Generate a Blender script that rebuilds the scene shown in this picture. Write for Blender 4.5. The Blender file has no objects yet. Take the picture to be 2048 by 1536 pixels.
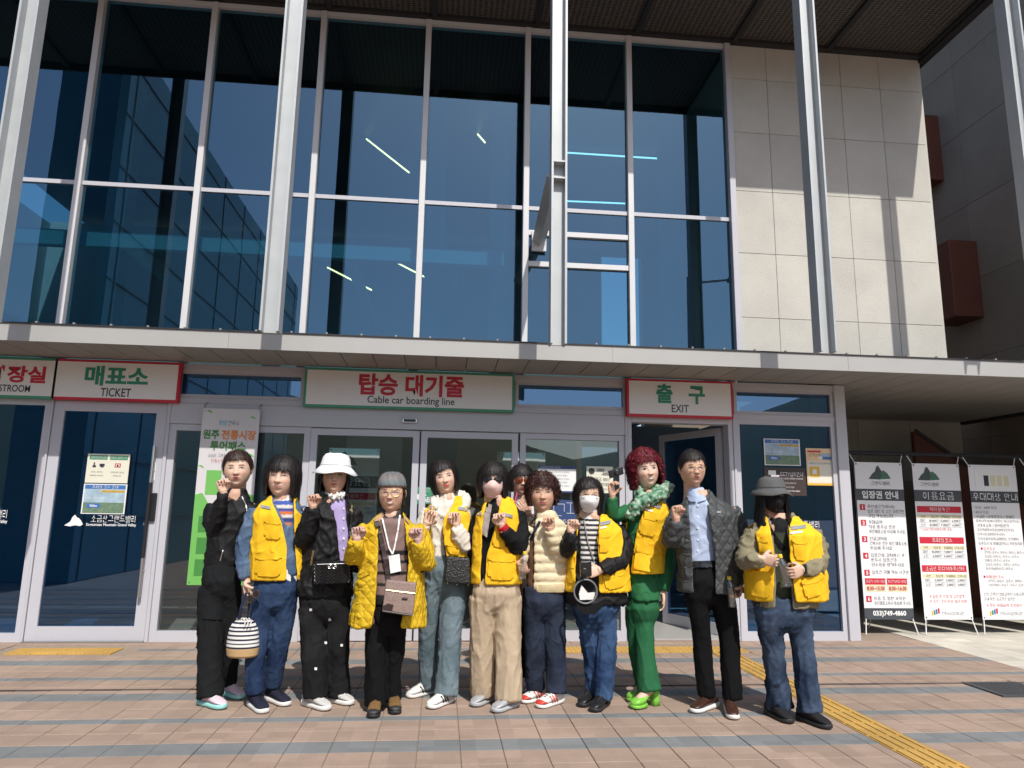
import bpy, bmesh, math, random
import numpy as np
from mathutils import Vector, Matrix, noise
from mathutils.bvhtree import BVHTree
random.seed(4)
R = math.radians
scene = bpy.context.scene
COL = scene.collection

# ---------------------------------------------------------------- camera
CAMH = 1.30
FPX = 1400.0
YAW, PITCH, ROLL = R(5.503), R(10.126), R(0.925)
_f = Vector((math.sin(YAW)*math.cos(PITCH), math.cos(YAW)*math.cos(PITCH), math.sin(PITCH)))
_r = Vector((math.cos(YAW), -math.sin(YAW), 0))
_u = _r.cross(_f)
CR = _r*math.cos(ROLL) + _u*math.sin(ROLL)
CU = -_r*math.sin(ROLL) + _u*math.cos(ROLL)
CF = _f
CAM = Vector((0, 0, CAMH))
cd = bpy.data.cameras.new('camera')
cam = bpy.data.objects.new('camera', cd)
COL.objects.link(cam)
m = Matrix((CR, CU, -CF)).transposed().to_4x4()
m.translation = CAM
cam.matrix_world = m
cd.sensor_width = 36.0
cd.lens = FPX/2048*36.0
cd.clip_start = 0.05
cd.clip_end = 3000
scene.camera = cam

def ray(px, py):
    return CR*((px-1024)/FPX) + CU*(-(py-768)/FPX) + CF
def onY(px, py, Y):
    d = ray(px, py)
    return CAM + d*(Y/d.y)
def onZ(px, py, Z=0.0):
    d = ray(px, py)
    return CAM + d*((Z-CAMH)/d.z)
def proj(p):
    q = Vector(p)-CAM
    w = q.dot(CF)
    return 1024+FPX*q.dot(CR)/w, 768-FPX*q.dot(CU)/w

# ---------------------------------------------------------------- world, sun, exposure
SUN = Vector((0.30, -1.30, 1.60)).normalized()          # towards the sun
SUN_EL = math.asin(SUN.z)
SUN_AZ = math.atan2(SUN.x, SUN.y)                        # from +Y, clockwise
world = bpy.data.worlds.new('World')
scene.world = world
world.use_nodes = True
wn = world.node_tree
sky = wn.nodes.new('ShaderNodeTexSky')
sky.sky_type = 'NISHITA'
sky.sun_disc = False
sky.sun_elevation = SUN_EL
sky.sun_rotation = SUN_AZ
sky.air_density = 1.0
sky.dust_density = 1.5
bgn = wn.nodes['Background']
bgn.inputs['Strength'].default_value = 0.145
wn.links.new(sky.outputs[0], bgn.inputs['Color'])
sl = bpy.data.lights.new('sun', 'SUN')
sl.energy = 4.0
sl.angle = R(0.53)
sl.color = (1.0, 0.955, 0.89)
so = bpy.data.objects.new('sun', sl)
so.rotation_euler = SUN.to_track_quat('Z', 'Y').to_euler()
COL.objects.link(so)
scene.view_settings.view_transform = 'Standard'
scene.view_settings.look = 'None'
scene.view_settings.exposure = 0.16
scene.view_settings.gamma = 1.0
scene.cycles.max_bounces = 8
scene.cycles.transparent_max_bounces = 12
scene.cycles.caustics_reflective = False
scene.cycles.caustics_refractive = False

# ---------------------------------------------------------------- helpers
MATS = {}
def newmat(name):
    mt = bpy.data.materials.new(name)
    mt.use_nodes = True
    return mt, mt.node_tree.nodes, mt.node_tree.links, mt.node_tree.nodes['Principled BSDF']

def mat(name, col, rough=0.6, metal=0.0, var=0.12, scale=6.0, bump=0.0, bscale=80.0, spec=0.5, emit=0.0, rnd=0.0, stretch=None):
    """plain procedural material: colour noise, roughness noise, fine bump"""
    if name in MATS: return MATS[name]
    mt, N, L, P = newmat(name)
    tc = N.new('ShaderNodeTexCoord')
    src = tc.outputs['Object']
    if stretch:
        mp = N.new('ShaderNodeMapping'); mp.inputs['Scale'].default_value = stretch
        L.new(src, mp.inputs['Vector']); src = mp.outputs[0]
    nz = N.new('ShaderNodeTexNoise'); nz.inputs['Scale'].default_value = scale; nz.inputs['Detail'].default_value = 5
    L.new(src, nz.inputs['Vector'])
    mx = N.new('ShaderNodeMix'); mx.data_type = 'RGBA'
    mx.inputs['A'].default_value = (*[c*(1-var) for c in col], 1)
    mx.inputs['B'].default_value = (*[min(1, c*(1+var)) for c in col], 1)
    L.new(nz.outputs['Fac'], mx.inputs['Factor'])
    out = mx.outputs['Result']
    if rnd:
        oi = N.new('ShaderNodeObjectInfo')
        mr = N.new('ShaderNodeMapRange'); mr.inputs['To Min'].default_value = 1-rnd; mr.inputs['To Max'].default_value = 1+rnd
        L.new(oi.outputs['Random'], mr.inputs['Value'])
        hv = N.new('ShaderNodeHueSaturation'); L.new(mr.outputs[0], hv.inputs['Value']); L.new(out, hv.inputs['Color'])
        out = hv.outputs[0]
    L.new(out, P.inputs['Base Color'])
    P.inputs['Roughness'].default_value = rough
    P.inputs['Metallic'].default_value = metal
    P.inputs['Specular IOR Level'].default_value = spec
    if emit:
        P.inputs['Emission Color'].default_value = (*col, 1); P.inputs['Emission Strength'].default_value = emit
    if bump:
        n2 = N.new('ShaderNodeTexNoise'); n2.inputs['Scale'].default_value = bscale; n2.inputs['Detail'].default_value = 4
        L.new(src, n2.inputs['Vector'])
        b = N.new('ShaderNodeBump'); b.inputs['Strength'].default_value = bump; b.inputs['Distance'].default_value = 0.01
        L.new(n2.outputs['Fac'], b.inputs['Height']); L.new(b.outputs[0], P.inputs['Normal'])
    MATS[name] = mt
    return mt

def attr_mat(name, rough=0.6, bump=0.15, bscale=250.0, spec=0.4, sss=0.0):
    """material whose base colour is the mesh's own colour attribute"""
    if name in MATS: return MATS[name]
    mt, N, L, P = newmat(name)
    a = N.new('ShaderNodeAttribute'); a.attribute_name = 'Col'
    L.new(a.outputs['Color'], P.inputs['Base Color'])
    P.inputs['Roughness'].default_value = rough
    P.inputs['Specular IOR Level'].default_value = spec
    if sss:
        P.inputs['Subsurface Weight'].default_value = sss
        P.inputs['Subsurface Radius'].default_value = (0.012, 0.005, 0.003)
        P.inputs['Subsurface Scale'].default_value = 0.3
    if bump:
        tc = N.new('ShaderNodeTexCoord'); n2 = N.new('ShaderNodeTexNoise'); n2.inputs['Scale'].default_value = bscale
        L.new(tc.outputs['Object'], n2.inputs['Vector'])
        b = N.new('ShaderNodeBump'); b.inputs['Strength'].default_value = bump; b.inputs['Distance'].default_value = 0.005
        L.new(n2.outputs['Fac'], b.inputs['Height']); L.new(b.outputs[0], P.inputs['Normal'])
    MATS[name] = mt
    return mt

def glass_mat(name, tint, refl_col, base_fac, rough=0.0, thin=False):
    if name in MATS: return MATS[name]
    mt, N, L, P = newmat(name)
    N.remove(P)
    out = N['Material Output']
    tr = N.new('ShaderNodeBsdfTransparent'); tr.inputs['Color'].default_value = (*tint, 1)
    gl = N.new('ShaderNodeBsdfGlossy'); gl.inputs['Color'].default_value = (*refl_col, 1); gl.inputs['Roughness'].default_value = rough
    fr = N.new('ShaderNodeFresnel'); fr.inputs['IOR'].default_value = 1.5
    ma = N.new('ShaderNodeMath'); ma.operation = 'MULTIPLY_ADD'
    ma.inputs[1].default_value = 1-base_fac; ma.inputs[2].default_value = base_fac
    L.new(fr.outputs[0], ma.inputs[0])
    # very slight pane waviness
    tc = N.new('ShaderNodeTexCoord'); nz = N.new('ShaderNodeTexNoise'); nz.inputs['Scale'].default_value = 0.9
    L.new(tc.outputs['Object'], nz.inputs['Vector'])
    bp = N.new('ShaderNodeBump'); bp.inputs['Strength'].default_value = 0.04; bp.inputs['Distance'].default_value = 0.02
    L.new(nz.outputs['Fac'], bp.inputs['Height']); L.new(bp.outputs[0], gl.inputs['Normal'])
    mx = N.new('ShaderNodeMixShader')
    if thin: mx.inputs[0].default_value = base_fac
    else:
        # the pane's inner face neither tints nor mirrors a second time
        geo = N.new('ShaderNodeNewGeometry'); inv = N.new('ShaderNodeMath'); inv.operation = 'SUBTRACT'; inv.inputs[0].default_value = 1.0
        L.new(geo.outputs['Backfacing'], inv.inputs[1])
        mu = N.new('ShaderNodeMath'); mu.operation = 'MULTIPLY'; L.new(ma.outputs[0], mu.inputs[0]); L.new(inv.outputs[0], mu.inputs[1]); L.new(mu.outputs[0], mx.inputs[0])
        mc = N.new('ShaderNodeMix'); mc.data_type = 'RGBA'; mc.inputs['A'].default_value = (*tint, 1); mc.inputs['B'].default_value = (1, 1, 1, 1)
        L.new(geo.outputs['Backfacing'], mc.inputs['Factor']); L.new(mc.outputs['Result'], tr.inputs['Color'])
    L.new(tr.outputs[0], mx.inputs[1]); L.new(gl.outputs[0], mx.inputs[2])
    L.new(mx.outputs[0], out.inputs['Surface'])
    MATS[name] = mt
    return mt

def mkmesh(name, verts, faces, material=None, smooth=False, cols=None):
    me = bpy.data.meshes.new(name)
    me.from_pydata([tuple(v) for v in verts], [], [tuple(f) for f in faces])
    if material is not None: me.materials.append(material)
    if smooth: me.polygons.foreach_set('use_smooth', [True]*len(me.polygons))
    if cols is not None:
        a = me.color_attributes.new('Col', 'FLOAT_COLOR', 'POINT')
        c = np.ones((len(verts), 4), dtype=np.float32); c[:, :3] = np.asarray(cols, dtype=np.float32)[:, :3]
        a.data.foreach_set('color', c.ravel())
    me.update()
    return me

def fixn(me):
    bm = bmesh.new(); bm.from_mesh(me); bmesh.ops.recalc_face_normals(bm, faces=bm.faces); bm.to_mesh(me); bm.free()

def link(name, me, parent=None, loc=None):
    o = bpy.data.objects.new(name, me)
    COL.objects.link(o)
    if parent is not None:
        o.parent = parent
    if loc is not None: o.location = loc
    return o

def tag(o, label, cat, group=None):
    o['label'] = label; o['category'] = cat
    if group: o['group'] = group
    return o
def struct(o):
    o['kind'] = 'structure'; return o
def thing(name, label, cat, loc=(0, 0, 0), group=None):
    o = bpy.data.objects.new(name, None); o.empty_display_size = 0.1
    COL.objects.link(o); o.location = loc
    return tag(o, label, cat, group)

def box_vf(x0, x1, y0, y1, z0, z1):
    v = [(x0,y0,z0),(x1,y0,z0),(x1,y1,z0),(x0,y1,z0),(x0,y0,z1),(x1,y0,z1),(x1,y1,z1),(x0,y1,z1)]
    f = [(0,3,2,1),(4,5,6,7),(0,1,5,4),(1,2,6,5),(2,3,7,6),(3,0,4,7)]
    return v, f
def join_vf(parts):
    V, F = [], []
    for v, f in parts:
        o = len(V); V += [tuple(p) for p in v]; F += [tuple(i+o for i in q) for q in f]
    return V, F
def bevel_me(me, w, seg=1):
    bm = bmesh.new(); bm.from_mesh(me)
    bmesh.ops.bevel(bm, geom=bm.edges[:], offset=w, segments=seg, affect='EDGES', profile=0.6)
    bm.to_mesh(me); bm.free()
def box(name, x0, x1, y0, y1, z0, z1, material, parent=None, bev=0.0, seg=1, smooth=False):
    """box in world coordinates, origin at its centre; parent must sit unrotated"""
    c = Vector(((x0+x1)/2, (y0+y1)/2, (z0+z1)/2))
    hx, hy, hz = abs(x1-x0)/2, abs(y1-y0)/2, abs(z1-z0)/2
    me = mkmesh(name, *box_vf(-hx, hx, -hy, hy, -hz, hz), material)
    if bev: bevel_me(me, min(bev, hx*.9, hy*.9, hz*.9), seg)
    if smooth: me.polygons.foreach_set('use_smooth', [True]*len(me.polygons))
    o = link(name, me)
    o.location = c
    attach(o, parent)
    return o
def wpos(o):
    p = Vector(o.location)
    while o.parent is not None:
        o = o.parent; p = p + Vector(o.location)
    return p
def attach(o, parent):
    """parent without rotation: keep the world position"""
    if parent is not None:
        o.location = Vector(o.location) - wpos(parent)
        o.parent = parent
    return o
def obj_vf(name, v, f, material, parent=None, smooth=False, origin=None, fix=True, cols=None):
    """mesh given in world coordinates; origin moved to its middle bottom (or given)"""
    v = np.asarray(v, dtype=float)
    if origin is None: origin = (v.min(0)+v.max(0))/2
    origin = Vector(origin)
    me = mkmesh(name, v-np.array(origin), f, material, smooth, cols)
    if fix: fixn(me)
    o = link(name, me); o.location = origin
    attach(o, parent)
    return o
def tube_vf(pts, rad, n=8):
    """tube along a polyline, closed ends"""
    pts = [Vector(p) for p in pts]
    rads = rad if isinstance(rad, (list, tuple)) else [rad]*len(pts)
    V, F = [], []
    ref = None
    for i, p in enumerate(pts):
        t = (pts[min(i+1, len(pts)-1)] - pts[max(i-1, 0)]).normalized()
        if ref is None:
            ref = Vector((0, 0, 1)) if abs(t.z) < 0.9 else Vector((1, 0, 0))
        s = t.cross(ref).normalized(); w = s.cross(t).normalized(); ref = w
        for k in range(n):
            a = 2*math.pi*k/n
            V.append(p + s*math.cos(a)*rads[i] + w*math.sin(a)*rads[i])
    for i in range(len(pts)-1):
        for k in range(n):
            F.append((i*n+k, i*n+(k+1) % n, (i+1)*n+(k+1) % n, (i+1)*n+k))
    F.append(tuple(range(n-1, -1, -1))); F.append(tuple(range((len(pts)-1)*n, len(pts)*n)))
    return V, F
def lathe_vf(profile, c, n=16, axis=Vector((0, 0, 1))):
    """profile list of (r, h) along axis from point c"""
    axis = Vector(axis).normalized()
    s = axis.orthogonal().normalized(); w = axis.cross(s)
    V, F = [], []
    for r, h in profile:
        for k in range(n):
            a = 2*math.pi*k/n
            V.append(Vector(c) + axis*h + (s*math.cos(a)+w*math.sin(a))*max(r, 1e-4))
    for i in range(len(profile)-1):
        for k in range(n):
            F.append((i*n+k, i*n+(k+1) % n, (i+1)*n+(k+1) % n, (i+1)*n+k))
    F.append(tuple(range(n-1, -1, -1))); F.append(tuple(range((len(profile)-1)*n, len(profile)*n)))
    return V, F

TMP = bpy.data.scenes.new('workbench')                 # a scratch scene for evaluating text and remeshing, removed at the end
def tmp_eval(ob):
    """evaluate an object in the scratch scene and return its mesh"""
    TMP.collection.objects.link(ob)
    with bpy.context.temp_override(scene=TMP, view_layer=TMP.view_layers[0]):
        dg = bpy.context.evaluated_depsgraph_get()
        me = bpy.data.meshes.new_from_object(ob.evaluated_get(dg))
    return me
_txt_cache = {}
def raw_text(s, bold):
    cu = bpy.data.curves.new('t', 'FONT'); cu.body = s; cu.size = 1.0; cu.resolution_u = 3; cu.offset = bold; cu.fill_mode = 'FRONT'
    ob = bpy.data.objects.new('t', cu)
    me = tmp_eval(ob)
    co = np.zeros(len(me.vertices)*3); me.vertices.foreach_get('co', co); co = co.reshape(-1, 3)[:, :2].copy()
    faces = [tuple(p.vertices) for p in me.polygons]
    bpy.data.objects.remove(ob); bpy.data.curves.remove(cu); bpy.data.meshes.remove(me)
    return co, faces
_glyph = {}
def glyph(ch):
    if ch not in _glyph: _glyph[ch] = raw_text(ch, 0.0)
    return _glyph[ch]
LEAD = 'ㄱㄲㄴㄷㄸㄹㅁㅂㅃㅅㅆㅇㅈㅉㅊㅋㅌㅍㅎ'
VOW = 'ㅏㅐㅑㅒㅓㅔㅕㅖㅗㅘㅙㅚㅛㅜㅝㅞㅟㅠㅡㅢㅣ'
TAIL = ['']+list('ㄱㄲㄳㄴㄵㄶㄷㄹㄺㄻㄼㄽㄾㄿㅀㅁㅂㅄㅅㅆㅇㅈㅊㅋㅌㅍㅎ')
MIXED = {'ㅘ': 'ㅗㅏ', 'ㅙ': 'ㅗㅐ', 'ㅚ': 'ㅗㅣ', 'ㅝ': 'ㅜㅓ', 'ㅞ': 'ㅜㅔ', 'ㅟ': 'ㅜㅣ', 'ㅢ': 'ㅡㅣ'}
def syllable(ch):
    """Hangul block put together from its letters, for the fine print"""
    i = ord(ch)-0xAC00
    l, v, t = LEAD[i//588], VOW[(i % 588)//28], TAIL[i % 28]
    zt = .36 if t else 0.0
    put = []
    if v in MIXED:
        h_, w_ = MIXED[v]
        put = [(l, .04, .58, zt+(1-zt)*.50, 1), (h_, 0, .64, zt+(1-zt)*.12, zt+(1-zt)*.44), (w_, .70, .97, zt+.02, 1)]
    elif v in 'ㅗㅛㅜㅠㅡ':
        put = [(l, .17, .83, zt+(1-zt)*.50, 1), (v, 0, 1, zt+(1-zt)*.06, zt+(1-zt)*.42)]
    else:
        put = [(l, .04, .52, zt+(1-zt)*.16, .96), (v, .62, .95, zt+.02, 1)]
    if t: put.append((t, .16, .92, 0, .31))
    V, F = [], []
    for c, x0, x1, z0, z1 in put:
        co, fa = glyph(c)
        mn, mx = co.min(0), co.max(0); d = np.maximum(mx-mn, 1e-4)
        if c == 'ㅡ': zc = (z0+z1)/2; z0, z1 = zc-.04, zc+.04
        if c == 'ㅣ': xc = (x0+x1)/2; x0, x1 = xc-.04, xc+.04
        q = (co-mn)/d*np.array([x1-x0, z1-z0])+np.array([x0, z0])
        o = len(V); V += list(q*.86+np.array([.03, -.08])); F += [tuple(k+o for k in f) for f in fa]
    return np.array(V), F
def txt_vf(s, bold=0.0):
    """flat lettering in XZ (facing -Y), normalised to a unit box; returns verts, faces, aspect"""
    key = (s, bold)
    if key in _txt_cache: return _txt_cache[key]
    if bold >= 0.03 or not any(0xAC00 <= ord(c) < 0xD7A4 for c in s):
        co, faces = raw_text(s, bold)
    else:
        x = 0; V, faces = [], []
        for ch in s:
            if ch == ' ': x += .32; continue
            if 0xAC00 <= ord(ch) < 0xD7A4: co, fa = syllable(ch); adv = .95
            else:
                co, fa = glyph(ch); adv = co[:, 0].max()+.07
            o = len(V); V += [(p[0]+x, p[1]) for p in co]; faces += [tuple(k+o for k in f) for f in fa]
            x += adv
        co = np.array(V)
    mn, mx = co.min(0), co.max(0)
    w, h = mx[0]-mn[0], mx[1]-mn[1]
    v = np.zeros((len(co), 3)); v[:, 0] = (co[:, 0]-mn[0])/w; v[:, 2] = (co[:, 1]-mn[1])/h
    _txt_cache[key] = (v, faces, w/h)
    return _txt_cache[key]
def text(name, s, x0, x1, z0, z1, y, material, parent=None, bold=0.0, fit=False, align='c', basis=None):
    """flat lettering inside the box x0..x1, z0..z1 at depth y (facing -Y)"""
    v, f, asp = txt_vf(s, bold)
    W, H = x1-x0, z1-z0
    if fit: w, h = W, H
    else:
        h = H; w = h*asp
        if w > W: w = W
    ox = x0 + ((W-w)/2 if align == 'c' else 0)
    oz = z0 + (H-h)/2
    vv = np.stack([ox+v[:, 0]*w, np.full(len(v), y), oz+v[:, 2]*h], 1)
    if basis is not None: vv = np.array([basis(*p) for p in vv])
    return obj_vf(name, vv, f, material, parent, fix=False)

# ---------------------------------------------------------------- base materials
M_ALU = mat('frame_aluminium', (0.50, 0.50, 0.54), 0.42, 0.0, 0.05, 3, 0.03, 200)
M_WHITEFR = mat('mullion_paint', (0.62, 0.62, 0.63), 0.45, 0.0, 0.05, 3, 0.03, 200)
M_GALV = mat('galvanised_steel', (0.44, 0.465, 0.475), 0.50, 0.15, 0.14, 5, 0.06, 60)
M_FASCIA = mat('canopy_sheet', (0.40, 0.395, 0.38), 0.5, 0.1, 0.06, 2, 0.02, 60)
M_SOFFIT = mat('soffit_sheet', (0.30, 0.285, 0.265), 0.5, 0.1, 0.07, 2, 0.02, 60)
M_DARK = mat('dark_metal', (0.03, 0.03, 0.033), 0.5, 0.2, 0.2, 6)
M_BLACK = mat('black_plastic', (0.015, 0.015, 0.017), 0.4)
M_CHROME = mat('brushed_steel', (0.6, 0.6, 0.6), 0.28, 1.0, 0.05)
M_WHITE = mat('white_print', (0.80, 0.80, 0.79), 0.5, var=0.02)
M_SIGNWHITE = mat('sign_face', (0.82, 0.81, 0.79), 0.5, var=0.03)
M_RED = mat('red_print', (0.55, 0.02, 0.045), 0.5, var=0.05)
M_GREEN = mat('green_print', (0.03, 0.27, 0.17), 0.5, var=0.05)
M_FGREEN = mat('sign_green_frame', (0.06, 0.30, 0.19), 0.5, var=0.05)
M_INK = mat('dark_print', (0.03, 0.035, 0.045), 0.5, var=0.05)
M_GREYINK = mat('slate_print', (0.06, 0.075, 0.085), 0.5, var=0.05)
M_CORTEN = mat('red_brown_sheet', (0.115, 0.036, 0.022), 0.6, 0.1, 0.25, 3, 0.1, 30)
G_UP = glass_mat('glass_upper', (0.18, 0.46, 0.58), (0.165, 0.285, 0.40), 0.40)
G_LOW = glass_mat('glass_door', (0.58, 0.66, 0.65), (0.50, 0.56, 0.58), 0.20)
G_BLUE = glass_mat('glass_blue', (0.14, 0.42, 0.72), (0.22, 0.36, 0.58), 0.34)

def concrete_mat(name, col):
    mt, N, L, P = newmat(name)
    tc = N.new('ShaderNodeTexCoord'); geo = N.new('ShaderNodeNewGeometry')
    n1 = N.new('ShaderNodeTexNoise'); n1.inputs['Scale'].default_value = 1.6; n1.inputs['Detail'].default_value = 8; n1.inputs['Roughness'].default_value = 0.62
    L.new(geo.outputs['Position'], n1.inputs['Vector'])
    n2 = N.new('ShaderNodeTexNoise'); n2.inputs['Scale'].default_value = 45; n2.inputs['Detail'].default_value = 4
    L.new(geo.outputs['Position'], n2.inputs['Vector'])
    rp = N.new('ShaderNodeValToRGB')
    rp.color_ramp.elements[0].position = 0.30; rp.color_ramp.elements[0].color = (*[c*0.88 for c in col], 1)
    rp.color_ramp.elements[1].position = 0.72; rp.color_ramp.elements[1].color = (*[c*1.06 for c in col], 1)
    L.new(n1.outputs['Fac'], rp.inputs[0])
    rp2 = N.new('ShaderNodeValToRGB')
    rp2.color_ramp.elements[0].position = 0.26; rp2.color_ramp.elements[0].color = (0.78, 0.77, 0.76, 1)
    rp2.color_ramp.elements[1].position = 0.40; rp2.color_ramp.elements[1].color = (1, 1, 1, 1)
    L.new(n2.outputs['Fac'], rp2.inputs[0])
    oi = N.new('ShaderNodeObjectInfo'); mr = N.new('ShaderNodeMapRange'); mr.inputs['To Min'].default_value = 0.93; mr.inputs['To Max'].default_value = 1.05
    L.new(oi.outputs['Random'], mr.inputs['Value'])
    mx = N.new('ShaderNodeMix'); mx.data_type = 'RGBA'; mx.blend_type = 'MULTIPLY'; mx.inputs['Factor'].default_value = 1
    L.new(rp.outputs[0], mx.inputs['A']); L.new(rp2.outputs[0], mx.inputs['B'])
    hv = N.new('ShaderNodeHueSaturation'); L.new(mr.outputs[0], hv.inputs['Value']); L.new(mx.outputs['Result'], hv.inputs['Color'])
    L.new(hv.outputs[0], P.inputs['Base Color'])
    P.inputs['Roughness'].default_value = 0.85
    b = N.new('ShaderNodeBump'); b.inputs['Strength'].default_value = 0.25; b.inputs['Distance'].default_value = 0.01
    L.new(n2.outputs['Fac'], b.inputs['Height']); L.new(b.outputs[0], P.inputs['Normal'])
    MATS[name] = mt
    return mt
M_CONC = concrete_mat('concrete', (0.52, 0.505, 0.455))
M_CONC_SHADE = concrete_mat('concrete_shade', (0.23, 0.195, 0.16))  # same concrete, with the passage's deep shade darkened into its colour

# ================================================================= SETTING: ground and paving
D = 7.33            # glass facade plane (m from the camera)
def tile_mat(name, col):
    mt, N, L, P = newmat(name)
    geo = N.new('ShaderNodeNewGeometry')
    n1 = N.new('ShaderNodeTexNoise'); n1.inputs['Scale'].default_value = 1.3; n1.inputs['Detail'].default_value = 6
    L.new(geo.outputs['Position'], n1.inputs['Vector'])
    n2 = N.new('ShaderNodeTexNoise'); n2.inputs['Scale'].default_value = 170; n2.inputs['Detail'].default_value = 3
    L.new(geo.outputs['Position'], n2.inputs['Vector'])
    n3 = N.new('ShaderNodeTexNoise'); n3.inputs['Scale'].default_value = 9; n3.inputs['Detail'].default_value = 5
    L.new(geo.outputs['Position'], n3.inputs['Vector'])
    # per-tile tone: cell id from position
    mp = N.new('ShaderNodeVectorMath'); mp.operation = 'DIVIDE'; mp.inputs[1].default_value = (0.235, 0.19, 1)
    L.new(geo.outputs['Position'], mp.inputs[0])
    fl = N.new('ShaderNodeVectorMath'); fl.operation = 'FLOOR'; L.new(mp.outputs[0], fl.inputs[0])
    wn_ = N.new('ShaderNodeTexWhiteNoise'); L.new(fl.outputs[0], wn_.inputs['Vector'])
    def rng(o, a, b):
        r_ = N.new('ShaderNodeMapRange'); r_.inputs['To Min'].default_value = a; r_.inputs['To Max'].default_value = b
        L.new(o, r_.inputs['Value']); return r_.outputs[0]
    def mul(a, b):
        k = N.new('ShaderNodeMath'); k.operation = 'MULTIPLY'; L.new(a, k.inputs[0]); L.new(b, k.inputs[1]); return k.outputs[0]
    v = mul(mul(rng(n1.outputs['Fac'], 0.80, 1.2), rng(n2.outputs['Fac'], 0.62, 1.38)), mul(rng(n3.outputs['Fac'], 0.86, 1.14), rng(wn_.outputs['Value'], 0.90, 1.10)))
    hv = N.new('ShaderNodeHueSaturation'); hv.inputs['Color'].default_value = (*col, 1); L.new(v, hv.inputs['Value'])
    L.new(hv.outputs[0], P.inputs['Base Color'])
    P.inputs['Roughness'].default_value = 0.88
    b = N.new('ShaderNodeBump'); b.inputs['Strength'].default_value = 0.35; b.inputs['Distance'].default_value = 0.004
    L.new(n2.outputs['Fac'], b.inputs['Height']); L.new(b.outputs[0], P.inputs['Normal'])
    MATS[name] = mt
    return mt
T_BROWN = tile_mat('tile_brown', (0.325, 0.236, 0.182))
T_GREY = tile_mat('tile_grey', (0.18, 0.188, 0.188))
T_LIGHT = tile_mat('tile_light', (0.52, 0.49, 0.42))
M_JOINT = mat('joint_sand', (0.29, 0.225, 0.175), 0.95, var=0.3, scale=30)
M_PLAZA = tile_mat('plaza', (0.33, 0.24, 0.19))

gv, gf = box_vf(-400, 400, -400, 400, -0.5, -0.012)
g = struct(obj_vf('ground', gv, gf, M_PLAZA, origin=(0, 0, 0)))
pave = struct(obj_vf('pavement', *box_vf(-6.2, 9.5, 2.6, 10.6, -0.2, -0.008), M_JOINT, origin=(0, 5, -0.1)))

def tile_me(name, w, l, material, h=0.03):
    b = 0.0026
    x, y = w/2-0.0019, l/2-0.0019
    v = [(-x,-y,-h),(x,-y,-h),(x,y,-h),(-x,y,-h),(-x,-y,-b),(x,-y,-b),(x,y,-b),(-x,y,-b),(-x+b,-y+b,0),(x-b,-y+b,0),(x-b,y-b,0),(-x+b,y-b,0)]
    f = [(0,1,5,4),(1,2,6,5),(2,3,7,6),(3,0,4,7),(4,5,9,8),(5,6,10,9),(6,7,11,10),(7,4,8,11),(8,9,10,11)]
    return v, f
PX_X = 0.235
rows = []          # (y0, y1, kind)
pat = [(0.19, 'g'), (0.19, 'b'), (0.19, 'b'), (0.10, 'g'), (0.21, 'b'), (0.21, 'b')]
y = 4.11-1.09*2
k = 0
while y < D-0.02:
    l, kd = pat[k % 6]
    y1 = min(y+l, D-0.02)
    if y1 > 2.75 and y1-y > 0.03: rows.append((y, y1, kd))
    y += l; k += 1
XW = 5.08          # brown paving ends here, light granite beyond
XS = [XW-PX_X*i for i in range(1, 48)]
TACT = []          # areas of tactile paving, tiles left out there
def tact_x(yy):     # diagonal in the photo, straight across the paving: two blocks wide
    return 2.60
TX0, TX1 = 2.565, 2.815
TR = [(-3.72, -2.83), (1.16, 2.96)]
TY0, TY1 = 6.74, 7.0
tiles = []
for (y0, y1, kd) in rows:
    for x0 in XS:
        xa, xb = x0, x0+PX_X
        ya, yb = y0, y1
        # clip against the tactile strip running towards the camera
        segs = [(xa, xb)]
        if ya < TY0+0.1:
            ns = []
            for (p, q) in segs:
                if q <= TX0 or p >= TX1: ns.append((p, q))
                else:
                    if p < TX0-0.02: ns.append((p, TX0))
                    if q > TX1+0.02: ns.append((TX1, q))
            segs = ns
        for (p, q) in segs:
            blocked = any(q > a+0.01 and p < b-0.01 and yb > TY0+0.01 and ya < TY1-0.01 for a, b in TR)
            if blocked: continue
            if (4.15 < (p+q)/2 < 4.62 and 5.08 < (ya+yb)/2 < 5.52): continue
            tiles.append(((p+q)/2, (ya+yb)/2, q-p, yb-ya, kd))
def vis_size(t):
    x_, y_ = proj((t[0], t[1], 0))
    inside = -40 < x_ < 2090 and y_ < 1580
    return (1 if inside else 0, -t[1])
tiles.sort(key=vis_size, reverse=True)
tcache = {}
far_v = {'b': [], 'g': [], 'l': []}
for i, (cx, cy, w, l, kd) in enumerate(tiles):
    if i < 300:
        key = (round(w, 3), round(l, 3), kd)
        if key not in tcache:
            v, f = tile_me('paving_tile', w, l, None)
            tcache[key] = mkmesh('paving_tile', v, f, T_BROWN if kd == 'b' else T_GREY)
        o = link('paving_tile', tcache[key], None, (cx, cy, random.uniform(-0.0012, 0.0012)))
        attach(o, pave)
    else:
        v, f = tile_me('t', w, l, None)
        far_v[kd].append(([(a+cx, b+cy, c+random.uniform(-.001, .001)) for a, b, c in v], f))
yy = 5.2
while yy < 10.4:
    xx = XW+0.004
    while xx < 9.3:
        v, f = tile_me('t', 0.3, 0.3, None)
        far_v['l'].append(([(a+xx+.15, b+yy+.15, c) for a, b, c in v], f)); xx += 0.3
    yy += 0.3
yy = 2.75
while yy < 5.2:
    xx = XW+0.004
    while xx < 7.2:
        v, f = tile_me('t', 0.3, 0.3, None)
        far_v['l'].append(([(a+xx+.15, b+yy+.15, c) for a, b, c in v], f)); xx += 0.3
    yy += 0.3
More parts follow.
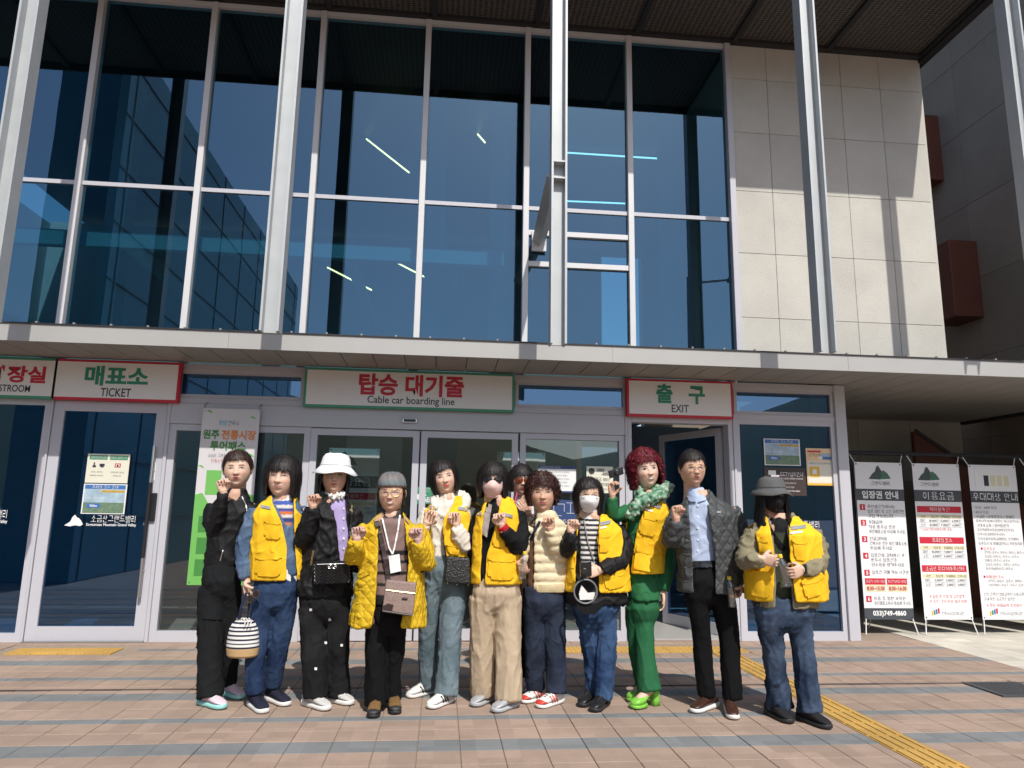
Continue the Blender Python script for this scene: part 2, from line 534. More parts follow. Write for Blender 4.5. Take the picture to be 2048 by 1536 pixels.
for kd, nm, mt in (('b', 'brown_paving_field', T_BROWN), ('g', 'grey_paving_field', T_GREY), ('l', 'light_paving_field', T_LIGHT)):
    v, f = join_vf(far_v[kd])
    o = obj_vf(nm, v, f, mt, pave, fix=False); o['kind'] = 'stuff'

# tactile paving (yellow, raised bars and domes)
M_TACT = tile_mat('tactile_yellow', (0.46, 0.28, 0.07))
def tactile(x0, x1, y0, y1, kind):
    parts = [box_vf(x0+.002, x1-.002, y0+.002, y1-.002, -0.03, 0.001)]
    if kind == 'bar':
        n = 4; w = (x1-x0)/n
        for i in range(n):
            c = x0+w*(i+.5)
            v, f = box_vf(c-.017, c+.017, y0+.012, y1-.012, 0.0, 0.006); parts.append((v, f))
    else:
        n = 6; w = (x1-x0)/n
        m_ = max(1, round((y1-y0)/w)); w2 = (y1-y0)/m_
        for i in range(n):
            for j in range(m_):
                parts.append(lathe_vf([(0.015, 0), (0.011, 0.0055)], (x0+w*(i+.5), y0+w2*(j+.5), 0.001), 6))
    return join_vf(parts)
yy = 2.75
while yy < TY0-0.01:
    y1 = min(yy+0.25, TY0)
    o = obj_vf('tactile_tile', *tactile(TX0, TX1, yy, y1, 'bar'), M_TACT, pave, fix=False); yy += 0.25
for a, b in TR:
    n = max(1, round((b-a)/0.25)); w = (b-a)/n
    for i in range(n):
        obj_vf('tactile_tile', *tactile(a+w*i, a+w*(i+1), TY0, TY1, 'dome'), M_TACT, pave, fix=False)
# slot drain across the paving
obj_vf('slot_drain', *join_vf([box_vf(-6.0, TX0-.005, 5.468, 5.478, -.01, .002), box_vf(-6.0, TX0-.005, 5.492, 5.502, -.01, .002), box_vf(TX1+.005, XW, 5.468, 5.478, -.01, .002), box_vf(TX1+.005, XW, 5.492, 5.502, -.01, .002)]), M_DARK, pave)
# dark grated drain cover
dc = thing('drain_cover', 'dark grey slotted drain cover set in the brown paving', 'drain cover', (4.39, 5.30, 0))
M_GRATE = mat('cast_grating', (0.085, 0.09, 0.095), 0.6, 0.4, 0.2, 12)
fr = []
for x0, x1, y0, y1 in ((4.16, 4.62, 5.09, 5.12), (4.16, 4.62, 5.48, 5.51), (4.16, 4.19, 5.12, 5.48), (4.59, 4.62, 5.12, 5.48)):
    fr.append(box_vf(x0, x1, y0, y1, -0.03, 0.004))
obj_vf('frame', *join_vf(fr), M_GRATE, dc)
for i in range(9):
    xx = 4.20+i*0.044
    box('grate_bar', xx, xx+0.030, 5.122, 5.478, -0.02, 0.002, M_GRATE, dc)
obj_vf('pit', *box_vf(4.19, 4.59, 5.12, 5.48, -0.03, -0.022), M_BLACK, dc)

# hills behind the viewer (seen only as reflections in the glass) and beyond
M_HILL = mat('hill_woods', (0.05, 0.065, 0.03), 0.95, var=0.5, scale=0.08)
hv, hf = [], []
NA = 96
for i in range(NA+1):
    a = 2*math.pi*i/NA
    for j, (rr, hh) in enumerate(((150, -1), (190, 14), (240, 30), (320, 36))):
        q = noise.noise(Vector((math.cos(a)*2.2, math.sin(a)*2.2, 0.3)))*0.6 + noise.noise(Vector((math.cos(a)*7, math.sin(a)*7, j)))*0.35
        hv.append((math.cos(a)*rr, math.sin(a)*rr, hh*(1+q) if j else -1))
for i in range(NA):
    for j in range(3):
        hf.append((i*4+j, (i+1)*4+j, (i+1)*4+j+1, i*4+j+1))
h = struct(obj_vf('hills', hv, hf, M_HILL, smooth=True, origin=(0, 0, 0)))

# ================================================================= BUILDING
BLD = thing('station_building', 'cable car station with blue glass front, concrete corner and steel canopy', 'building', (0, D, 0))
MX = [-5.11, -3.905, -2.70, -1.505, -0.325, 0.826, 2.02, 3.21]      # mullions
ZT, ZB, ZTR = 6.79, 2.80, 4.615                                       # glass top, glass bottom, transom
# --- upper curtain wall
for i, x in enumerate(MX):
    if i == 7: continue
    box('mullion', x-.032, x+.032, D-.07, D+.06, ZB-.02, ZT+.05, M_WHITEFR, BLD, .004)
box('mullion', 3.185, 3.255, D-.08, D+.06, ZB-.02, ZT+.05, M_ALU, BLD, .004)
box('head_frame', -6.3, 3.26, D-.05, D+.05, ZT+.0, ZT+.055, M_WHITEFR, BLD)
for i in range(len(MX)-1):
    a, b = MX[i]+.032, MX[i+1]-.032
    if i == 6: b = 3.185
    box('transom', a, b, D-.025, D+.03, ZTR-.022, ZTR+.022, M_ALU, BLD)
    for z0, z1 in ((ZB, ZTR-.022), (ZTR+.022, ZT)):
        if i == 5 and z1 < ZT:                                       # small opening vents in this bay
            continue
        box('glass_pane', a, b, D-.006, D+.006, z0, z1, G_UP, BLD)
a, b = MX[5]+.032, MX[6]-.032
for z0, z1 in ((ZB, 3.93), (3.99, 4.29), (4.35, ZTR-.022)):
    box('glass_pane', a, b, D-.006, D+.006, z0, z1, G_UP, BLD)
for z0, z1 in ((3.93, 3.99), (4.29, 4.35)):
    box('vent_rail', a, b, D-.045, D+.03, z0, z1, M_WHITEFR, BLD, .003)
# --- concrete block right of the glass, each shuttered panel its own piece
cx = [3.258, 3.72, 4.29, 4.66, 5.16, 5.69]
cz = [2.60, 2.92, 3.46, 4.22, 4.98, 5.72, 6.42, 6.86]
box('concrete_core', 3.26, 5.675, D+.03, D+2.4, 2.90, 6.85, M_CONC, BLD)
for i in range(5):
    for j in range(1, 7):
        z0, z1 = cz[j], cz[j+1]
        box('concrete_panel', cx[i]+.002, cx[i+1]-.002, D-.02+random.uniform(0, .002), D+.05, z0+.002, z1-.002, M_CONC, BLD, .003)
obj_vf('concrete_corner', *(lambda v, f: ([(p[0]+(0.10 if p[1] > D+.5 else 0), p[1], p[2]) for p in v], f))(*box_vf(5.69, 5.715, D-.01, D+2.4, 2.88, 6.86)), M_CONC, BLD)
# --- roof overhang: dark expanded-mesh soffit with black beams
RY = 5.87
RZ = ZT+.06
def mesh_mat():
    mt, N, L, P = newmat('soffit_mesh')
    geo = N.new('ShaderNodeNewGeometry')
    mp = N.new('ShaderNodeMapping'); mp.inputs['Scale'].default_value = (16, 30, 1)
    L.new(geo.outputs['Position'], mp.inputs['Vector'])
    vo = N.new('ShaderNodeTexVoronoi'); vo.inputs['Scale'].default_value = 1.0; vo.inputs['Randomness'].default_value = 0.12
    L.new(mp.outputs[0], vo.inputs['Vector'])
    rp = N.new('ShaderNodeValToRGB'); rp.color_ramp.elements[0].position = 0.25; rp.color_ramp.elements[0].color = (0.018, 0.016, 0.015, 1)
    rp.color_ramp.elements[1].position = 0.6; rp.color_ramp.elements[1].color = (0.13, 0.115, 0.10, 1)
    L.new(vo.outputs['Distance'], rp.inputs[0]); L.new(rp.outputs[0], P.inputs['Base Color'])
    P.inputs['Roughness'].default_value = 0.6
    b = N.new('ShaderNodeBump'); b.inputs['Strength'].default_value = 0.6; b.inputs['Distance'].default_value = 0.01
    L.new(vo.outputs['Distance'], b.inputs['Height']); L.new(b.outputs[0], P.inputs['Normal'])
    return mt
M_MESH = mesh_mat()
roof = box('roof', -7.5, 5.74, RY, D+7.5, RZ+.10, RZ+.5, M_DARK, BLD)
xs = -7.4
while xs < 5.6:
    x1 = min(xs+1.19, 5.7)
    box('soffit_panel', xs+.012, x1-.012, RY+.05, D-.06, RZ+.045, RZ+.085, M_MESH, roof)
    box('soffit_beam', x1-.03, x1+.03, RY+.02, D-.03, RZ+.0, RZ+.098, M_DARK, roof)
    xs += 1.19
box('edge_beam', -7.5, 5.76, D-.10, D-.02, RZ-.0, RZ+.09, M_DARK, roof)
box('edge_beam', 5.70, 5.80, RY, D+.3, RZ-.03, RZ+.11, M_DARK, roof)
box('roof_fascia', -7.5, 5.80, RY-.03, RY, RZ-.02, RZ+.6, M_DARK, roof)
# --- steel columns rising from the canopy, H-section
def hcol(x, w, d, y, z0, z1, rot=0):
    t = .018
    parts = [box_vf(-w/2, -w/2+t, -d/2, d/2, z0, z1), box_vf(w/2-t, w/2, -d/2, d/2, z0, z1), box_vf(-w/2+t, w/2-t, -.012+d*0.18, .012+d*0.18, z0, z1)]
    v, f = join_vf(parts)
    c, s = math.cos(rot), math.sin(rot)
    return [(p[0]*c-p[1]*s+x, p[0]*s+p[1]*c+y, p[2]) for p in v], f
YC = 5.765                                   # hung along the roof edge, tied back to the wall
for (bx_, by_), w in (((-28, 640), .155), ((541, 665), .155), ((1115, 690), .14), ((1651, 706), .15), ((2100, 722), .16)):
    bp = onY(bx_, by_, YC)
    x = bp.x
    cobj = obj_vf('column', *hcol(x, w, .135, YC, bp.z if bx_ < 2000 else 3.7, RZ+.62), M_GALV, BLD)  # right-most column stops short so its shadow misses the stand banners
    if bx_ == 1115:
        for zz in (onY(1115, 322, YC-.06).z, onY(1115, 355, YC-.06).z):
            box('stiffener', x-.05, x+.05, YC-.066, YC+.012, zz-.007, zz+.007, M_GALV, cobj)
        zs = onY(1115, 345, YC).z
        e = onY(1078, 480, D-.06)
        sv, sf = join_vf([tube_vf([(x-.02, YC+.06, zs), (e.x, D-.06, e.z)], .075, 4)])
        obj_vf('strut', sv, sf, M_GALV, cobj)
        obj_vf('strut_plate', *box_vf(e.x-.08, e.x+.08, D-.075, D-.072+.03, e.z-.13, e.z+.10), M_WHITEFR, cobj)
# --- canopy
CY, CZ0, CZ1 = 6.50, 2.711, 2.868
can = box('canopy', -7.5, 9.2, CY+.012, D-.075, CZ0+.03, CZ1-.012, M_DARK, BLD)
for x0, x1 in ((-7.5, -2.0), (-1.998, 1.6), (1.602, 4.0), (4.002, 9.2)):
    box('fascia', x0, x1, CY-.006, CY+.012, CZ0, CZ1, M_FASCIA, can)
box('top_trim', -7.5, 9.2, CY-.016, CY+.05, CZ1, CZ1+.012, M_DARK, can)
for i in range(40):
    x = -5.6+i*.32
    if x > 9: break
    box('clip', x-.008, x+.008, CY-.010, CY+.02, CZ1+.012, CZ1+.028, M_SOFFIT, can)
xs = -7.3
while xs < 4.35:
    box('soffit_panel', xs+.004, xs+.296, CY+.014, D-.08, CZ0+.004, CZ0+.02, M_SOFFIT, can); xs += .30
# canopy part that runs back over the passage to the right
box('passage_slab', 4.40, 9.2, D-.074, 10.0, CZ0+.03, CZ1-.012, M_DARK, can)
xs = 4.4
while xs < 7.85:
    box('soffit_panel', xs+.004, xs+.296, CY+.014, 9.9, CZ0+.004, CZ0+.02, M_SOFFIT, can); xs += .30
box('soffit_edge', 7.86, 7.96, CY+.014, 9.98, CZ0-.03, CZ0+.028, M_DARK, can)
# --- passage walls on the right
wall = box('recess_wall', 4.5, 7.85, 9.92, 10.2, 0, CZ0+.02, M_CONC, BLD)
pw = []
for i in range(4):
    for j in range(3):
        box('concrete_panel', 4.52+i*.832, 4.52+(i+1)*.832-.008, 9.895+random.uniform(0, .004), 9.93, .01+j*.9, .9+j*.9-.006, M_CONC, wall, .004)
SW = thing('concrete_side_wall', 'tall shaded concrete wall beyond the passage with red-brown boxes', 'wall', (8.3, 10, 0))
core = box('wall', 8.32, 8.8, 5.0, 15, 0, 11.5, M_CONC_SHADE, SW)
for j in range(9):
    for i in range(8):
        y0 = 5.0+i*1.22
        box('concrete_panel', 8.295+random.uniform(0, .002), 8.33, y0+.002, y0+1.218, j*1.25+.002, (j+1)*1.25-.002, M_CONC_SHADE, core, .003)
for (a, b, z0, z1) in ((9.75, 10.35, 4.35, 5.6), (10.3, 10.8, 6.9, 8.1)):
    box('metal_box', 7.82, 8.30, a, b, z0, z1, M_CORTEN, SW, .01)
# dark back of the passage
bk = struct(box('back_yard_wall', 4.4, 20, 15.0, 15.3, 0, 11.5, M_CONC_SHADE))
# red-brown stair flank, triangular sheet
tri = [(6.35, 8.9, 0), (8.25, 8.9, 0), (8.25, 8.9, 1.2), (6.38, 8.9, 2.42), (6.35, 8.9, 2.42)]
tv = [(x, yv, z) for (x, yv, z) in tri] + [(x, yv+.06, z) for (x, yv, z) in tri]
tf = [(0, 1, 2, 3, 4), (9, 8, 7, 6, 5)] + [(i, (i+1) % 5, 5+(i+1) % 5, 5+i) for i in range(5)]
stair = thing('stair_flank', 'red-brown triangular metal stair side panel behind the banners', 'stair', (7.3, 8.9, 0))
obj_vf('panel', tv, tf, M_CORTEN, stair)
obj_vf('coping', *tube_vf([(6.36, 8.88, 2.44), (8.26, 8.88, 1.22)], .022, 6), M_DARK, stair)
# --- ground floor
def FX(px, py=1280, Y=D): return onY(px, py, Y).x
def FZ(px, py, Y=D): return onY(px, py, Y).z
GF = BLD
ZH = 2.30           # underside of the header band
HB0, HB1 = 2.30, 2.36
# posts (between bays), x positions measured at the base line
XL0, XL1 = FX(30), FX(62)
xd0, xd1 = FX(52), FX(292)
xf0, xf1 = FX(300), FX(596)
xs0, xs1 = FX(596), FX(1030)
xq0, xq1 = FX(1034), FX(1252)
xe0, xe1 = FX(1257), FX(1478)
xr0, xr1 = FX(1484), FX(1702)
ENDX = xr1
box('header', -6.2, ENDX, D-.05, D+.05, HB0, HB1, M_ALU, GF, .003)
box('head_rail', -6.2, ENDX, D-.05, D+.05, CZ0-.07, CZ0-.002, M_ALU, GF, .003)
def frame_rect(name, x0, x1, z0, z1, t, y0, y1, mt, parent, bottom=None):
    tb = bottom or t
    parts = [box_vf(x0, x0+t, y0, y1, z0, z1), box_vf(x1-t, x1, y0, y1, z0, z1), box_vf(x0+t, x1-t, y0+.001, y1-.001, z1-t, z1), box_vf(x0+t, x1-t, y0+.001, y1-.001, z0, z0+tb)]
    return obj_vf(name, *join_vf(parts), mt, parent)
# far-left bay
frame_rect('window_frame', -6.2, FX(46), 0.0, HB0, .06, D-.04, D+.04, M_ALU, GF, .08)
box('glass_pane', -6.14, FX(46)-.06, D-.006, D+.006, .08, HB0-.06, G_BLUE, GF)
# transom lights
for (x0, x1) in ((-6.1, -4.02), (FX(357, 770)+.0, FX(610, 770)), (FX(1030, 780), FX(1250, 780)), (xe1+.03, ENDX-.05)):
    frame_rect('transom_frame', x0, x1, HB1, CZ0-.07, .035, D-.04, D+.04, M_ALU, GF)
    box('glass_pane', x0+.035, x1-.035, D-.006, D+.006, HB1+.035, CZ0-.105, G_BLUE, GF)
# panels behind the signs
for (x0, x1) in ((-4.02, FX(357, 770)), (FX(610, 770), FX(1030, 780)), (FX(1250, 780), xe1+.03)):
    box('sign_backing', x0+.002, x1-.002, D-.03, D+.03, HB1+.002, CZ0-.072, M_ALU, GF)
# posts
for x0, x1 in ((FX(46)+.002, xd0-.002), (xd1+.002, xf0-.002), (xq1+.002, xe0-.002), (xe1+.002, xr0-.002)):
    box('post', x0, x1, D-.06, D+.06, 0, HB0-.001, M_ALU, GF, .003)
# ticket door
def door(name, x0, x1, z1, y, parent, t=.10, bottom=.13, hinge=None):
    d = frame_rect(name, x0+.004, x1-.004, .012, z1, t, y-.025, y+.025, M_ALU, parent, bottom)
    gp = box('glass_pane', x0+t+.004, x1-t-.004, y-.005, y+.005, .012+bottom, z1-t, G_LOW if name != 'ticket_door' else G_BLUE, d)
    return d
td = door('ticket_door', xd0, xd1, HB0-.01, D-.02, GF)
hx = xd1-.07
hnd = obj_vf('handle', *tube_vf([(hx, D-.10, .42), (hx, D-.10, 1.86)], .016, 10), M_CHROME, td)
obj_vf('handle_grip', *tube_vf([(hx, D-.10, .78), (hx, D-.10, 1.50)], .0175, 10), M_BLACK, td)
for zz in (.66, 1.62):
    obj_vf('handle_post', *tube_vf([(hx, D-.10, zz), (hx, D-.04, zz)], .010, 8), M_CHROME, td)
box('digital_lock', xd1-.062, xd1-.012, D-.075, D-.047, 1.13, 1.40, M_BLACK, td, .008, 2)
obj_vf('key_cylinder', *lathe_vf([(.018, 0), (.016, .02)], (xd1-.10, D-.045, 1.10), 12, (0, -1, 0)), M_CHROME, td)
box('push_label', xd1-.09, xd1-.055, D-.050, D-.047, 1.52, 1.70, M_WHITE, td)
box('threshold', xd0, xd1, D-.09, D+.05, 0, .011, M_CHROME, GF)
# fixed pane left of sliding doors
HS = 2.06           # top of sliding-door glass zone
fp = frame_rect('window_frame', xf0, xf1, 0.0, HS+.03, .065, D-.04, D+.04, M_ALU, GF, .10)
box('glass_pane', xf0+.065, xf1-.065, D-.005, D+.005, .10, HS-.035, G_LOW, fp)
box('operator_band', xf0, xq1, D-.058, D+.05, HS+.032, HB0-.001, M_ALU, GF, .003)
# sliding doors
xm = FX(826)
for nm, x0, x1, yy in (('sliding_door', xs0+.004, xm-.012, D-.03), ('sliding_door', xm+.006, xs1-.002, D-.03)):
    dd = frame_rect(nm, x0, x1, .01, HS+.02, .065, yy-.02, yy+.02, M_ALU, GF, .11)
    box('glass_pane', x0+.066, x1-.066, yy-.004, yy+.004, .121, HS-.046, G_LOW, dd)
box('door_seal', xm-.011, xm+.005, D-.035, D-.02, .01, HS+.015, M_BLACK, GF)
sens = box('motion_sensor', FX(805, 850), FX(835, 850), D-.085, D-.058, 2.16, 2.205, M_CHROME, GF, .004)
box('sensor_window', FX(808, 850), FX(832, 850), D-.088, D-.085, 2.168, 2.197, M_BLACK, sens)
# fixed pane right of sliding doors
fq = frame_rect('window_frame', xq0, xq1, 0.0, HS+.03, .06, D-.04, D+.04, M_ALU, GF, .10)
box('glass_pane', xq0+.06, xq1-.06, D-.005, D+.005, .10, HS-.03, G_LOW, fq)
# exit doorway: jambs, inner lobby door and the leaf swung inwards
box('jamb', xe0, xe0+.05, D-.05, D+.10, 0, HB0-.001, M_ALU, GF, .003)
box('jamb', xe1-.05, xe1, D-.05, D+.10, 0, HB0-.001, M_ALU, GF, .003)
box('lintel', xe0+.05, xe1-.05, D-.05, D+.10, HB0-.06, HB0-.001, M_ALU, GF)
lw = xe1-xe0-.13
t_ = .08
lv, lfc = join_vf([box_vf(-lw, -lw+t_, -.02, .02, .012, 2.22), box_vf(-t_, 0, -.02, .02, .012, 2.22), box_vf(-lw+t_, -t_, -.019, .019, 2.22-t_, 2.22), box_vf(-lw+t_, -t_, -.019, .019, .012, .13)])
ang = R(-68)
def rotp(p): return (xe1-.06+p[0]*math.cos(ang)-p[1]*math.sin(ang), D+.12+p[0]*math.sin(ang)*1+p[1]*math.cos(ang), p[2])
leaf = obj_vf('door_leaf', [rotp(p) for p in lv], lfc, M_ALU, GF)
obj_vf('glass_pane', [rotp(p) for p in box_vf(-lw+t_, -t_, -.004, .004, .13, 2.14)[0]], box_vf(0, 1, 0, 1, 0, 1)[1], G_BLUE, leaf)
ld = frame_rect('lobby_frame', xe0-.25, xe0+.45, 0, 2.35, .07, D+1.5, D+1.56, M_ALU, GF)
box('glass_pane', xe0-.18, xe0+.38, D+1.52, D+1.53, .07, 2.28, G_BLUE, ld)
# right-hand blue pane
rp_ = frame_rect('window_frame', xr0, ENDX-.05, 0.0, HB0, .05, D-.04, D+.04, M_ALU, GF, .09)
box('glass_pane', xr0+.05, ENDX-.10, D-.006, D+.006, .09, HB0-.05, G_BLUE, rp_)
box('corner_post', ENDX-.048, ENDX+.075, D-.07, D+.45, 0, CZ0, M_ALU, GF, .004)
# --- interior: floors, back walls, beams and slim lights
M_IN = mat('interior_wall', (0.34, 0.38, 0.42), 0.8, var=0.1)
M_INF = mat('interior_floor', (0.40, 0.39, 0.37), 0.35, var=0.1)
M_BEAM = mat('interior_beam', (0.55, 0.58, 0.60), 0.6)
box('upper_floor', -8, 3.25, D+.12, D+7, 2.72, 2.80, M_INF, GF)
box('lower_floor', -8, ENDX-.06, D+.07, D+7, -.01, .006, M_INF, GF)
box('interior_back_wall', -8, 3.25, D+6.8, D+7, 2.81, ZT+.05, M_IN, GF)
box('lower_back_wall', -8, ENDX, D+4.2, D+4.4, .01, 2.715, M_IN, GF)
box('interior_side_wall', -8.2, -8, D+.05, D+7, 0, ZT, M_IN, GF)
box('interior_side_wall', 4.36, 4.45, D+.5, D+7, 0, 2.7, M_IN, GF)
box('interior_beam', -8, 0.62, D+.30, D+.40, onY(270, 496, D+.3).z, onY(270, 466, D+.3).z, M_BEAM, GF)
for x_ in (-3.6, -2.4, -1.2, .0):
    box('interior_beam', x_, x_+.10, D+.42, D+6.5, onY(270, 496, D+.3).z+.02, onY(270, 466, D+.3).z-.02, M_BEAM, GF)
box('interior_beam', 0.70, 3.2, D+2.2, D+2.3, 3.02, 3.10, M_BEAM, GF)
for x in (-4.2, -0.2, 0.64, 3.0):
    box('interior_column', x-.12, x+.12, D+1.4, D+1.65, 2.81, ZT, M_IN, GF)
for i, (x0, y0) in enumerate(((-2.6, 3.0), (-1.4, 3.0), (0.2, 3.0), (1.4, 3.0))):
    box('interior_panel', x0, x0+.8, D+y0, D+y0+.1, .01, 2.5, mat('wood_slats', (0.30, 0.20, 0.11), 0.6, var=0.2, scale=20) if i == 2 else M_BEAM, GF)
M_LED = mat('led_tube', (1.0, 0.55, 0.22), 0.5, emit=9.0, var=0)
for a, b, Y, wh in (((733, 278), (818, 345), 10.2, 'long warm strip light high behind the bay left of centre'), ((942, 253), (970, 285), 10.2, 'short warm strip light high behind the bay beside the steel column'), ((655, 535), (743, 580), 10.6, 'warm strip light low behind glass beside the dark inner column'), ((793, 525), (867, 563), 10.6, 'warm strip light low behind a white mullion')):
    p, q = onY(*a, Y), onY(*b, Y-.6)
    o = obj_vf('strip_light', *tube_vf([p, q], .013, 6), M_LED)
    tag(o, wh, 'light', 'strip lights inside the hall')
M_LED2 = mat('led_tube_cool', (0.80, 0.95, 1.0), 0.5, emit=3.0, var=0)
for a, b, Y, wh in (((1130, 305), (1316, 317), 10.2, 'upper long cool white strip light beside the steel column'), ((1130, 402), (1250, 407), 10.8, 'lower short cool white strip light just above the small vents')):
    o = obj_vf('strip_light', *tube_vf([onY(*a, Y), onY(*b, Y)], .013, 6), M_LED2)
    tag(o, wh, 'light', 'strip lights inside the hall')

# wing of the complex on the left, outside the picture, mirrored in the glass
WG = thing('glass_wing', 'tall blue panelled wing standing left of the plaza', 'building', (-6.4, -4, 0))
box('wall', -7.2, -6.0, -13, 2.2, 0, 9.9, mat('wing_panel', (0.05, 0.20, 0.27), 0.3, 0.1), WG)
for j in range(9):
    box('joint_strip', -6.0, -5.985, -13, 2.2, 1.0+j*1.05, 1.03+j*1.05, M_DARK, WG)
for j in range(9):
    box('joint_strip', -6.0, -5.988, -12.5+j*1.8, -12.47+j*1.8, 0, 9.9, M_DARK, WG)
# street lamp behind the viewer, mirrored in the right-hand glass
SLP = thing('street_lamp', 'tall grey street lamp with one arm at the plaza edge', 'street lamp', (6.9, -4.2, 0))
obj_vf('pole', *tube_vf([(6.9, -4.2, 0), (6.9, -4.2, 8.0)], [.09, .05], 10), M_GALV, SLP)
obj_vf('arm', *tube_vf([(6.9, -4.2, 7.8), (8.2, -4.2, 8.0)], .035, 8), M_GALV, SLP)
obj_vf('lamp_head', *box_vf(8.1, 8.75, -4.32, -4.08, 7.93, 8.05), M_DARK, SLP)

# ================================================================= SIGNS, POSTERS AND BANNERS
SY = D-.10
def sign(name, label, px, frame_mat, lines):
    """px: x0,y0(top),x1,y1(bottom) on the sign plane"""
    a = onY(px[0], px[1], SY); b = onY(px[2], px[3], SY)
    x0, x1 = a.x, b.x; z1, z0 = a.z, b.z
    z1 = 2.70; z0 = 2.292
    s = thing(name, label, 'sign', ((x0+x1)/2, SY, z0))
    box('frame', x0, x1, SY-.02, SY+.04, z0, z1, frame_mat, s, .004)
    box('face', x0+.026, x1-.026, SY-.024, SY-.0195, z0+.026, z1-.026, M_SIGNWHITE, s)
    for (t, qx0, qy0, qx1, qy1, mt, bold) in lines:
        xa, xb = onY(qx0, (qy0+qy1)/2, SY).x, onY(qx1, (qy0+qy1)/2, SY).x
        xm_ = (qx0+qx1)/2
        za, zb = onY(xm_, qy1, SY).z, onY(xm_, qy0, SY).z
        text('lettering', t, xa, xb, za+.014, zb+.014, SY-.0265, mt, s, bold, fit=True)
    return s
sign('restroom_sign', 'white restroom sign with green border and red Korean lettering', (-130, 716, 109, 800), M_FGREEN,
     [('화장실', -24, 735, 95, 769, M_RED, .035), ('RESTROOM', -16, 773, 63, 787, M_INK, .012)])
sign('ticket_sign', 'white ticket sign with red border above the left glass door', (114, 719, 357, 808), M_RED,
     [('매표소', 172, 736, 299, 776, M_GREEN, .035), ('TICKET', 203, 780, 264, 797, M_INK, .012)])
sign('boarding_sign', 'long white cable car boarding line sign with green border', (611, 742, 1028, 824), M_FGREEN,
     [('탑승 대기줄', 718, 753, 928, 796, M_RED, .035), ('Cable car boarding line', 735, 797, 909, 816, M_INK, .008)])
sign('exit_sign', 'white exit sign with red border above the open doorway', (1252, 762, 1466, 836), M_RED,
     [('출   구', 1311, 772, 1408, 811, M_GREEN, .035), ('EXIT', 1342, 813, 1376, 828, M_INK, .008)])

def poster(name, label, cat, px, y, base, items, th=.003, group=None):
    """px x0,y0,x1,y1 at depth y; items: (kind, u0,v0,u1,v1, ...) with u,v in 0..1, v down"""
    a, b = onY(px[0], px[1], y), onY(px[2], px[3], y)
    ml = onY((px[0]+px[2])/2, px[1], y).z; mb = onY((px[0]+px[2])/2, px[3], y).z
    x0 = (onY(px[0], px[1], y).x + onY(px[0], px[3], y).x)/2; x1 = (onY(px[2], px[1], y).x+onY(px[2], px[3], y).x)/2
    s = thing(name, label, cat, ((x0+x1)/2, y, mb), group)
    box('sheet', x0, x1, y-th, y, mb, ml, base, s)
    W, H = x1-x0, ml-mb
    for it in items:
        kd, u0, v0, u1, v1 = it[:5]
        xa, xb, za, zb = x0+u0*W, x0+u1*W, ml-v1*H, ml-v0*H
        if kd == 'r': box('print_block', xa, xb, y-th-.0012-it[6] if len(it) > 6 else y-th-.0012, y-th, za, zb, it[5], s)
        else: text('lettering', kd, xa, xb, za, zb, y-th-.0035, it[5], s, it[6] if len(it) > 6 else 0.0, align=it[7] if len(it) > 7 else 'c')
    return s
GY = D-.012
M_PGREEN = mat('poster_green', (0.05, 0.25, 0.13), 0.5)
M_PBLUE = mat('poster_blue', (0.05, 0.16, 0.42), 0.5)
M_PNAVY = mat('poster_navy', (0.03, 0.06, 0.17), 0.5)
M_PBROWN = mat('poster_brown', (0.045, 0.028, 0.025), 0.5)
M_PYEL = mat('poster_yellow', (0.70, 0.42, 0.04), 0.5)
M_PPEACH = mat('poster_peach', (0.78, 0.55, 0.33), 0.5)
M_PSKY = mat('poster_photo', (0.35, 0.47, 0.55), 0.5, var=0.55, scale=14)
M_PTREE = mat('poster_photo_green', (0.14, 0.22, 0.14), 0.5, var=0.6, scale=25)
M_CREAM = mat('cream_print', (0.72, 0.70, 0.58), 0.5, var=.03)
doorY = D-.047
poster('notice', 'white stroller and no-pets notice taped to the ticket door', 'notice', (173, 908, 258, 966), doorY, M_CREAM,
       [('r', .05, .05, .47, .2, M_PGREEN), ('r', .53, .05, .95, .2, M_PGREEN), ('휠체어 유모차 이용 안내', .08, .08, .44, .17, M_WHITE), ('반려동물 출입제한 안내', .56, .08, .92, .17, M_WHITE),
        ('r', .14, .40, .22, .47, M_INK), ('r', .16, .30, .19, .40, M_INK), ('r', .30, .34, .42, .43, M_INK), ('r', .33, .43, .40, .47, M_INK), ('r', .66, .32, .80, .46, M_RED), ('r', .685, .345, .775, .435, M_CREAM, .001), ('r', .71, .36, .75, .43, M_INK, .002),
        ('휠체어, 유모차는', .1, .60, .42, .65, M_INK), ('엘리베이터를 이용해 주세요', .1, .72, .42, .77, M_INK), ('반려동물은 출입이', .58, .60, .9, .65, M_INK), ('제한됩니다', .62, .72, .86, .77, M_INK)])
def trek(px, y, where):
    return poster('trekking_poster', 'blue and white trekking course poster taped '+where, 'poster', px, y, M_WHITE,
       [('r', .03, .03, .97, .17, M_PBLUE), ('트레킹 코스 안내', .2, .05, .8, .15, M_WHITE, .02), ('r', .03, .18, .97, .62, M_PSKY), ('r', .03, .62, .97, .97, M_PTREE), ('r', .42, .21, .96, .28, M_PYEL, .001),
        ('트레킹 코스는 매표 후 이용 가능', .44, .22, .94, .27, M_INK), ('r', .12, .66, .42, .80, M_PBLUE, .001), ('900m', .17, .69, .37, .77, M_WHITE, .02), ('전망 그랜드밸리', .08, .45, .5, .53, M_WHITE)])
trek((165, 968, 252, 1028), doorY, 'on the ticket door under the notice')
trek((1528, 878, 1600, 931), GY-.006, 'on the right-hand blue pane')
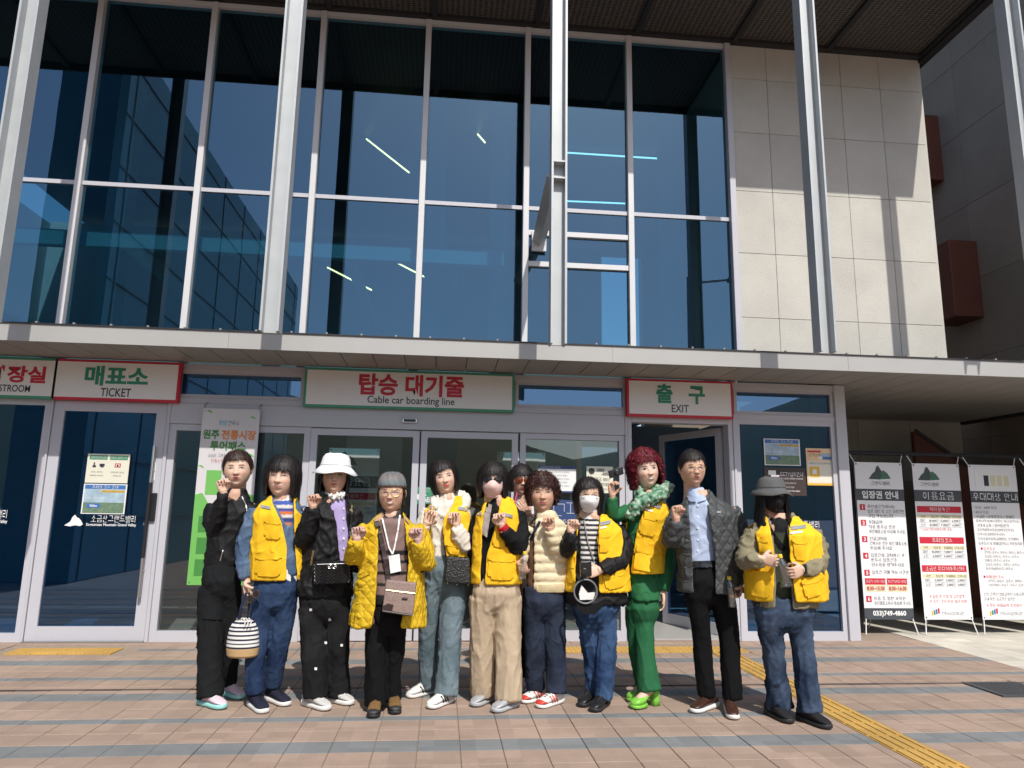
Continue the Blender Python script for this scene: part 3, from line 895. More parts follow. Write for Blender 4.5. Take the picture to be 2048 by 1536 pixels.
def logo(px, y, name, label):
    """white mountain mark with the hall's name, cut vinyl on glass"""
    x0, x1 = onY(px[0], px[3], y).x, onY(px[2], px[3], y).x
    z1, z0 = onY(px[0], px[1], y).z, onY(px[0], px[3], y).z
    s = thing(name, label, 'lettering', ((x0+x1)/2, y, z0))
    W, H = x1-x0, z1-z0
    prof = [(0, .10), (.05, .25), (.10, .42), (.13, .80), (.17, 1.0), (.21, .78), (.25, .70), (.29, .5), (.33, .2), (.28, .05), (.2, .12), (.1, .02)]
    v = [(x0+u*W*.78, y-.001, z0+t*H) for u, t in prof]+[(x0+u*W*.78, y+.001, z0+t*H) for u, t in prof]
    n = len(prof)
    obj_vf('mountain_mark', v, [tuple(range(n)), tuple(range(2*n-1, n-1, -1))]+[(i, (i+1) % n, n+(i+1) % n, n+i) for i in range(n)], M_WHITE, s)
    text('lettering', '소금산그랜드밸리', x0+.36*W, x1-.02*W, z0+.40*H, z1-.02*H, y, M_WHITE, s, .02, fit=True)
    text('lettering', 'Sogeumsan Mountain Grand Valley', x0+.30*W, x1, z0+.02*H, z0+.32*H, y, M_WHITE, s, .02, fit=True)
logo((128, 1029, 272, 1053), doorY, 'glass_lettering', 'white mountain mark and hall name on the ticket door')
logo((-130, 1017, 14, 1047), GY, 'glass_lettering', 'white hall name lettering on the far left pane, mostly cut off')
logo((1499, 1040, 1642, 1064), GY, 'glass_lettering', 'white hall name lettering on the right blue pane behind a person')
poster('aed_sign', 'green AED sign with heart on the sliding door glass', 'sign', (831, 974, 866, 1008), D-.036, M_PGREEN,
       [('자동심장충격기', .15, .06, .85, .18, M_WHITE), ('(자동제세동기)', .15, .22, .85, .32, M_WHITE), ('♥', .06, .42, .42, .85, M_WHITE), ('AED', .45, .60, .97, .90, M_WHITE, .03), ('+', .48, .40, .62, .58, M_WHITE, .05)])
poster('paper_notice', 'white printed safety notice on the pane behind the curly-haired woman', 'notice', (1076, 932, 1152, 985), GY, M_WHITE,
       [('r', 0, 0, 1, .11, M_PNAVY), ('소방안전관리자 현황표', .03, .02, .6, .09, M_WHITE, .02)]+[('소방안전관리자 선임 현황 및 연락처', .08, .2+.13*i, .86-.1*(i % 2), .26+.13*i, M_INK, 0, 'l') for i in range(5)]+[('r', 0, .94, 1, 1, M_PNAVY)])
poster('paper_notice', 'white 2025-2026 award notice on the pane beside the red-haired woman', 'notice', (1173, 933, 1226, 986), GY, M_CREAM,
       [('●', .08, .06, .3, .30, M_INK), ('2025', .36, .08, .7, .19, M_INK, .03), ('-2026', .5, .22, .95, .33, M_INK, .03), ('한국관광 100선', .12, .42, .88, .55, M_INK, .01), ('소금산그랜드밸리', .2, .62, .85, .74, M_INK), ('문화체육관광부 한국관광공사', .15, .82, .85, .89, M_INK)])
poster('floor_plan', 'dark blue evacuation floor plan on the pane low behind the masked woman', 'plan', (1103, 1000, 1153, 1052), GY, M_PNAVY,
       [('r', .08, .15, .5, .165, M_WHITE), ('r', .08, .15, .095, .6, M_WHITE), ('r', .5, .15, .515, .45, M_WHITE), ('r', .08, .6, .4, .615, M_WHITE), ('r', .6, .1, .92, .115, M_WHITE), ('r', .75, .1, .765, .5, M_WHITE), ('r', .6, .5, .92, .515, M_WHITE), ('피난안내도', .1, .75, .6, .88, M_WHITE)])
poster('cctv_notice', 'dark brown CCTV notice below the trekking poster on blue glass', 'notice', (1529, 936, 1612, 991), GY, M_PBROWN,
       [('r', .10, .10, .28, .26, M_WHITE), ('r', .16, .26, .36, .32, M_WHITE), ('CCTV설치안내', .38, .14, .93, .30, M_WHITE, .01), ('설치목적 : 시설안전, 화재예방 및 범죄예방', .3, .36, .92, .42, M_WHITE), ('촬영범위 : 24시간 연속 촬영 및 녹화', .3, .52, .75, .58, M_WHITE), ('관리책임 : 담당부서 및 책임자', .3, .67, .7, .73, M_WHITE), ('연락처 033-749-4860', .3, .80, .9, .87, M_WHITE, .02)])
poster('survey_poster', 'peach and yellow customer survey poster at the edge of blue glass', 'poster', (1613, 897, 1667, 971), GY, M_PPEACH,
       [('r', .06, .06, .55, .11, M_RED), ('고객소통', .08, .14, .55, .22, M_INK, .01), ('r', .55, .13, .9, .22, M_PSKY), ('r', .60, .22, .95, .30, M_PBLUE), ('r', .45, .2, .6, .28, M_WHITE), ('r', .05, .34, .95, .93, M_CREAM), ('r', .10, .50, .46, .78, M_PYEL, .001), ('r', .2, .57, .36, .7, M_WHITE, .002), ('여러분의 의견을 들려주세요', .1, .38, .9, .43, M_INK), ('r', 0, .95, 1, 1, M_PYEL)])

# hanging green market banner left of the sliding doors
def market_banner():
    y = D-.13
    x0, x1 = -2.40, -1.845
    z0, z1 = FZ(400, 1170, y), FZ(475, 818, y)
    s = thing('market_banner', 'white and green traditional market banner hanging beside the sliding doors', 'banner', ((x0+x1)/2, y, z0))
    M_BG = mat('banner_green', (0.16, 0.45, 0.10), 0.5, var=.04)
    M_BW = mat('banner_white', (0.62, 0.60, 0.60), 0.5, var=.03)
    M_BO = mat('banner_orange', (0.75, 0.25, 0.05), 0.5)
    M_BDG = mat('banner_deep_green', (0.06, 0.24, 0.05), 0.5)
    box('cloth', x0, x1, y-.003, y, z0, z1, M_BW, s)
    W, H = x1-x0, z1-z0
    def blk(u0, v0, u1, v1, mt, e=0): box('print_block', x0+u0*W, x0+u1*W, y-.0042-e, y-.003, z1-v1*H, z1-v0*H, mt, s)
    def tx(t, u0, v0, u1, v1, mt, b=0): text('lettering', t, x0+u0*W, x0+u1*W, z1-v1*H, z1-v0*H, y-.008, mt, s, b, fit=True)
    n = 10
    hill = [(0, .5), (.12, .49), (.2, .53), (.3, .58), (.5, .6), (.7, .58), (.8, .53), (.9, .49), (1, .5), (1, 1), (0, 1)]
    hv = [(x0+u*W, y-.0045, z1-v*H) for u, v in hill]+[(x0+u*W, y-.003, z1-v*H) for u, v in hill]
    k = len(hill)
    obj_vf('print_block', hv, [tuple(range(k)), tuple(range(2*k-1, k-1, -1))]+[(i, (i+1) % k, k+(i+1) % k, k+i) for i in range(k)], M_BG, s)
    blk(.16, .36, .42, .50, M_BG); blk(.60, .36, .86, .50, M_INK)
    for i in range(3): blk(.1, .62+.12*i, .85, .71+.12*i, M_BDG, .002)
    tx('원주시', .46, .07, .64, .10, M_INK); blk(.30, .07, .43, .10, M_PSKY)
    tx('원주', .04, .125, .32, .18, M_BDG, .03); tx('전통시장', .36, .125, .96, .18, M_BO, .03); tx('투어패스', .18, .19, .80, .245, M_BDG, .03)
    tx('소금산 그랜드밸리도 즐기고,', .16, .265, .80, .285, M_INK); tx('전통시장도 즐기고!', .22, .295, .7, .315, M_RED)
    for u, v in ((.12, .02), (.88, .05), (.06, .34), (.93, .33), (.9, .27)):
        c = Vector((x0+u*W, y-.005, z1-v*H))
        obj_vf('leaf_print', [c+Vector((-.03, 0, .012)), c+Vector((0, 0, -.006)), c+Vector((.032, 0, -.016)), c+Vector((.004, 0, .014))], [(0, 1, 2, 3)], M_BG, s, fix=False)
    for u, v in ((.04, .018), (.96, .018), (.04, .985), (.96, .985)):
        obj_vf('eyelet', *lathe_vf([(.010, 0), (.008, .004)], (x0+u*W, y-.003, z1-v*H), 10, (0, -1, 0)), M_CHROME, s)
    for u in (.02, .98):
        obj_vf('hook', *tube_vf([(x0+u*W, y, z1-.01), (x0+u*W, y+.02, z1+.05), (x0+u*W, D-.05, z1+.06)], .006, 6), M_CHROME, s)
market_banner()

# X-stand banners to the right
M_SLATE = mat('banner_slate', (0.055, 0.065, 0.075), 0.5, var=.05)
M_BPAPER = mat('banner_paper', (0.78, 0.78, 0.79), 0.5, var=.02)
M_MTN = mat('mountain_dark', (0.05, 0.07, 0.065), 0.5)
M_MTNG = mat('mountain_green', (0.06, 0.16, 0.10), 0.5)
M_KEY = mat('table_head', (0.70, 0.66, 0.45), 0.5, var=.02)
def xbanner(x0, x1, y, z0, z1, kind, label, group=None, rod=True):
    s = thing('stand_banner', label, 'banner', ((x0+x1)/2, y, 0), group)
    W, H = x1-x0, z1-z0
    lean = 0.0
    box('cloth', x0, x1, y-.002, y, z0, z1, M_BPAPER, s)
    def blk(u0, v0, u1, v1, mt, e=0): box('print_block', x0+u0*W, x0+u1*W, y-.0032-e, y-.002, z1-v1*H, z1-v0*H, mt, s)
    def tx(t, u0, v0, u1, v1, mt, b=0, al='c'): text('lettering', t, x0+u0*W, x0+u1*W, z1-v1*H, z1-v0*H, y-.0065, mt, s, b, align=al)
    def poly(pts, mt, e=0):
        v = [(x0+a*W, y-.0034-e, z1-b*H) for a, b in pts]
        obj_vf('mountain_mark', v, [tuple(range(len(v)))], mt, s, fix=False)
    if kind in (1, 2):
        du = 0 if kind == 1 else -.18
        poly([(.28+du, .11), (.36+du, .075), (.42+du, .06), (.46+du, .025), (.50+du, .022), (.55+du, .05), (.6+du, .07), (.58+du, .085), (.66+du, .105), (.5+du, .112)], M_MTN)
        poly([(.5+du, .112), (.57+du, .085), (.53+du, .07), (.6+du, .05), (.68+du, .07), (.75+du, .105)], M_MTNG, .0004)
        tx('그랜드밸리', .28+du, .125, .75+du, .15, M_SLATE)
    blk(0, .175, 1, .25, M_SLATE)
    if kind == 1:
        tx('입장권 안내', .1, .187, .88, .238, M_WHITE, .03)
        L_ = [(1, ['무인발권기에서는', '일반 대인 및 소인 입장권만', '구입 가능합니다.']), (2, ['우대금액', '적용 받으실 분은', '유인매표소를 이용해 주세요.']), (3, ['현금결제를', '원하시는 분은 유인 매표소를', '이용해 주세요']), (4, ['입장권을 결제하신 후', '반드시 입장권과', '영수증을 챙겨주세요.']), (5, ['입장권 구매 가능 시간은']), (6, ['이용 중 불편 사항은', '유인매표소에서 말씀해 주세요.'])]
        vv = [.275, .375, .48, .585, .692, .855]
        for (n_, ls), v0 in zip(L_, vv):
            blk(.05, v0, .16, v0+.038, M_RED, .0006); tx(str(n_), .08, v0+.007, .13, v0+.031, M_WHITE, .03)
            for i, t in enumerate(ls): tx(t, .21, v0+.003+i*.03, .97, v0+.025+i*.03, M_INK, .012, 'l')
        for u0, t1, t2 in ((.05, '동절기 (11월~3월)', '8:30~15:30'), (.50, '하절기(4월~10월)', '8:30~16:30')):
            blk(u0, .745, u0+.42, .785, M_RED); blk(u0, .785, u0+.42, .83, M_KEY); tx(t1, u0+.02, .755, u0+.4, .775, M_WHITE, .02); tx(t2, u0+.03, .795, u0+.39, .82, M_RED, .02)
        blk(0, .93, 1, 1, M_SLATE); tx('033)749-4860', .06, .945, .95, .985, M_WHITE, .035)
    elif kind == 2:
        tx('이용요금', .15, .187, .86, .238, M_WHITE, .012)
        for v0, t, rws in ((.28, '케이블카권', ('18,000원', '12,000원', '6,000원', '10,000원', '7,000원', '4,000원')), (.48, '트레킹코스', ('10,000원', '7,000원', '4,000원', '6,000원', '4,000원', '2,000원')), (.66, '소금산 미디어아트센터', ('5,000원', '3,000원', '2,000원', '3,000원', '2,000원', '1,000원'))):
            blk(.03, v0, .96, v0+.042, M_RED); tx(t, .1, v0+.008, .9, v0+.034, M_WHITE, .02)
            v1 = v0+.055
            blk(.03, v1, .96, v1+.025, M_KEY)
            for i, hd in enumerate(('구분', '정상가', '우대대상', '원주시민')): tx(hd, .05+.235*i, v1+.005, .05+.235*i+.19, v1+.021, M_INK)
            for r_ in range(2):
                blk(.03, v1+.025+.028*(r_+1), .96, v1+.0258+.028*(r_+1), M_SLATE)
                tx(('대인', '소인')[r_], .06, v1+.030+.028*r_, .2, v1+.048+.028*r_, M_INK)
                for i in range(3): tx(rws[r_*3+i], .27+.235*i, v1+.030+.028*r_, .47+.235*i, v1+.048+.028*r_, M_INK, .01)
        tx('* 소금산 미디어아트센터 포함', .06, .42, .72, .437, M_RED, .01, 'l')
        tx('※ 입장 후 환불 및 교환불가', .14, .845, .86, .866, M_RED, .01); tx('※ 소인 : 7세 이상 12세 이하', .14, .875, .9, .896, M_RED, .01)
    else:
        tx('우대대상 안내', .03, .187, .97, .238, M_WHITE, .02)
        for i, t in enumerate(('· 단체 : 20명 이상', '· 65세 이상', '· 수급자 / 한부모가족 / 장애인', '· 다자녀가정(19세 미만인 자녀 2인이상)', '· 국가유공자 / 병역명문가', '· 강원특별자치도민(명예강원도민)', '· 원주시민(명예원주시민)', '· 관광상품이용자(글램핑장, 오크밸리)', '· 동주도시 및 자매결연도시 주민등록자')):
            tx(t, .03, .275+.029*i, .97, .294+.029*i, M_INK, .01, 'l')
        tx('▶동주도시', .1, .54, .4, .56, M_RED, .02, 'l')
        for i, t in enumerate(('경기도-광주시, 양주시, 여주시, 파주시', '충청도-청주시, 충주시, 공주시', '전라도-전주시, 나주시', '경상도-영주시, 경주시, 상주시', '제주특별자치도-제주시')):
            tx(t, .16, .566+.026*i, .97, .583+.026*i, M_INK, 0, 'l')
        tx('▶자매결연 도시', .1, .72, .5, .74, M_RED, .02, 'l'); tx('경기도-성남시, 김포시, 평택시', .18, .748, .9, .765, M_INK, 0, 'l'); tx('서울특별시-강남구, 강동구, 도봉구', .18, .774, .97, .79, M_INK, 0, 'l')
        tx('· 군인·군무원·경찰공무원·소방공무원', .03, .83, .95, .85, M_INK, .01, 'l'); tx('· 관내 이전 공공기관 임직원', .03, .86, .7, .88, M_INK, .01, 'l'); tx('※ 모든 우대금액 중복할인 불가', .1, .9, .97, .92, M_RED, .01)
        box('taped_sheet', x0+.12*W, x0+.86*W, y-.006, y-.003, z1-.165*H, z1-.012*H, M_WHITE, s)
        for q in range(4): box('sheet_print', x0+(.3+.14*q)*W, x0+(.40+.14*q)*W, y-.0075, y-.006, z1-.14*H, z1-.07*H, M_INK if q == 0 else M_KEY, s)
    if kind in (2, 3):
        for i, c in enumerate((M_PYEL, M_PGREEN, M_PBLUE, M_RED)): blk(.15+.045*i, .948-.006*i, .185+.045*i, .975-.004*i, c)
        tx('원주시시설관리공단', .36, .95, .82, .972, M_INK, .01)
    for u, v in ((.035, .012), (.965, .012), (.035, .988), (.965, .988)):
        obj_vf('eyelet', *lathe_vf([(.009, 0), (.007, .003)], (x0+u*W, y-.002, z1-v*H), 10, (0, -1, 0)), M_DARK, s)
    if rod:
        cx_ = (x0+x1)/2
        for sx in (-1, 1):
            ex = cx_+sx*W*.47
            obj_vf('frame_rod', *tube_vf([(ex, y+.004, z0+.02), (cx_+sx*.02, y+.05, .85), (cx_-sx*W*.47, y+.004, z1-.02)], .005, 6), M_WHITE, s)
            obj_vf('foot_rod', *tube_vf([(ex, y+.006, z0+.03), (ex+sx*.035, y-.03, .004)], .006, 6), M_WHITE, s)
            obj_vf('tip_rod', *tube_vf([(ex, y+.006, z1-.02), (ex+sx*.05, y+.03, z1+.09)], .005, 6), M_WHITE, s)
        obj_vf('foot_rod', *tube_vf([(cx_, y+.05, .85), (cx_, y+.40, .004)], .006, 6), M_WHITE, s)
    return s
def bx(px, py, Y): return onY(px, py, Y).x
BY = 7.66
zb0, zb1 = FZ(1780, 1239, BY), FZ(1755, 925, BY)
xbanner(bx(1719, 1080, BY), bx(1815, 1080, BY), BY, zb0, zb1, 1, 'white stand banner headed with ticket guidance and a phone number')
xbanner(bx(1836, 1080, BY), bx(1931, 1080, BY), BY, zb0, zb1, 2, 'white stand banner listing fares in three red-headed tables')
xbanner(bx(1950, 1080, BY), bx(2046, 1080, BY), BY, zb0, zb1, 3, 'white stand banner listing discount groups with a taped sheet on top')
xbanner(bx(2066, 1080, BY), bx(2162, 1080, BY), BY, zb0, zb1, 1, 'white stand banner beside the discount banner, only its edge showing')
# two more of them stand indoors behind the sliding doors
xbanner(-1.28, -.72, D+.75, .17, 1.95, 2, 'fare banner standing indoors behind the left sliding door', rod=False)
xbanner(.62, 1.18, D+.75, .17, 1.95, 3, 'discount banner standing indoors behind the right fixed pane', rod=False)
rail = thing('railing', 'dark grey horizontal rail behind the stand banners', 'railing', (6.2, BY+.14, 0))
zr = FZ(1850, 909, BY+.14)
obj_vf('top_rail', *tube_vf([(4.52, BY+.14, zr), (7.9, BY+.14, zr)], .026, 8), M_DARK, rail)
for x in (4.75, 7.4): obj_vf('post', *tube_vf([(x, BY+.14, 0), (x, BY+.14, zr)], .022, 8), M_DARK, rail)
#PEOPLE
# ================================================================= PEOPLE
def catmull(pts, n=5):
    """smooth a list of (Vector, radius) control points"""
    P = [Vector(p) for p, r in pts]; Rr = [r for p, r in pts]
    out = []
    for i in range(len(P)-1):
        p0, p1, p2, p3 = P[max(i-1, 0)], P[i], P[i+1], P[min(i+2, len(P)-1)]
        for k in range(n):
            t = k/n
            q = 0.5*((2*p1)+(p2-p0)*t+(2*p0-5*p1+4*p2-p3)*t*t+(3*p1-p0-3*p2+p3)*t**3)
            out.append((q, Rr[i]*(1-t)+Rr[i+1]*t))
    out.append((P[-1], Rr[-1]))
    return out
def limb_vf(ctrl, n=14, sm=5, flat=1.0):
    pts = catmull(ctrl, sm)
    return tube_vf([p for p, r in pts], [r for p, r in pts], n)
def ring_loft(rings, n=28, pw=2.4):
    """rings: (centre, half width vector U, half depth vector V)"""
    V, F = [], []
    for c, U, W in rings:
        for k in range(n):
            a = 2*math.pi*k/n
            ca, sa = math.cos(a), math.sin(a)
            e = 2/pw
            V.append(Vector(c)+U*(math.copysign(abs(ca)**e, ca))+W*(math.copysign(abs(sa)**e, sa)))
    m_ = len(rings)
    for i in range(m_-1):
        for k in range(n):
            F.append((i*n+k, i*n+(k+1) % n, (i+1)*n+(k+1) % n, (i+1)*n+k))
    F.append(tuple(range(n-1, -1, -1))); F.append(tuple(range((m_-1)*n, m_*n)))
    return V, F
def remesh(parts, voxel, smooth=4, sf=0.5):
    """fuse closed pieces into one continuous skin; returns arrays"""
    V, F = join_vf(parts)
    me = mkmesh('w', V, F); fixn(me)
    ob = bpy.data.objects.new('w', me)
    md = ob.modifiers.new('r', 'REMESH'); md.mode = 'VOXEL'; md.voxel_size = voxel
    if smooth:
        ms = ob.modifiers.new('s', 'SMOOTH'); ms.iterations = smooth; ms.factor = sf
    m2 = tmp_eval(ob)
    co = np.zeros(len(m2.vertices)*3); m2.vertices.foreach_get('co', co); co = co.reshape(-1, 3)
    no = np.zeros(len(m2.vertices)*3); m2.vertices.foreach_get('normal', no); no = no.reshape(-1, 3)
    fc = np.zeros(len(m2.polygons)*4, dtype=np.int32)
    try:
        m2.polygons.foreach_get('vertices', fc); fc = fc.reshape(-1, 4)
    except Exception:
        fc = np.array([tuple(p.vertices)[:4] for p in m2.polygons])
    bpy.data.objects.remove(ob); bpy.data.meshes.remove(me); bpy.data.meshes.remove(m2)
    return co, no, fc
def projn(co):
    q = co-np.array(CAM)
    w = q@np.array(CF)
    return 1024+FPX*(q@np.array(CR))/w, 768-FPX*(q@np.array(CU))/w
def inpoly(x, y, poly):
    ins = np.zeros(len(x), dtype=bool)
    n = len(poly)
    for i in range(n):
        x0, y0 = poly[i]; x1, y1 = poly[(i+1) % n]
        c = ((y0 > y) != (y1 > y))
        with np.errstate(divide='ignore', invalid='ignore'):
            xi = (x1-x0)*(y-y0)/(y1-y0+1e-12)+x0
        ins ^= c & (x < xi)
    return ins
def folds(co, no, amp, fx, fz, seed=0):
    """thin drape ridges: warped, mostly vertical, with diagonal pulls"""
    out = co.copy()
    for i in range(len(co)):
        p = co[i]
        wv = noise.noise(Vector((p[0]*4+seed, p[1]*4, p[2]*5)))*.9
        a = noise.noise(Vector((p[0]*fx+seed+wv, p[1]*fx+wv, p[2]*fz+p[0]*fx*.35)))
        b = noise.noise(Vector((p[0]*fx*.9-p[2]*fz*1.6, p[1]*fx*.9+seed, p[2]*fz*1.5)))
        r = max(0.0, 1-3.2*abs(a)); q = max(0.0, 1-3.6*abs(b))
        out[i] += no[i]*amp*(1.15*r*r+0.75*q*q*q-0.30)
    return out
def segdist(P, a, b):
    a = np.array(a); b = np.array(b); d = b-a
    t = np.clip(((P-a)@d)/(d@d), 0, 1)
    return np.linalg.norm(P-(a+t[:, None]*d), axis=1)

SKIN = (0.60, 0.37, 0.265)
M_SKIN = attr_mat('skin', 0.5, 0.05, 300, 0.35, sss=0.22)
def cloth(name, col, rough=0.85, var=0.10, scale=9, bump=0.25, bscale=420, spec=0.25):
    key = 'cloth_'+name
    if key in MATS: return MATS[key]
    mt = mat(key, col, rough, 0, var, scale, bump, bscale, spec)
    N, L = mt.node_tree.nodes, mt.node_tree.links
    P = N['Principled BSDF']
    old = P.inputs['Normal'].links[0].from_node
    tc = N.new('ShaderNodeTexCoord'); mp = N.new('ShaderNodeMapping'); mp.inputs['Scale'].default_value = (1, 1, .55); mp.inputs['Rotation'].default_value = (.3, .5, 0)
    L.new(tc.outputs['Object'], mp.inputs['Vector'])
    w = N.new('ShaderNodeTexNoise'); w.inputs['Scale'].default_value = 10; w.inputs['Detail'].default_value = 1.5; w.inputs['Distortion'].default_value = .7
    L.new(mp.outputs[0], w.inputs['Vector'])
    b2 = N.new('ShaderNodeBump'); b2.inputs['Strength'].default_value = .22; b2.inputs['Distance'].default_value = .03
    L.new(w.outputs['Fac'], b2.inputs['Height']); L.new(old.outputs[0], b2.inputs['Normal']); L.new(b2.outputs[0], P.inputs['Normal'])
    return mt
def denim(name, col, fade):
    key = 'denim_'+name
    if key in MATS: return MATS[key]
    mt, N, L, P = newmat(key)
    tc = N.new('ShaderNodeTexCoord')
    n1 = N.new('ShaderNodeTexNoise'); n1.inputs['Scale'].default_value = 5; n1.inputs['Detail'].default_value = 6; L.new(tc.outputs['Object'], n1.inputs['Vector'])
    mp = N.new('ShaderNodeMapping'); mp.inputs['Scale'].default_value = (430, 430, 150); L.new(tc.outputs['Object'], mp.inputs['Vector'])
    n2 = N.new('ShaderNodeTexNoise'); n2.inputs['Scale'].default_value = 1; n2.inputs['Detail'].default_value = 2; L.new(mp.outputs[0], n2.inputs['Vector'])
    ad = N.new('ShaderNodeMath'); ad.operation = 'MULTIPLY_ADD'; ad.inputs[1].default_value = 0.30; L.new(n2.outputs['Fac'], ad.inputs[0]); L.new(n1.outputs['Fac'], ad.inputs[2])
    rp = N.new('ShaderNodeValToRGB'); rp.color_ramp.elements[0].position = 0.52; rp.color_ramp.elements[0].color = (*col, 1); rp.color_ramp.elements[1].position = 0.95; rp.color_ramp.elements[1].color = (*fade, 1)
    L.new(ad.outputs[0], rp.inputs[0]); L.new(rp.outputs[0], P.inputs['Base Color'])
    P.inputs['Roughness'].default_value = 0.9; P.inputs['Specular IOR Level'].default_value = 0.2
    b = N.new('ShaderNodeBump'); b.inputs['Strength'].default_value = 0.25; b.inputs['Distance'].default_value = 0.003
    L.new(n2.outputs['Fac'], b.inputs['Height'])
    w = N.new('ShaderNodeTexNoise'); w.inputs['Scale'].default_value = 13; w.inputs['Detail'].default_value = 2; w.inputs['Distortion'].default_value = .8; L.new(tc.outputs['Object'], w.inputs['Vector'])
    b2 = N.new('ShaderNodeBump'); b2.inputs['Strength'].default_value = .3; b2.inputs['Distance'].default_value = .03
    L.new(w.outputs['Fac'], b2.inputs['Height']); L.new(b.outputs[0], b2.inputs['Normal']); L.new(b2.outputs[0], P.inputs['Normal'])
    MATS[key] = mt
    return mt
def quilt(name, col, pitch=0.06, slope=1.0, rough=0.7, depth=0.012):
    """diamond quilting as relief"""
    key = 'quilt_'+name
    if key in MATS: return MATS[key]
    mt, N, L, P = newmat(key)
    tc = N.new('ShaderNodeTexCoord'); sp = N.new('ShaderNodeSeparateXYZ'); L.new(tc.outputs['Object'], sp.inputs[0])
    def mth(op, a, b=None):
        k = N.new('ShaderNodeMath'); k.operation = op
        for i, q in enumerate((a, b)):
            if q is None: continue
            if isinstance(q, (int, float)): k.inputs[i].default_value = q
            else: L.new(q, k.inputs[i])
        return k.outputs[0]
    u = mth('ADD', sp.outputs['X'], mth('MULTIPLY', sp.outputs['Y'], 0.8))
    zz = mth('MULTIPLY', sp.outputs['Z'], slope)
    def tri(q): return mth('PINGPONG', mth('DIVIDE', q, pitch), 0.5)
    hgt = mth('MINIMUM', tri(mth('ADD', u, zz)), tri(mth('SUBTRACT', u, zz)))
    hs = mth('POWER', mth('MULTIPLY', hgt, 2.0), 0.45)
    b = N.new('ShaderNodeBump'); b.inputs['Strength'].default_value = 0.8; b.inputs['Distance'].default_value = depth
    L.new(hs, b.inputs['Height']); L.new(b.outputs[0], P.inputs['Normal'])
    n1 = N.new('ShaderNodeTexNoise'); n1.inputs['Scale'].default_value = 8; L.new(tc.outputs['Object'], n1.inputs['Vector'])
    mx = N.new('ShaderNodeMix'); mx.data_type = 'RGBA'; mx.inputs['A'].default_value = (*[c*.88 for c in col], 1); mx.inputs['B'].default_value = (*[min(1, c*1.1) for c in col], 1)
    L.new(n1.outputs['Fac'], mx.inputs['Factor']); L.new(mx.outputs['Result'], P.inputs['Base Color'])
    P.inputs['Roughness'].default_value = rough; P.inputs['Specular IOR Level'].default_value = 0.3
    MATS[key] = mt
    return mt

# ---- hands -------------------------------------------------------
_hand = {}
def hand_vf(pose):
    """right-handed base hand: wrist at origin, fingers along +Z, palm faces -Y, thumb on +X side"""
    if pose in _hand: return _hand[pose]
    curl = {'fist': (82, 96, 66), 'grip': (48, 58, 40), 'soft': (18, 26, 18), 'heart': (60, 80, 50)}[pose]
    parts = [limb_vf([((0, 0, -.045), .027), ((0, 0, -.01), .026), ((0, 0, .02), .030)], 12, 3)]
    # palm as a flattened loft
    parts.append(ring_loft([(Vector((0, .001, .0)), Vector((.028, 0, 0)), Vector((0, .017, 0))), (Vector((.002, .001, .03)), Vector((.040, 0, 0)), Vector((0, .017, 0))), (Vector((0, .002, .065)), Vector((.043, 0, 0)), Vector((0, .015, 0))), (Vector((-.001, .003, .09)), Vector((.041, 0, 0)), Vector((0, .011, 0)))], 18, 2.6))
    for i, (fx, ln, rr) in enumerate(((.032, .072, .0088), (.011, .080, .0090), (-.011, .074, .0087), (-.031, .058, .0078))):
        p = Vector((fx, .003, .086)); a = 0
        ctrl = [(p-Vector((0, 0, .02)), rr)]
        ctrl.append((p, rr))
        for j, fr in enumerate((.45, .30, .25)):
            a += R(curl[j])
            p = p+Vector((0, -math.sin(a), math.cos(a)))*ln*fr
            ctrl.append((p, rr*(1-.07*(j+1))))
        parts.append(limb_vf(ctrl, 10, 3))
    if pose in ('fist', 'heart'):
        th = [(Vector((.028, -.004, .018)), .014), (Vector((.047, -.020, .045)), .0125), (Vector((.036, -.046, .066)), .0105), (Vector((.008, -.054, .070)), .009)]
    elif pose == 'grip':
        th = [(Vector((.028, -.004, .018)), .014), (Vector((.050, -.028, .040)), .0125), (Vector((.046, -.056, .058)), .0105), (Vector((.030, -.070, .066)), .009)]
    else:
        th = [(Vector((.028, -.002, .018)), .014), (Vector((.052, -.012, .045)), .0125), (Vector((.060, -.018, .072)), .0105), (Vector((.058, -.026, .092)), .009)]
    parts.append(limb_vf(th, 10, 3))
    co, no, fc = remesh(parts, 0.0038, 2, 0.5)
    _hand[pose] = (co, fc)
    return _hand[pose]

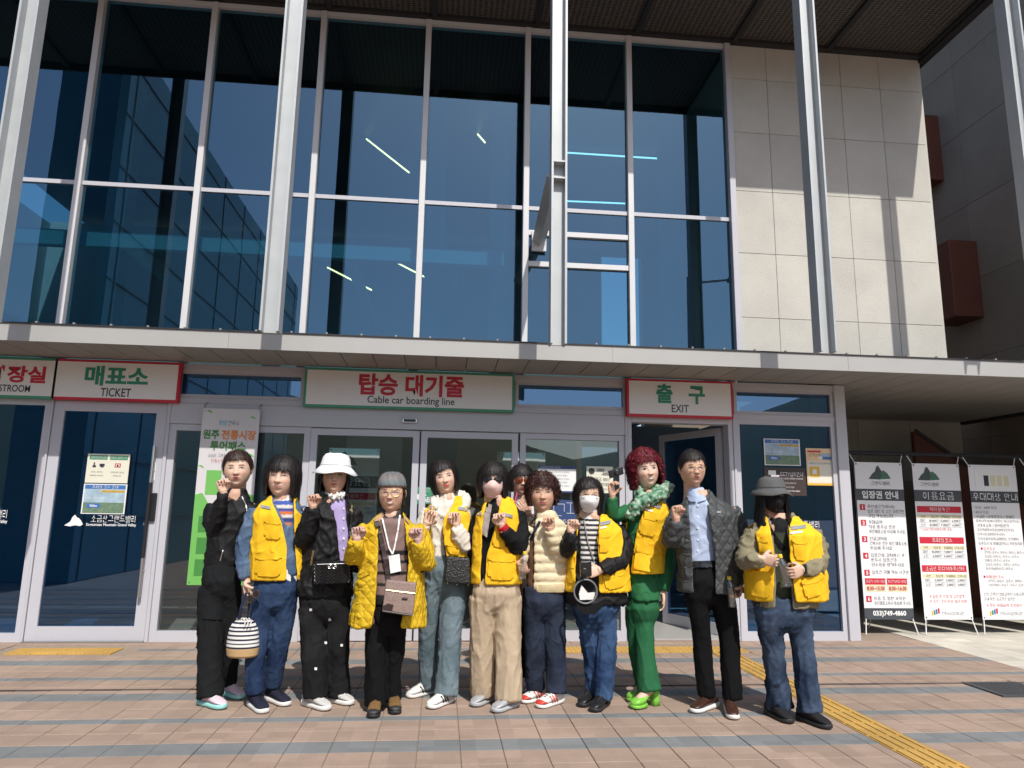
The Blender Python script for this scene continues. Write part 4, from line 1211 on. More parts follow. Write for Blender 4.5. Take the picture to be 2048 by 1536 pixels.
# ---- heads -------------------------------------------------------
def gauss(a, s): return np.exp(-(a/s)**2)
def sstep(x, a, b):
    t = np.clip((x-a)/(b-a), 0, 1); return t*t*(3-2*t)
def head_shape(az, pol, female=True):
    """skull and face surface for direction angles; front is -Y"""
    sx = np.sin(pol)*np.sin(az); sf = np.sin(pol)*np.cos(az); sz = np.cos(pol)
    jaw = np.clip(-sz, 0, 1)
    X = .0800*sx*(1-.18*jaw**2.0)
    F = np.where(sf > 0, .090*np.abs(sf)**.86, -.100*np.abs(sf))
    F = F+.012*jaw*np.clip(sf, 0, 1)-.010*jaw*(sf < 0)*np.abs(sf)
    Z = .116*sz
    return X, F, Z, sf
def make_head(sp):
    nA, nP = 112, 104
    t = np.linspace(-1, 1, nA, endpoint=False)
    az = t*np.pi*(.50+.50*t*t)
    pol = np.linspace(.012, np.pi-.012, nP)
    AZ, PO = np.meshgrid(az, pol)
    X, F, Z, sf = head_shape(AZ, PO)
    w = sstep(sf, .15, .5)
    aX = np.abs(X)
    smile = sp.get('smile', .3)
    nose = .0175*gauss(X, .0105+.004*(Z < -.012))*np.clip((.022-Z)/.046, 0, 1)**1.15*sstep(Z, -.036, -.024)
    nose += .007*gauss(aX-.010, .007)*gauss(Z+.025, .008)
    sock = -.0055*gauss(aX-.031, .014)*gauss(Z-.010, .011) + .0035*gauss(aX-.031, .010)*gauss(Z-.007, .006)
    brow = .003*gauss(aX-.028, .020)*gauss(Z-.030, .009)
    zm = -.052+smile*.006*(X/.022)**2
    lip = .0065*gauss(X, .021)*(gauss(Z-zm-.004, .0055)+gauss(Z-zm+.005, .0065)) - .004*gauss(X, .022)*gauss(Z-zm, .0022)
    chin = .007*gauss(X, .019)*gauss(Z+.092, .014) - .003*gauss(X, .02)*gauss(Z+.072, .008)
    cheek = (.004+.003*smile)*gauss(aX-.038, .017)*gauss(Z+.022, .018) - .002*smile*gauss(aX-.030-.15*(-Z-.02), .005)*gauss(Z+.042, .016)
    F2 = F+w*(nose+sock+brow+lip+chin+cheek)
    co = np.stack([X, -F2, Z], -1).reshape(-1, 3)
    # colours
    sk = np.array(sp.get('skin', SKIN))
    c = np.tile(sk, (co.shape[0], 1)).reshape(nP, nA, 3)
    def blend(mask, col, k=1.0):
        mk = np.clip(mask*k, 0, 1)[..., None]
        c[:] = c*(1-mk)+np.array(col)*mk
    blend(w*gauss(aX-.040, .018)*gauss(Z+.020, .018), (sk[0]*1.02, sk[1]*.78, sk[2]*.74), .55)
    blend(w*gauss(X, .012)*gauss(Z+.02, .012), (sk[0], sk[1]*.84, sk[2]*.8), .4)
    el = ((X/.0235)**2+((Z-zm)/.0085)**2)
    blend(w*(1-sstep(el, .75, 1.15)), sp.get('lips', (.50, .13, .12)), .85)
    if sp.get('teeth'):
        el = ((X/.0165)**2+((Z-zm)/.0048)**2); blend(w*(1-sstep(el, .8, 1.2)), (.80, .76, .70))
    elif sp.get('open'):
        el = ((X/.013)**2+((Z-zm)/.005)**2); blend(w*(1-sstep(el, .8, 1.2)), (.10, .025, .02))
    else:
        blend(w*gauss(Z-zm, .0018)*gauss(X, .02), (.16, .05, .045), .9)
    bz = .029-.10*np.clip(aX-.030, 0, 1)-.004*gauss(aX-.012, .006)
    bm_ = sstep(aX, .011, .017)*(1-sstep(aX, .042, .050))*(1-sstep(np.abs(Z-bz), .002, .0048))
    blend(w*bm_, sp.get('brow', (.045, .03, .025)), .85)
    op = sp.get('eye', .55)
    ez = .0095-.9*(aX-.031)**2/.0135*.35
    ey = ((aX-.0325)/.0165)**2+((Z-ez)/(.0028+.0042*op))**2
    blend(w*(1-sstep(ey, .8, 1.2)), (.62, .57, .53))
    ir = ((aX-.0325)/.0078)**2+((Z-ez)/(.0028+.0042*op))**2
    blend(w*(1-sstep(ir, .8, 1.2)), (.018, .012, .010))
    lash = (1-sstep(np.abs(aX-.0325), .015, .019))*(1-sstep(np.abs(Z-(ez+.0024+.0036*op)), .0016, .0034))
    blend(w*lash, (.03, .02, .018), .95)
    blend(w*gauss(aX-.008, .003)*gauss(Z+.032, .002), (.2, .09, .07), .8)
    hs = sp.get('hairmask')
    cols = c.reshape(-1, 3)
    faces = []
    for i in range(nP-1):
        for j in range(nA):
            faces.append((i*nA+j, i*nA+(j+1) % nA, (i+1)*nA+(j+1) % nA, (i+1)*nA+j))
    faces.append(tuple(range(nA))[::-1]); faces.append(tuple((nP-1)*nA+j for j in range(nA)))
    V = [tuple(p) for p in co]; C = [tuple(q) for q in cols]; F_ = list(faces)
    # ears
    for s in (-1, 1):
        ev, ef = ring_loft([(Vector((s*0.075, .006, -.030)), Vector((.006, 0, 0)), Vector((0, .008, 0))), (Vector((s*0.082, .010, -.018)), Vector((.007, 0, 0)), Vector((0, .013, 0))), (Vector((s*0.085, .012, .004)), Vector((.007, 0, 0)), Vector((0, .018, 0))), (Vector((s*0.084, .014, .022)), Vector((.006, 0, 0)), Vector((0, .014, 0))), (Vector((s*0.078, .012, .030)), Vector((.004, 0, 0)), Vector((0, .007, 0)))], 10, 2)
        o = len(V); V += [tuple(p) for p in ev]; C += [tuple(sk*np.array((1.0, .9, .88)))]*len(ev); F_ += [tuple(k+o for k in f) for f in ef]
    return V, F_, C

def hair_vf(style):
    """hair shell in head space. style: w, d, top, bottom (z), fringe z, face half-angle top/bottom, curl"""
    nA, nP = 120, 70
    w_, d_, top, bot = style['w'], style['d'], style['top'], style['bot']
    az = np.linspace(-np.pi, np.pi, nA, endpoint=False)
    V = np.zeros((nP, nA, 3)); keep = np.zeros((nP, nA), dtype=bool)
    zc = style.get('zc', .015)
    for i in range(nP):
        q = i/(nP-1)
        z = top+(bot-top)*q
        for j, a in enumerate(az):
            if z >= zc:
                s = math.sqrt(max(0, 1-((z-zc)/(top-zc))**2))
            else:
                f = (zc-z)/(zc-bot)
                s = 1-style.get('taper', .12)*f**2+style.get('flare', 0)*f
            x = w_*s*math.sin(a); yv = -style.get('df', .098)*s*math.cos(a) if math.cos(a) > 0 else -d_*s*math.cos(a)
            n1 = noise.noise(Vector((a*style.get('sf', 9), z*style.get('sz', 7), style.get('seed', 1))))
            n2 = noise.noise(Vector((a*style.get('sf', 9)*2.7, z*style.get('sz', 7)*1.5, 5+style.get('seed', 1))))
            k = 1+style.get('amp', .05)*(n1+.5*n2)
            if style.get('curl'):
                n3 = noise.noise(Vector((x*42, yv*42, z*42+style.get('seed', 0))))
                k += style['curl']*(abs(n3)*2-.35)
            V[i, j] = (x*k, yv*k, z+(.045*noise.noise(Vector((a*17, 3.3, style.get('seed', 1))))*max(0, q-.6) if not style.get('curl') else 0)+(style.get('curl', 0)*.05*n1))
            aa = abs(a+style.get('part', 0)*.0)
            fr = style['fringe']+style.get('fw', .016)*noise.noise(Vector((a*15, 2.2, style.get('seed', 1))))+style.get('sweep', 0)*a
            ha = style['a0']+(style['a1']-style['a0'])*min(1, max(0, (fr-z)/max(.02, fr-bot)))
            keep[i, j] = (z > fr) or (aa > ha+.06*n1)
    faces = []
    for i in range(nP-1):
        for j in range(nA):
            jj = (j+1) % nA
            if keep[i, j] and keep[i, jj] and keep[i+1, j] and keep[i+1, jj]:
                faces.append((i*nA+j, (i+1)*nA+j, (i+1)*nA+jj, i*nA+jj))
    co = V.reshape(-1, 3)
    # inner skin for thickness
    inner = co*np.array([.90, .90, .985])
    n = len(co)
    edge = {}
    for f in faces:
        for a_, b_ in zip(f, f[1:]+f[:1]):
            edge[(a_, b_)] = edge.get((a_, b_), 0)+1
    fs = list(faces)+[tuple(k+n for k in f[::-1]) for f in faces]
    for (a_, b_) in edge:
        if (b_, a_) not in edge: fs.append((b_, a_, a_+n, b_+n))
    allv = np.vstack([co, inner])
    used = np.unique(np.array([k for f in fs for k in f]))
    mp = -np.ones(len(allv), dtype=int); mp[used] = np.arange(len(used))
    # loose strands lying on the shell, running past its edge
    sv, sf_ = [], []
    rnd = random.Random(int(style.get('seed', 1)*100))
    for _ in range(style.get('strands', 620)):
        j = rnd.randrange(nA); i = rnd.randrange(int(nP*style.get('smin', 0)), int(nP*.62))
        if not keep[i, j]: continue
        ln = rnd.randrange(int(nP*.16), int(nP*.55)); jf = float(j); dj = rnd.uniform(-.16, .16); lift = rnd.uniform(.003, .010)
        pts = []
        st = max(2, ln//8)
        k = i; over = 0
        ph = rnd.uniform(0, 6.28)
        while k < i+ln:
            kk = min(k, nP-1); jj = int(round(jf)) % nA
            if not keep[kk, jj]:
                over += 1
                if over > 1: break
            q = Vector(V[kk, jj]); nn = Vector((q.x, q.y, (q.z-zc)*.6 if q.z > zc else 0)).normalized()
            q = q+nn*lift
            if k >= nP: q.z -= .006*(k-nP+1)/st
            if style.get('curl'): q += Vector((math.cos(k*.9+ph), math.sin(k*1.1+ph), math.sin(k*.7+ph)))*.006
            pts.append(q); k += st; jf += dj*st
        if len(pts) < 3: continue
        o = len(sv)
        for m_, q in enumerate(pts):
            t = (pts[min(m_+1, len(pts)-1)]-pts[max(m_-1, 0)]).normalized()
            nn = Vector((q.x, q.y, .001)).normalized(); sd = t.cross(nn).normalized()*(.0022*(1-.75*m_/len(pts)))
            sv += [q-sd, q+sd]
        for m_ in range(len(pts)-1): sf_.append((o+2*m_, o+2*m_+1, o+2*m_+3, o+2*m_+2))
    return allv[used], [tuple(int(mp[k]) for k in f) for f in fs], sv, sf_
def hair_mat(name, col):
    key = 'hair_'+name
    if key in MATS: return MATS[key]
    mt, N, L, P = newmat(key)
    tc = N.new('ShaderNodeTexCoord'); mp = N.new('ShaderNodeMapping'); mp.inputs['Scale'].default_value = (190, 190, 14); L.new(tc.outputs['Object'], mp.inputs['Vector'])
    nz = N.new('ShaderNodeTexNoise'); nz.inputs['Scale'].default_value = 1; nz.inputs['Detail'].default_value = 4; L.new(mp.outputs[0], nz.inputs['Vector'])
    rp = N.new('ShaderNodeValToRGB'); rp.color_ramp.elements[0].position = .3; rp.color_ramp.elements[0].color = (*[c*.5 for c in col], 1); rp.color_ramp.elements[1].position = .75; rp.color_ramp.elements[1].color = (*[c*1.7 for c in col], 1)
    L.new(nz.outputs['Fac'], rp.inputs[0]); L.new(rp.outputs[0], P.inputs['Base Color'])
    P.inputs['Roughness'].default_value = .48; P.inputs['Specular IOR Level'].default_value = .35
    b = N.new('ShaderNodeBump'); b.inputs['Strength'].default_value = .7; b.inputs['Distance'].default_value = .004
    L.new(nz.outputs['Fac'], b.inputs['Height']); L.new(b.outputs[0], P.inputs['Normal'])
    MATS[key] = mt
    return mt
HAIRS = {
 'slick': dict(w=.088, d=.110, top=.128, bot=-.02, fringe=.062, a0=.9, a1=1.35, amp=.03, taper=.3, sf=14),
 'bob': dict(w=.104, d=.120, top=.134, bot=-.105, fringe=.034, a0=.62, a1=.86, amp=.06, taper=.10, flare=.04),
 'bobside': dict(w=.102, d=.118, top=.134, bot=-.10, fringe=.052, a0=.70, a1=.85, amp=.05, taper=.14, sweep=.02),
 'short': dict(w=.099, d=.116, top=.134, bot=-.075, fringe=.040, a0=.72, a1=.98, amp=.08, taper=.10),
 'curly': dict(w=.106, d=.120, top=.142, bot=-.07, fringe=.046, a0=.72, a1=1.0, amp=.06, curl=.10, taper=.16, fw=.02),
 'redcurl': dict(w=.114, d=.128, top=.150, bot=-.115, fringe=.052, a0=.66, a1=.92, amp=.08, curl=.12, taper=.06, fw=.02),
 'man': dict(w=.0875, d=.108, top=.136, bot=-.005, fringe=.060, a0=1.02, a1=1.30, amp=.06, taper=.22, fw=.016, sweep=.012, df=.098),
 'long': dict(w=.103, d=.114, top=.128, bot=-.20, fringe=.05, a0=.72, a1=.80, amp=.10, taper=-.18, sf=6, sz=16, smin=.32),
 'under': dict(w=.097, d=.112, top=.120, bot=-.10, fringe=.05, a0=.95, a1=1.05, amp=.06, taper=.02, smin=.5, strands=260),
}

# ---- the builder ------------------------------------------------
class Person:
    def __init__(s, label, feet, hair=None):
        s.feet = feet
        gs = [onZ(x, y) for x, y, th in feet]
        s.Y0 = sum(g.y for g in gs)/len(gs)+.02
        s.base = Vector((sum(g.x for g in gs)/len(gs), s.Y0, 0))
        s.root = thing('person', label, 'person', s.base)
        s.V, s.F, s.C = [], [], []       # body mesh (world coordinates)
        s.bv = []
    def P(s, px, py, dy=0.0): return onY(px, py, s.Y0+dy)
    def m(s, px): return px*(s.Y0*1.0)/FPX*1.04
    def add_body(s, v, f, c=None, skin=SKIN):
        o = len(s.V); s.V += [tuple(p) for p in v]; s.F += [tuple(k+o for k in q) for q in f]
        s.C += [tuple(q) for q in c] if c is not None else [skin]*len(v)
    def put(s, name, co, fc, material, parent=None, smooth=True, cols=None, fix=False, solid=None):
        par = parent or s.root
        me = mkmesh(name, np.asarray(co)-np.array(s.base), fc, material, smooth, cols)
        if fix: fixn(me)
        o = link(name, me); o.parent = par
        if parent is not None: o.location = Vector((0, 0, 0))
        if solid:
            md = o.modifiers.new('thickness', 'SOLIDIFY'); md.thickness = solid; md.offset = -1
        return o
    def torso_parts(s, rows, yaw=0.0, infl=0.0, dr=.62):
        """rows from hem to neck: (y, xl, xr[, depth in m[, dy]])"""
        rings = []
        for r_ in rows:
            y, xl, xr = r_[:3]
            a, b = s.P(xl, y), s.P(xr, y)
            hw = (b.x-a.x)/2+infl
            dp = (r_[3] if len(r_) > 3 and r_[3] else min(.155, max(.085, hw*dr)))+infl
            dy = r_[4] if len(r_) > 4 else 0.0
            c = (a+b)/2+Vector((0, dy, 0))
            U = Vector((math.cos(yaw), math.sin(yaw), 0))*hw; W = Vector((-math.sin(yaw), math.cos(yaw), 0))*dp
            rings.append((c, U, W))
        # subdivide for a rounder fuse
        return ring_loft(rings, 32, 2.3)
    def sleeve_ctrl(s, pts):
        """pts: (px, py, dy, radius m)"""
        return [(s.P(x, y, dy), r) for x, y, dy, r in pts]
    def garment(s, name, rows, sleeves, material, voxel=.0105, yaw=0.0, infl=0.0, fold=.006, ffx=11, ffz=7, cut=None, holes=(), keepfn=None, solid=None, parent=None, paint=None, disp=None, sm=4, seed=0, dr=.62):
        parts = []
        if rows: parts.append(s.torso_parts(rows, yaw, infl, dr))
        for sl_ in sleeves: parts.append(limb_vf(s.sleeve_ctrl(sl_), 16, 5))
        co, no, fc = remesh(parts, voxel, sm)
        if fold:
            co = folds(co, no, fold*1.5, ffx, ffz, seed); co = folds(co, no, fold*.30, ffx*2.2, ffz*2.4, seed+5)
        dele = np.zeros(len(co), dtype=bool)
        if cut:
            x, y = projn(co)
            for poly in cut:
                dele |= inpoly(x, y, poly) & (no[:, 1] < 0.25)
        for hctrl, rad in holes:
            for a, b in zip(hctrl[:-1], hctrl[1:]): dele |= segdist(co, a, b) < rad
        if keepfn is not None: dele |= ~keepfn(co, no)
        if dele.any():
            fd = dele[fc].sum(1) >= 2
            fc = fc[~fd]
            used = np.unique(fc); mp = -np.ones(len(co), dtype=int); mp[used] = np.arange(len(used))
            co, no, fc = co[used], no[used], mp[fc]
            # relax the cut edge a little
            e = np.sort(np.vstack([fc[:, [0, 1]], fc[:, [1, 2]], fc[:, [2, 3]], fc[:, [3, 0]]]), 1)
            ue, cnt = np.unique(e, axis=0, return_counts=True)
            be = ue[cnt == 1]
            for _ in range(6):
                acc = np.zeros_like(co); k = np.zeros(len(co))
                np.add.at(acc, be[:, 0], co[be[:, 1]]); np.add.at(acc, be[:, 1], co[be[:, 0]])
                np.add.at(k, be[:, 0], 1); np.add.at(k, be[:, 1], 1)
                b_ = k > 0
                co[b_] = co[b_]*.45+(acc[b_]/k[b_][:, None])*.55
        if disp: co = disp(co, no)
        cols = paint(co, no) if paint else None
        faces = [tuple(int(q) for q in f) for f in fc]
        o = s.put(name, co, faces, material, parent, True, cols, solid=solid)
        s.bv.append((name, BVHTree.FromPolygons([tuple(p) for p in co], faces)))
        return o
    def hit(s, px, py, names=None):
        d = ray(px, py).normalized()
        best = None
        for n_, bv in s.bv:
            if names and n_ not in names: continue
            loc, no, i, dist = bv.ray_cast(CAM, d)
            if loc is not None and (best is None or dist < best[1]): best = (loc, dist)
        return (best[0] if best else None), d
    def patch(s, name, quad, material, off=.006, nu=8, nv=6, parent=None, names=None, th=None, round_=0.0, puff=0.0):
        """a piece of cloth or print lying on the garments; quad = TL,TR,BR,BL in photo pixels"""
        (ax, ay), (bx_, by_), (cx_, cy_), (dx_, dy_) = quad
        P_, last = [], None
        ds = []
        for j in range(nv+1):
            for i in range(nu+1):
                u, v = i/nu, j/nv
                if round_:
                    k = round_*(abs(2*u-1)**6)*(abs(2*v-1)**6)
                    uu = .5+(u-.5)*(1-k*.25); vv = .5+(v-.5)*(1-k*.25)
                else: uu, vv = u, v
                x = (ax*(1-uu)+bx_*uu)*(1-vv)+(dx_*(1-uu)+cx_*uu)*vv
                y = (ay*(1-uu)+by_*uu)*(1-vv)+(dy_*(1-uu)+cy_*uu)*vv
                loc, d = s.hit(x, y, names)
                P_.append((loc, d, math.sin(math.pi*u)*math.sin(math.pi*v)))
                if loc is not None: ds.append(loc.y)
        if not ds: return None
        med = sorted(ds)[len(ds)//2]
        front, back, ok = [], [], []
        for loc, d, pf in P_:
            good = loc is not None and abs(loc.y-med) <= .10
            if not good: loc = CAM+d*(med/d.y)
            ok.append(good)
            front.append(loc-d*(off+puff*pf)); back.append(loc+d*.004 if th is None else loc-d*(off-th))
        # even out the depth
        n = len(front); W = nu+1
        for _ in range(3):
            nf = [p.copy() for p in front]
            for j in range(1, nv):
                for i in range(1, nu):
                    k = j*W+i
                    nf[k] = front[k]*.5+(front[k-1]+front[k+1]+front[k-W]+front[k+W])*.125
            front = nf
        V = front+back; F = []; ed = set()
        for j in range(nv):
            for i in range(nu):
                a = j*W+i; q = (a, a+W, a+W+1, a+1)
                if not all(ok[k] for k in q): continue
                F.append(q); F.append(tuple(k+n for k in q[::-1]))
                for e in zip(q, q[1:]+q[:1]): ed.add(e)
        for (a, b) in ed:
            if (b, a) not in ed: F.append((b, a, a+n, b+n))
        if not F: return None
        used = sorted({k for f in F for k in f}); mp = {k: i for i, k in enumerate(used)}
        V = [tuple(V[k]) for k in used]; F = [tuple(mp[k] for k in f) for f in F]
        return s.put(name, np.array(V), F, material, parent, False, fix=True)
    def strap(s, name, path, width, material, off=.010, parent=None, th=.004, steps=14, names=None, root=None):
        """band following the clothes along a photo-pixel path"""
        pts = []
        for (x0, y0), (x1, y1) in zip(path[:-1], path[1:]):
            for k in range(steps):
                t = k/steps; pts.append((x0+(x1-x0)*t, y0+(y1-y0)*t))
        pts.append(path[-1])
        C_, last = [], None
        for x, y in pts:
            loc, d = s.hit(x, y, names)
            if loc is None or (last is not None and abs(loc.y-last) > .08):
                yy = last if last is not None else s.Y0-.12
                loc = CAM+d*(yy/d.y)
            last = loc.y; C_.append((loc-d*off, d))
        V, F = [], []
        for i, (c, d) in enumerate(C_):
            t = (C_[min(i+1, len(C_)-1)][0]-C_[max(i-1, 0)][0]).normalized()
            sd = t.cross(d).normalized()*width/2
            V += [c-sd-d*th/2, c+sd-d*th/2, c+sd+d*th/2, c-sd+d*th/2]
        for i in range(len(C_)-1):
            for k in range(4): F.append((i*4+k, i*4+(k+1) % 4, i*4+4+(k+1) % 4, i*4+4+k))
        F.append((0, 1, 2, 3)); F.append(tuple(len(V)-4+k for k in (3, 2, 1, 0)))
        if root is not None:
            return obj_vf(name, [tuple(v) for v in V], F, material, root)
        return s.put(name, np.array([tuple(v) for v in V]), F, material, parent, False, fix=True)
    # ---- legs and feet
    def trousers(s, rows, legs, material, fold=.006, paint=None, voxel=.0105, seed=3, ffz=3.2):
        rows = [tuple(rw[:3])+(min(.118, rw[3]) if len(rw) > 3 and rw[3] else None,) for rw in rows]
        y_, a_, b_, d_ = rows[-1]
        rows[-1] = (y_, a_+(b_-a_)*.06, b_-(b_-a_)*.06, .095)
        rows.append((y_+14, a_+(b_-a_)*.16, b_-(b_-a_)*.16, .065))
        parts = [s.torso_parts(rows, 0, 0, .60)]
        s.legs = []
        for (pts, (fx, fy, th)) in zip(legs, s.feet):
            g = onZ(fx, fy)
            ank = g+Vector((-math.sin(R(th))*.05, math.cos(R(th))*.05, 0))
            n = len(pts); ctrl = []
            for i, (x, y, hw) in enumerate(pts):
                t = i/(n-1)
                Y = s.Y0*(1-t)+ank.y*t
                pt_ = onY(x, y, Y); r_ = hw*((pt_-CAM).dot(CF))/FPX
                ctrl.append((onY(x, y, Y), r_))
            s.legs.append(ctrl)
            parts.append(limb_vf(ctrl, 18, 5))
        co, no, fc = remesh(parts, voxel, 3)
        co = folds(co, no, fold*1.15, 15, ffz, seed)
        co = folds(co, no, fold*.22, 26, 16, seed+9)
        # keep hems off the paving
        co[:, 2] = np.maximum(co[:, 2], .022)
        faces = [tuple(int(q) for q in f) for f in fc]
        cols = paint(co, no) if paint else None
        o = s.put('trousers', co, faces, material, None, True, cols)
        s.bv.append(('trousers', BVHTree.FromPolygons([tuple(p) for p in co], faces)))
        # legs of the body inside
        for c in s.legs: s.add_body(*limb_vf([(q, min(.05, r*.55)) for q, r in c[:-1]]+[(c[-1][0]+Vector((0, 0, .03)), min(.032, c[-1][1]*.55))], 8, 3))
        return o
    def shoes(s, upper, sole, toe=None, length=.245, lace=None, sole_h=.026, extra=None, stripe=None):
        for (fx, fy, th) in s.feet:
            g = onZ(fx, fy); a = R(th)
            f = Vector((math.sin(a), -math.cos(a), 0)); sd = Vector((f.y, -f.x, 0))
            g = Vector((g.x, g.y, 0))
            def sect(t, hw, z0, z1, pw=2.6, n=16):
                c = g+f*(t*length)+Vector((0, 0, (z0+z1)/2))
                return (c, sd*hw, Vector((0, 0, (z1-z0)/2)))
            so_ = [sect(-.52, .020, .004, sole_h+.012), sect(-.48, .031, .001, sole_h+.010), sect(-.30, .036, .0, sole_h+.004), sect(0, .037, .001, sole_h), sect(.25, .044, .0, sole_h), sect(.40, .041, .002, sole_h+.001), sect(.49, .028, .006, sole_h+.003), sect(.525, .010, .012, sole_h+.002)]
            up_ = [sect(-.50, .016, sole_h, .070), sect(-.46, .029, sole_h-.004, .088), sect(-.32, .034, sole_h-.004, .098), sect(-.14, .036, sole_h-.004, .098), sect(.04, .037, sole_h-.004, .082), sect(.20, .041, sole_h-.004, .066), sect(.36, .039, sole_h-.004, .054), sect(.45, .029, sole_h-.004, .045), sect(.50, .012, sole_h-.002, .034)]
            v, q = ring_loft(up_, 18, 2.3)
            sh = s.put('shoe', np.array([tuple(p) for p in v]), q, upper, None, True, fix=True)
            v, q = ring_loft(so_, 20, 3.2)
            s.put('sole', np.array([tuple(p) for p in v]), q, sole, sh, True, fix=True)
            if toe is not None:
                v, q = ring_loft([sect(.30, .0425, sole_h-.003, .050), sect(.40, .0395, sole_h-.003, .053), sect(.47, .028, sole_h-.003, .046), sect(.51, .012, sole_h-.002, .036)], 16, 2.3)
                s.put('toe_cap', np.array([tuple(p) for p in v]), q, toe, sh, True, fix=True)
            if lace is not None:
                for t in (-.02, .06, .14, .21):
                    zt = .092-.115*(t+.02)
                    c = g+f*(t*length)+Vector((0, 0, zt-.003))
                    v, q = tube_vf([c-sd*.024-Vector((0, 0, .008)), c+Vector((0, 0, .004)), c+sd*.024-Vector((0, 0, .008))], .0036, 6)
                    s.put('lace', np.array([tuple(p) for p in v]), q, lace, sh, True)
            if stripe is not None:
                for sg in (-1, 1):
                    for t in (-.10, .0, .10):
                        c0 = g+f*((t-.05)*length)+sd*sg*.0385+Vector((0, 0, sole_h+.002)); c1 = g+f*((t+.06)*length)+sd*sg*.033+Vector((0, 0, .072))
                        v, q = tube_vf([c0, c1], .005, 6)
                        s.put('stripe', np.array([tuple(p) for p in v]), q, stripe, sh, True)
            # bare foot and ankle inside, part of the body
            s.add_body(*ring_loft([sect(-.40, .018, .03, .06), sect(-.1, .024, .03, .075), sect(.3, .026, .03, .048)], 8, 2))
            s.add_body(*limb_vf([(g-f*.05+Vector((0, 0, .04)), .03), (g-f*.05+Vector((0, 0, .16)), .030)], 8, 2))
    # ---- head
    def head(s, top, chin, yaw=0, roll=0, pitch=0, dy=-.02, face=None, hair='bob', hcol=('black', (.018, .014, .012)), hat=None, scale=1.06, hair_over=None):
        a, b = s.P(top[0], top[1], dy), s.P(chin[0], chin[1], dy)
        hh = (a-b).length
        k = (hh-.010)/.242*scale
        s.hk = k
        mid = a.lerp(b, .53)
        up = (a-b).normalized()
        rl = math.atan2(up.x, up.z) if roll is None else R(roll)
        M_ = Matrix.Translation(mid) @ Matrix.Rotation(R(yaw), 4, 'Z') @ Matrix.Rotation(rl, 4, 'Y') @ Matrix.Rotation(R(pitch), 4, 'X') @ Matrix.Scale(k, 4)
        s.HM = M_
        f = dict(face or {})
        V, F, C = make_head(f)
        V = [tuple(M_ @ Vector(p)) for p in V]
        s.add_body(V, F, C)
        s.headV = np.array(V)
        # neck, running into the chest
        n0 = M_ @ Vector((0, .022, -.055)); n1 = M_ @ Vector((0, .028, -.125))
        nb = Vector((n1.x*.5+(s.P(*s.neck).x)*.5, s.Y0+.02, s.P(*s.neck).z))
        sk = f.get('skin', SKIN)
        s.add_body(*limb_vf([(n0, .054*k), (n1, .053*k), (nb, .058), (nb-Vector((0, 0, .10)), .07)], 16, 4), skin=sk)
        if hair:
            st = dict(HAIRS[hair]); st.update(hair_over or {}); st['seed'] = random.random()*50
            hvv, hff, stv, stf = hair_vf(st)
            hv_ = np.array([tuple(M_ @ Vector(p)) for p in hvv])
            s.hair = s.put('hair', hv_, hff, hair_mat(*hcol), None, True)
            so_ = s.put('loose_strands', np.array([tuple(M_ @ Vector(p)) for p in stv]), stf, hair_mat(*hcol), s.hair, True)
            so_['kind'] = 'stuff'
        return M_
    def hd(s, name, v, f, material, parent=None, smooth=True, solid=None):
        """part given in head space"""
        vv = np.array([tuple(s.HM @ Vector(p)) for p in v])
        return s.put(name, vv, f, material, parent, smooth, fix=True, solid=solid)
    def glasses(s, frame, lens, shape='round', rx=.023, rz=.019, z=.006, thick=.0016, y=-.100):
        parts = []
        root = None
        fr = []
        for sg in (-1, 1):
            pts = []
            for k in range(25):
                a = 2*math.pi*k/24
                e = .8
                pts.append(Vector((sg*.0325+rx*math.copysign(abs(math.cos(a))**e, math.cos(a)), y+.25*((sg*.0325+rx*math.cos(a))**2)/.05, z+rz*math.copysign(abs(math.sin(a))**e, math.sin(a)))))
            fr.append(tube_vf(pts, thick, 6))
            fr.append(tube_vf([Vector((sg*(.0325+rx), y+.018, z+.006)), Vector((sg*.077, -.055, z+.006)), Vector((sg*.080, .004, z+.004))], thick, 6))
        fr.append(tube_vf([Vector((-.0325+rx, y, z+.004)), Vector((0, y-.006, z+.007)), Vector((.0325-rx, y, z+.004))], thick, 6))
        v, f = join_vf(fr)
        g_ = s.hd('glasses', v, f, frame)
        for sg in (-1, 1):
            v = [Vector((sg*.0325, y-.001, z))]
            for k in range(20):
                a = 2*math.pi*k/20; e = .8
                x_ = sg*.0325+rx*.98*math.copysign(abs(math.cos(a))**e, math.cos(a))
                v.append(Vector((x_, y+.25*x_*x_/.05, z+rz*.98*math.copysign(abs(math.sin(a))**e, math.sin(a)))))
            s.hd('lens', v, [(0, 1+k, 1+(k+1) % 20) for k in range(20)], lens, g_, False)
        return g_
    def mask(s, material, tent=.016):
        """face mask: a domed shell over nose, mouth and chin"""
        nA, nP = 26, 22
        V, F = [], []
        for i in range(nP):
            t = i/(nP-1)
            z0 = .004-.116*t
            for j in range(nA):
                u = j/(nA-1)*2-1
                az = u*1.18
                z = z0-.012*(1-abs(u))*(1-t)*0+.016*abs(u)**1.5*(t-.45)*1.2
                pol = math.acos(max(-.985, min(.985, z/.116)))
                X, Fv, Z, sf = head_shape(np.array([az]), np.array([pol]))
                X, Fv, Z = float(X[0]), float(Fv[0]), float(Z[0])
                bul = tent*math.exp(-(X/.032)**2)*math.exp(-((Z+.034)/.036)**2)+.0055
                if t > .9: Fv = max(Fv, .05)
                nrm = Vector((math.sin(az)*.6, -math.cos(az), 0)).normalized()
                V.append(Vector((X, -Fv, Z))+nrm*bul)
        for i in range(nP-1):
            for j in range(nA-1): F.append((i*nA+j, i*nA+j+1, (i+1)*nA+j+1, (i+1)*nA+j))
        o = s.hd('face_mask', V, F, material, None, True, solid=.002)
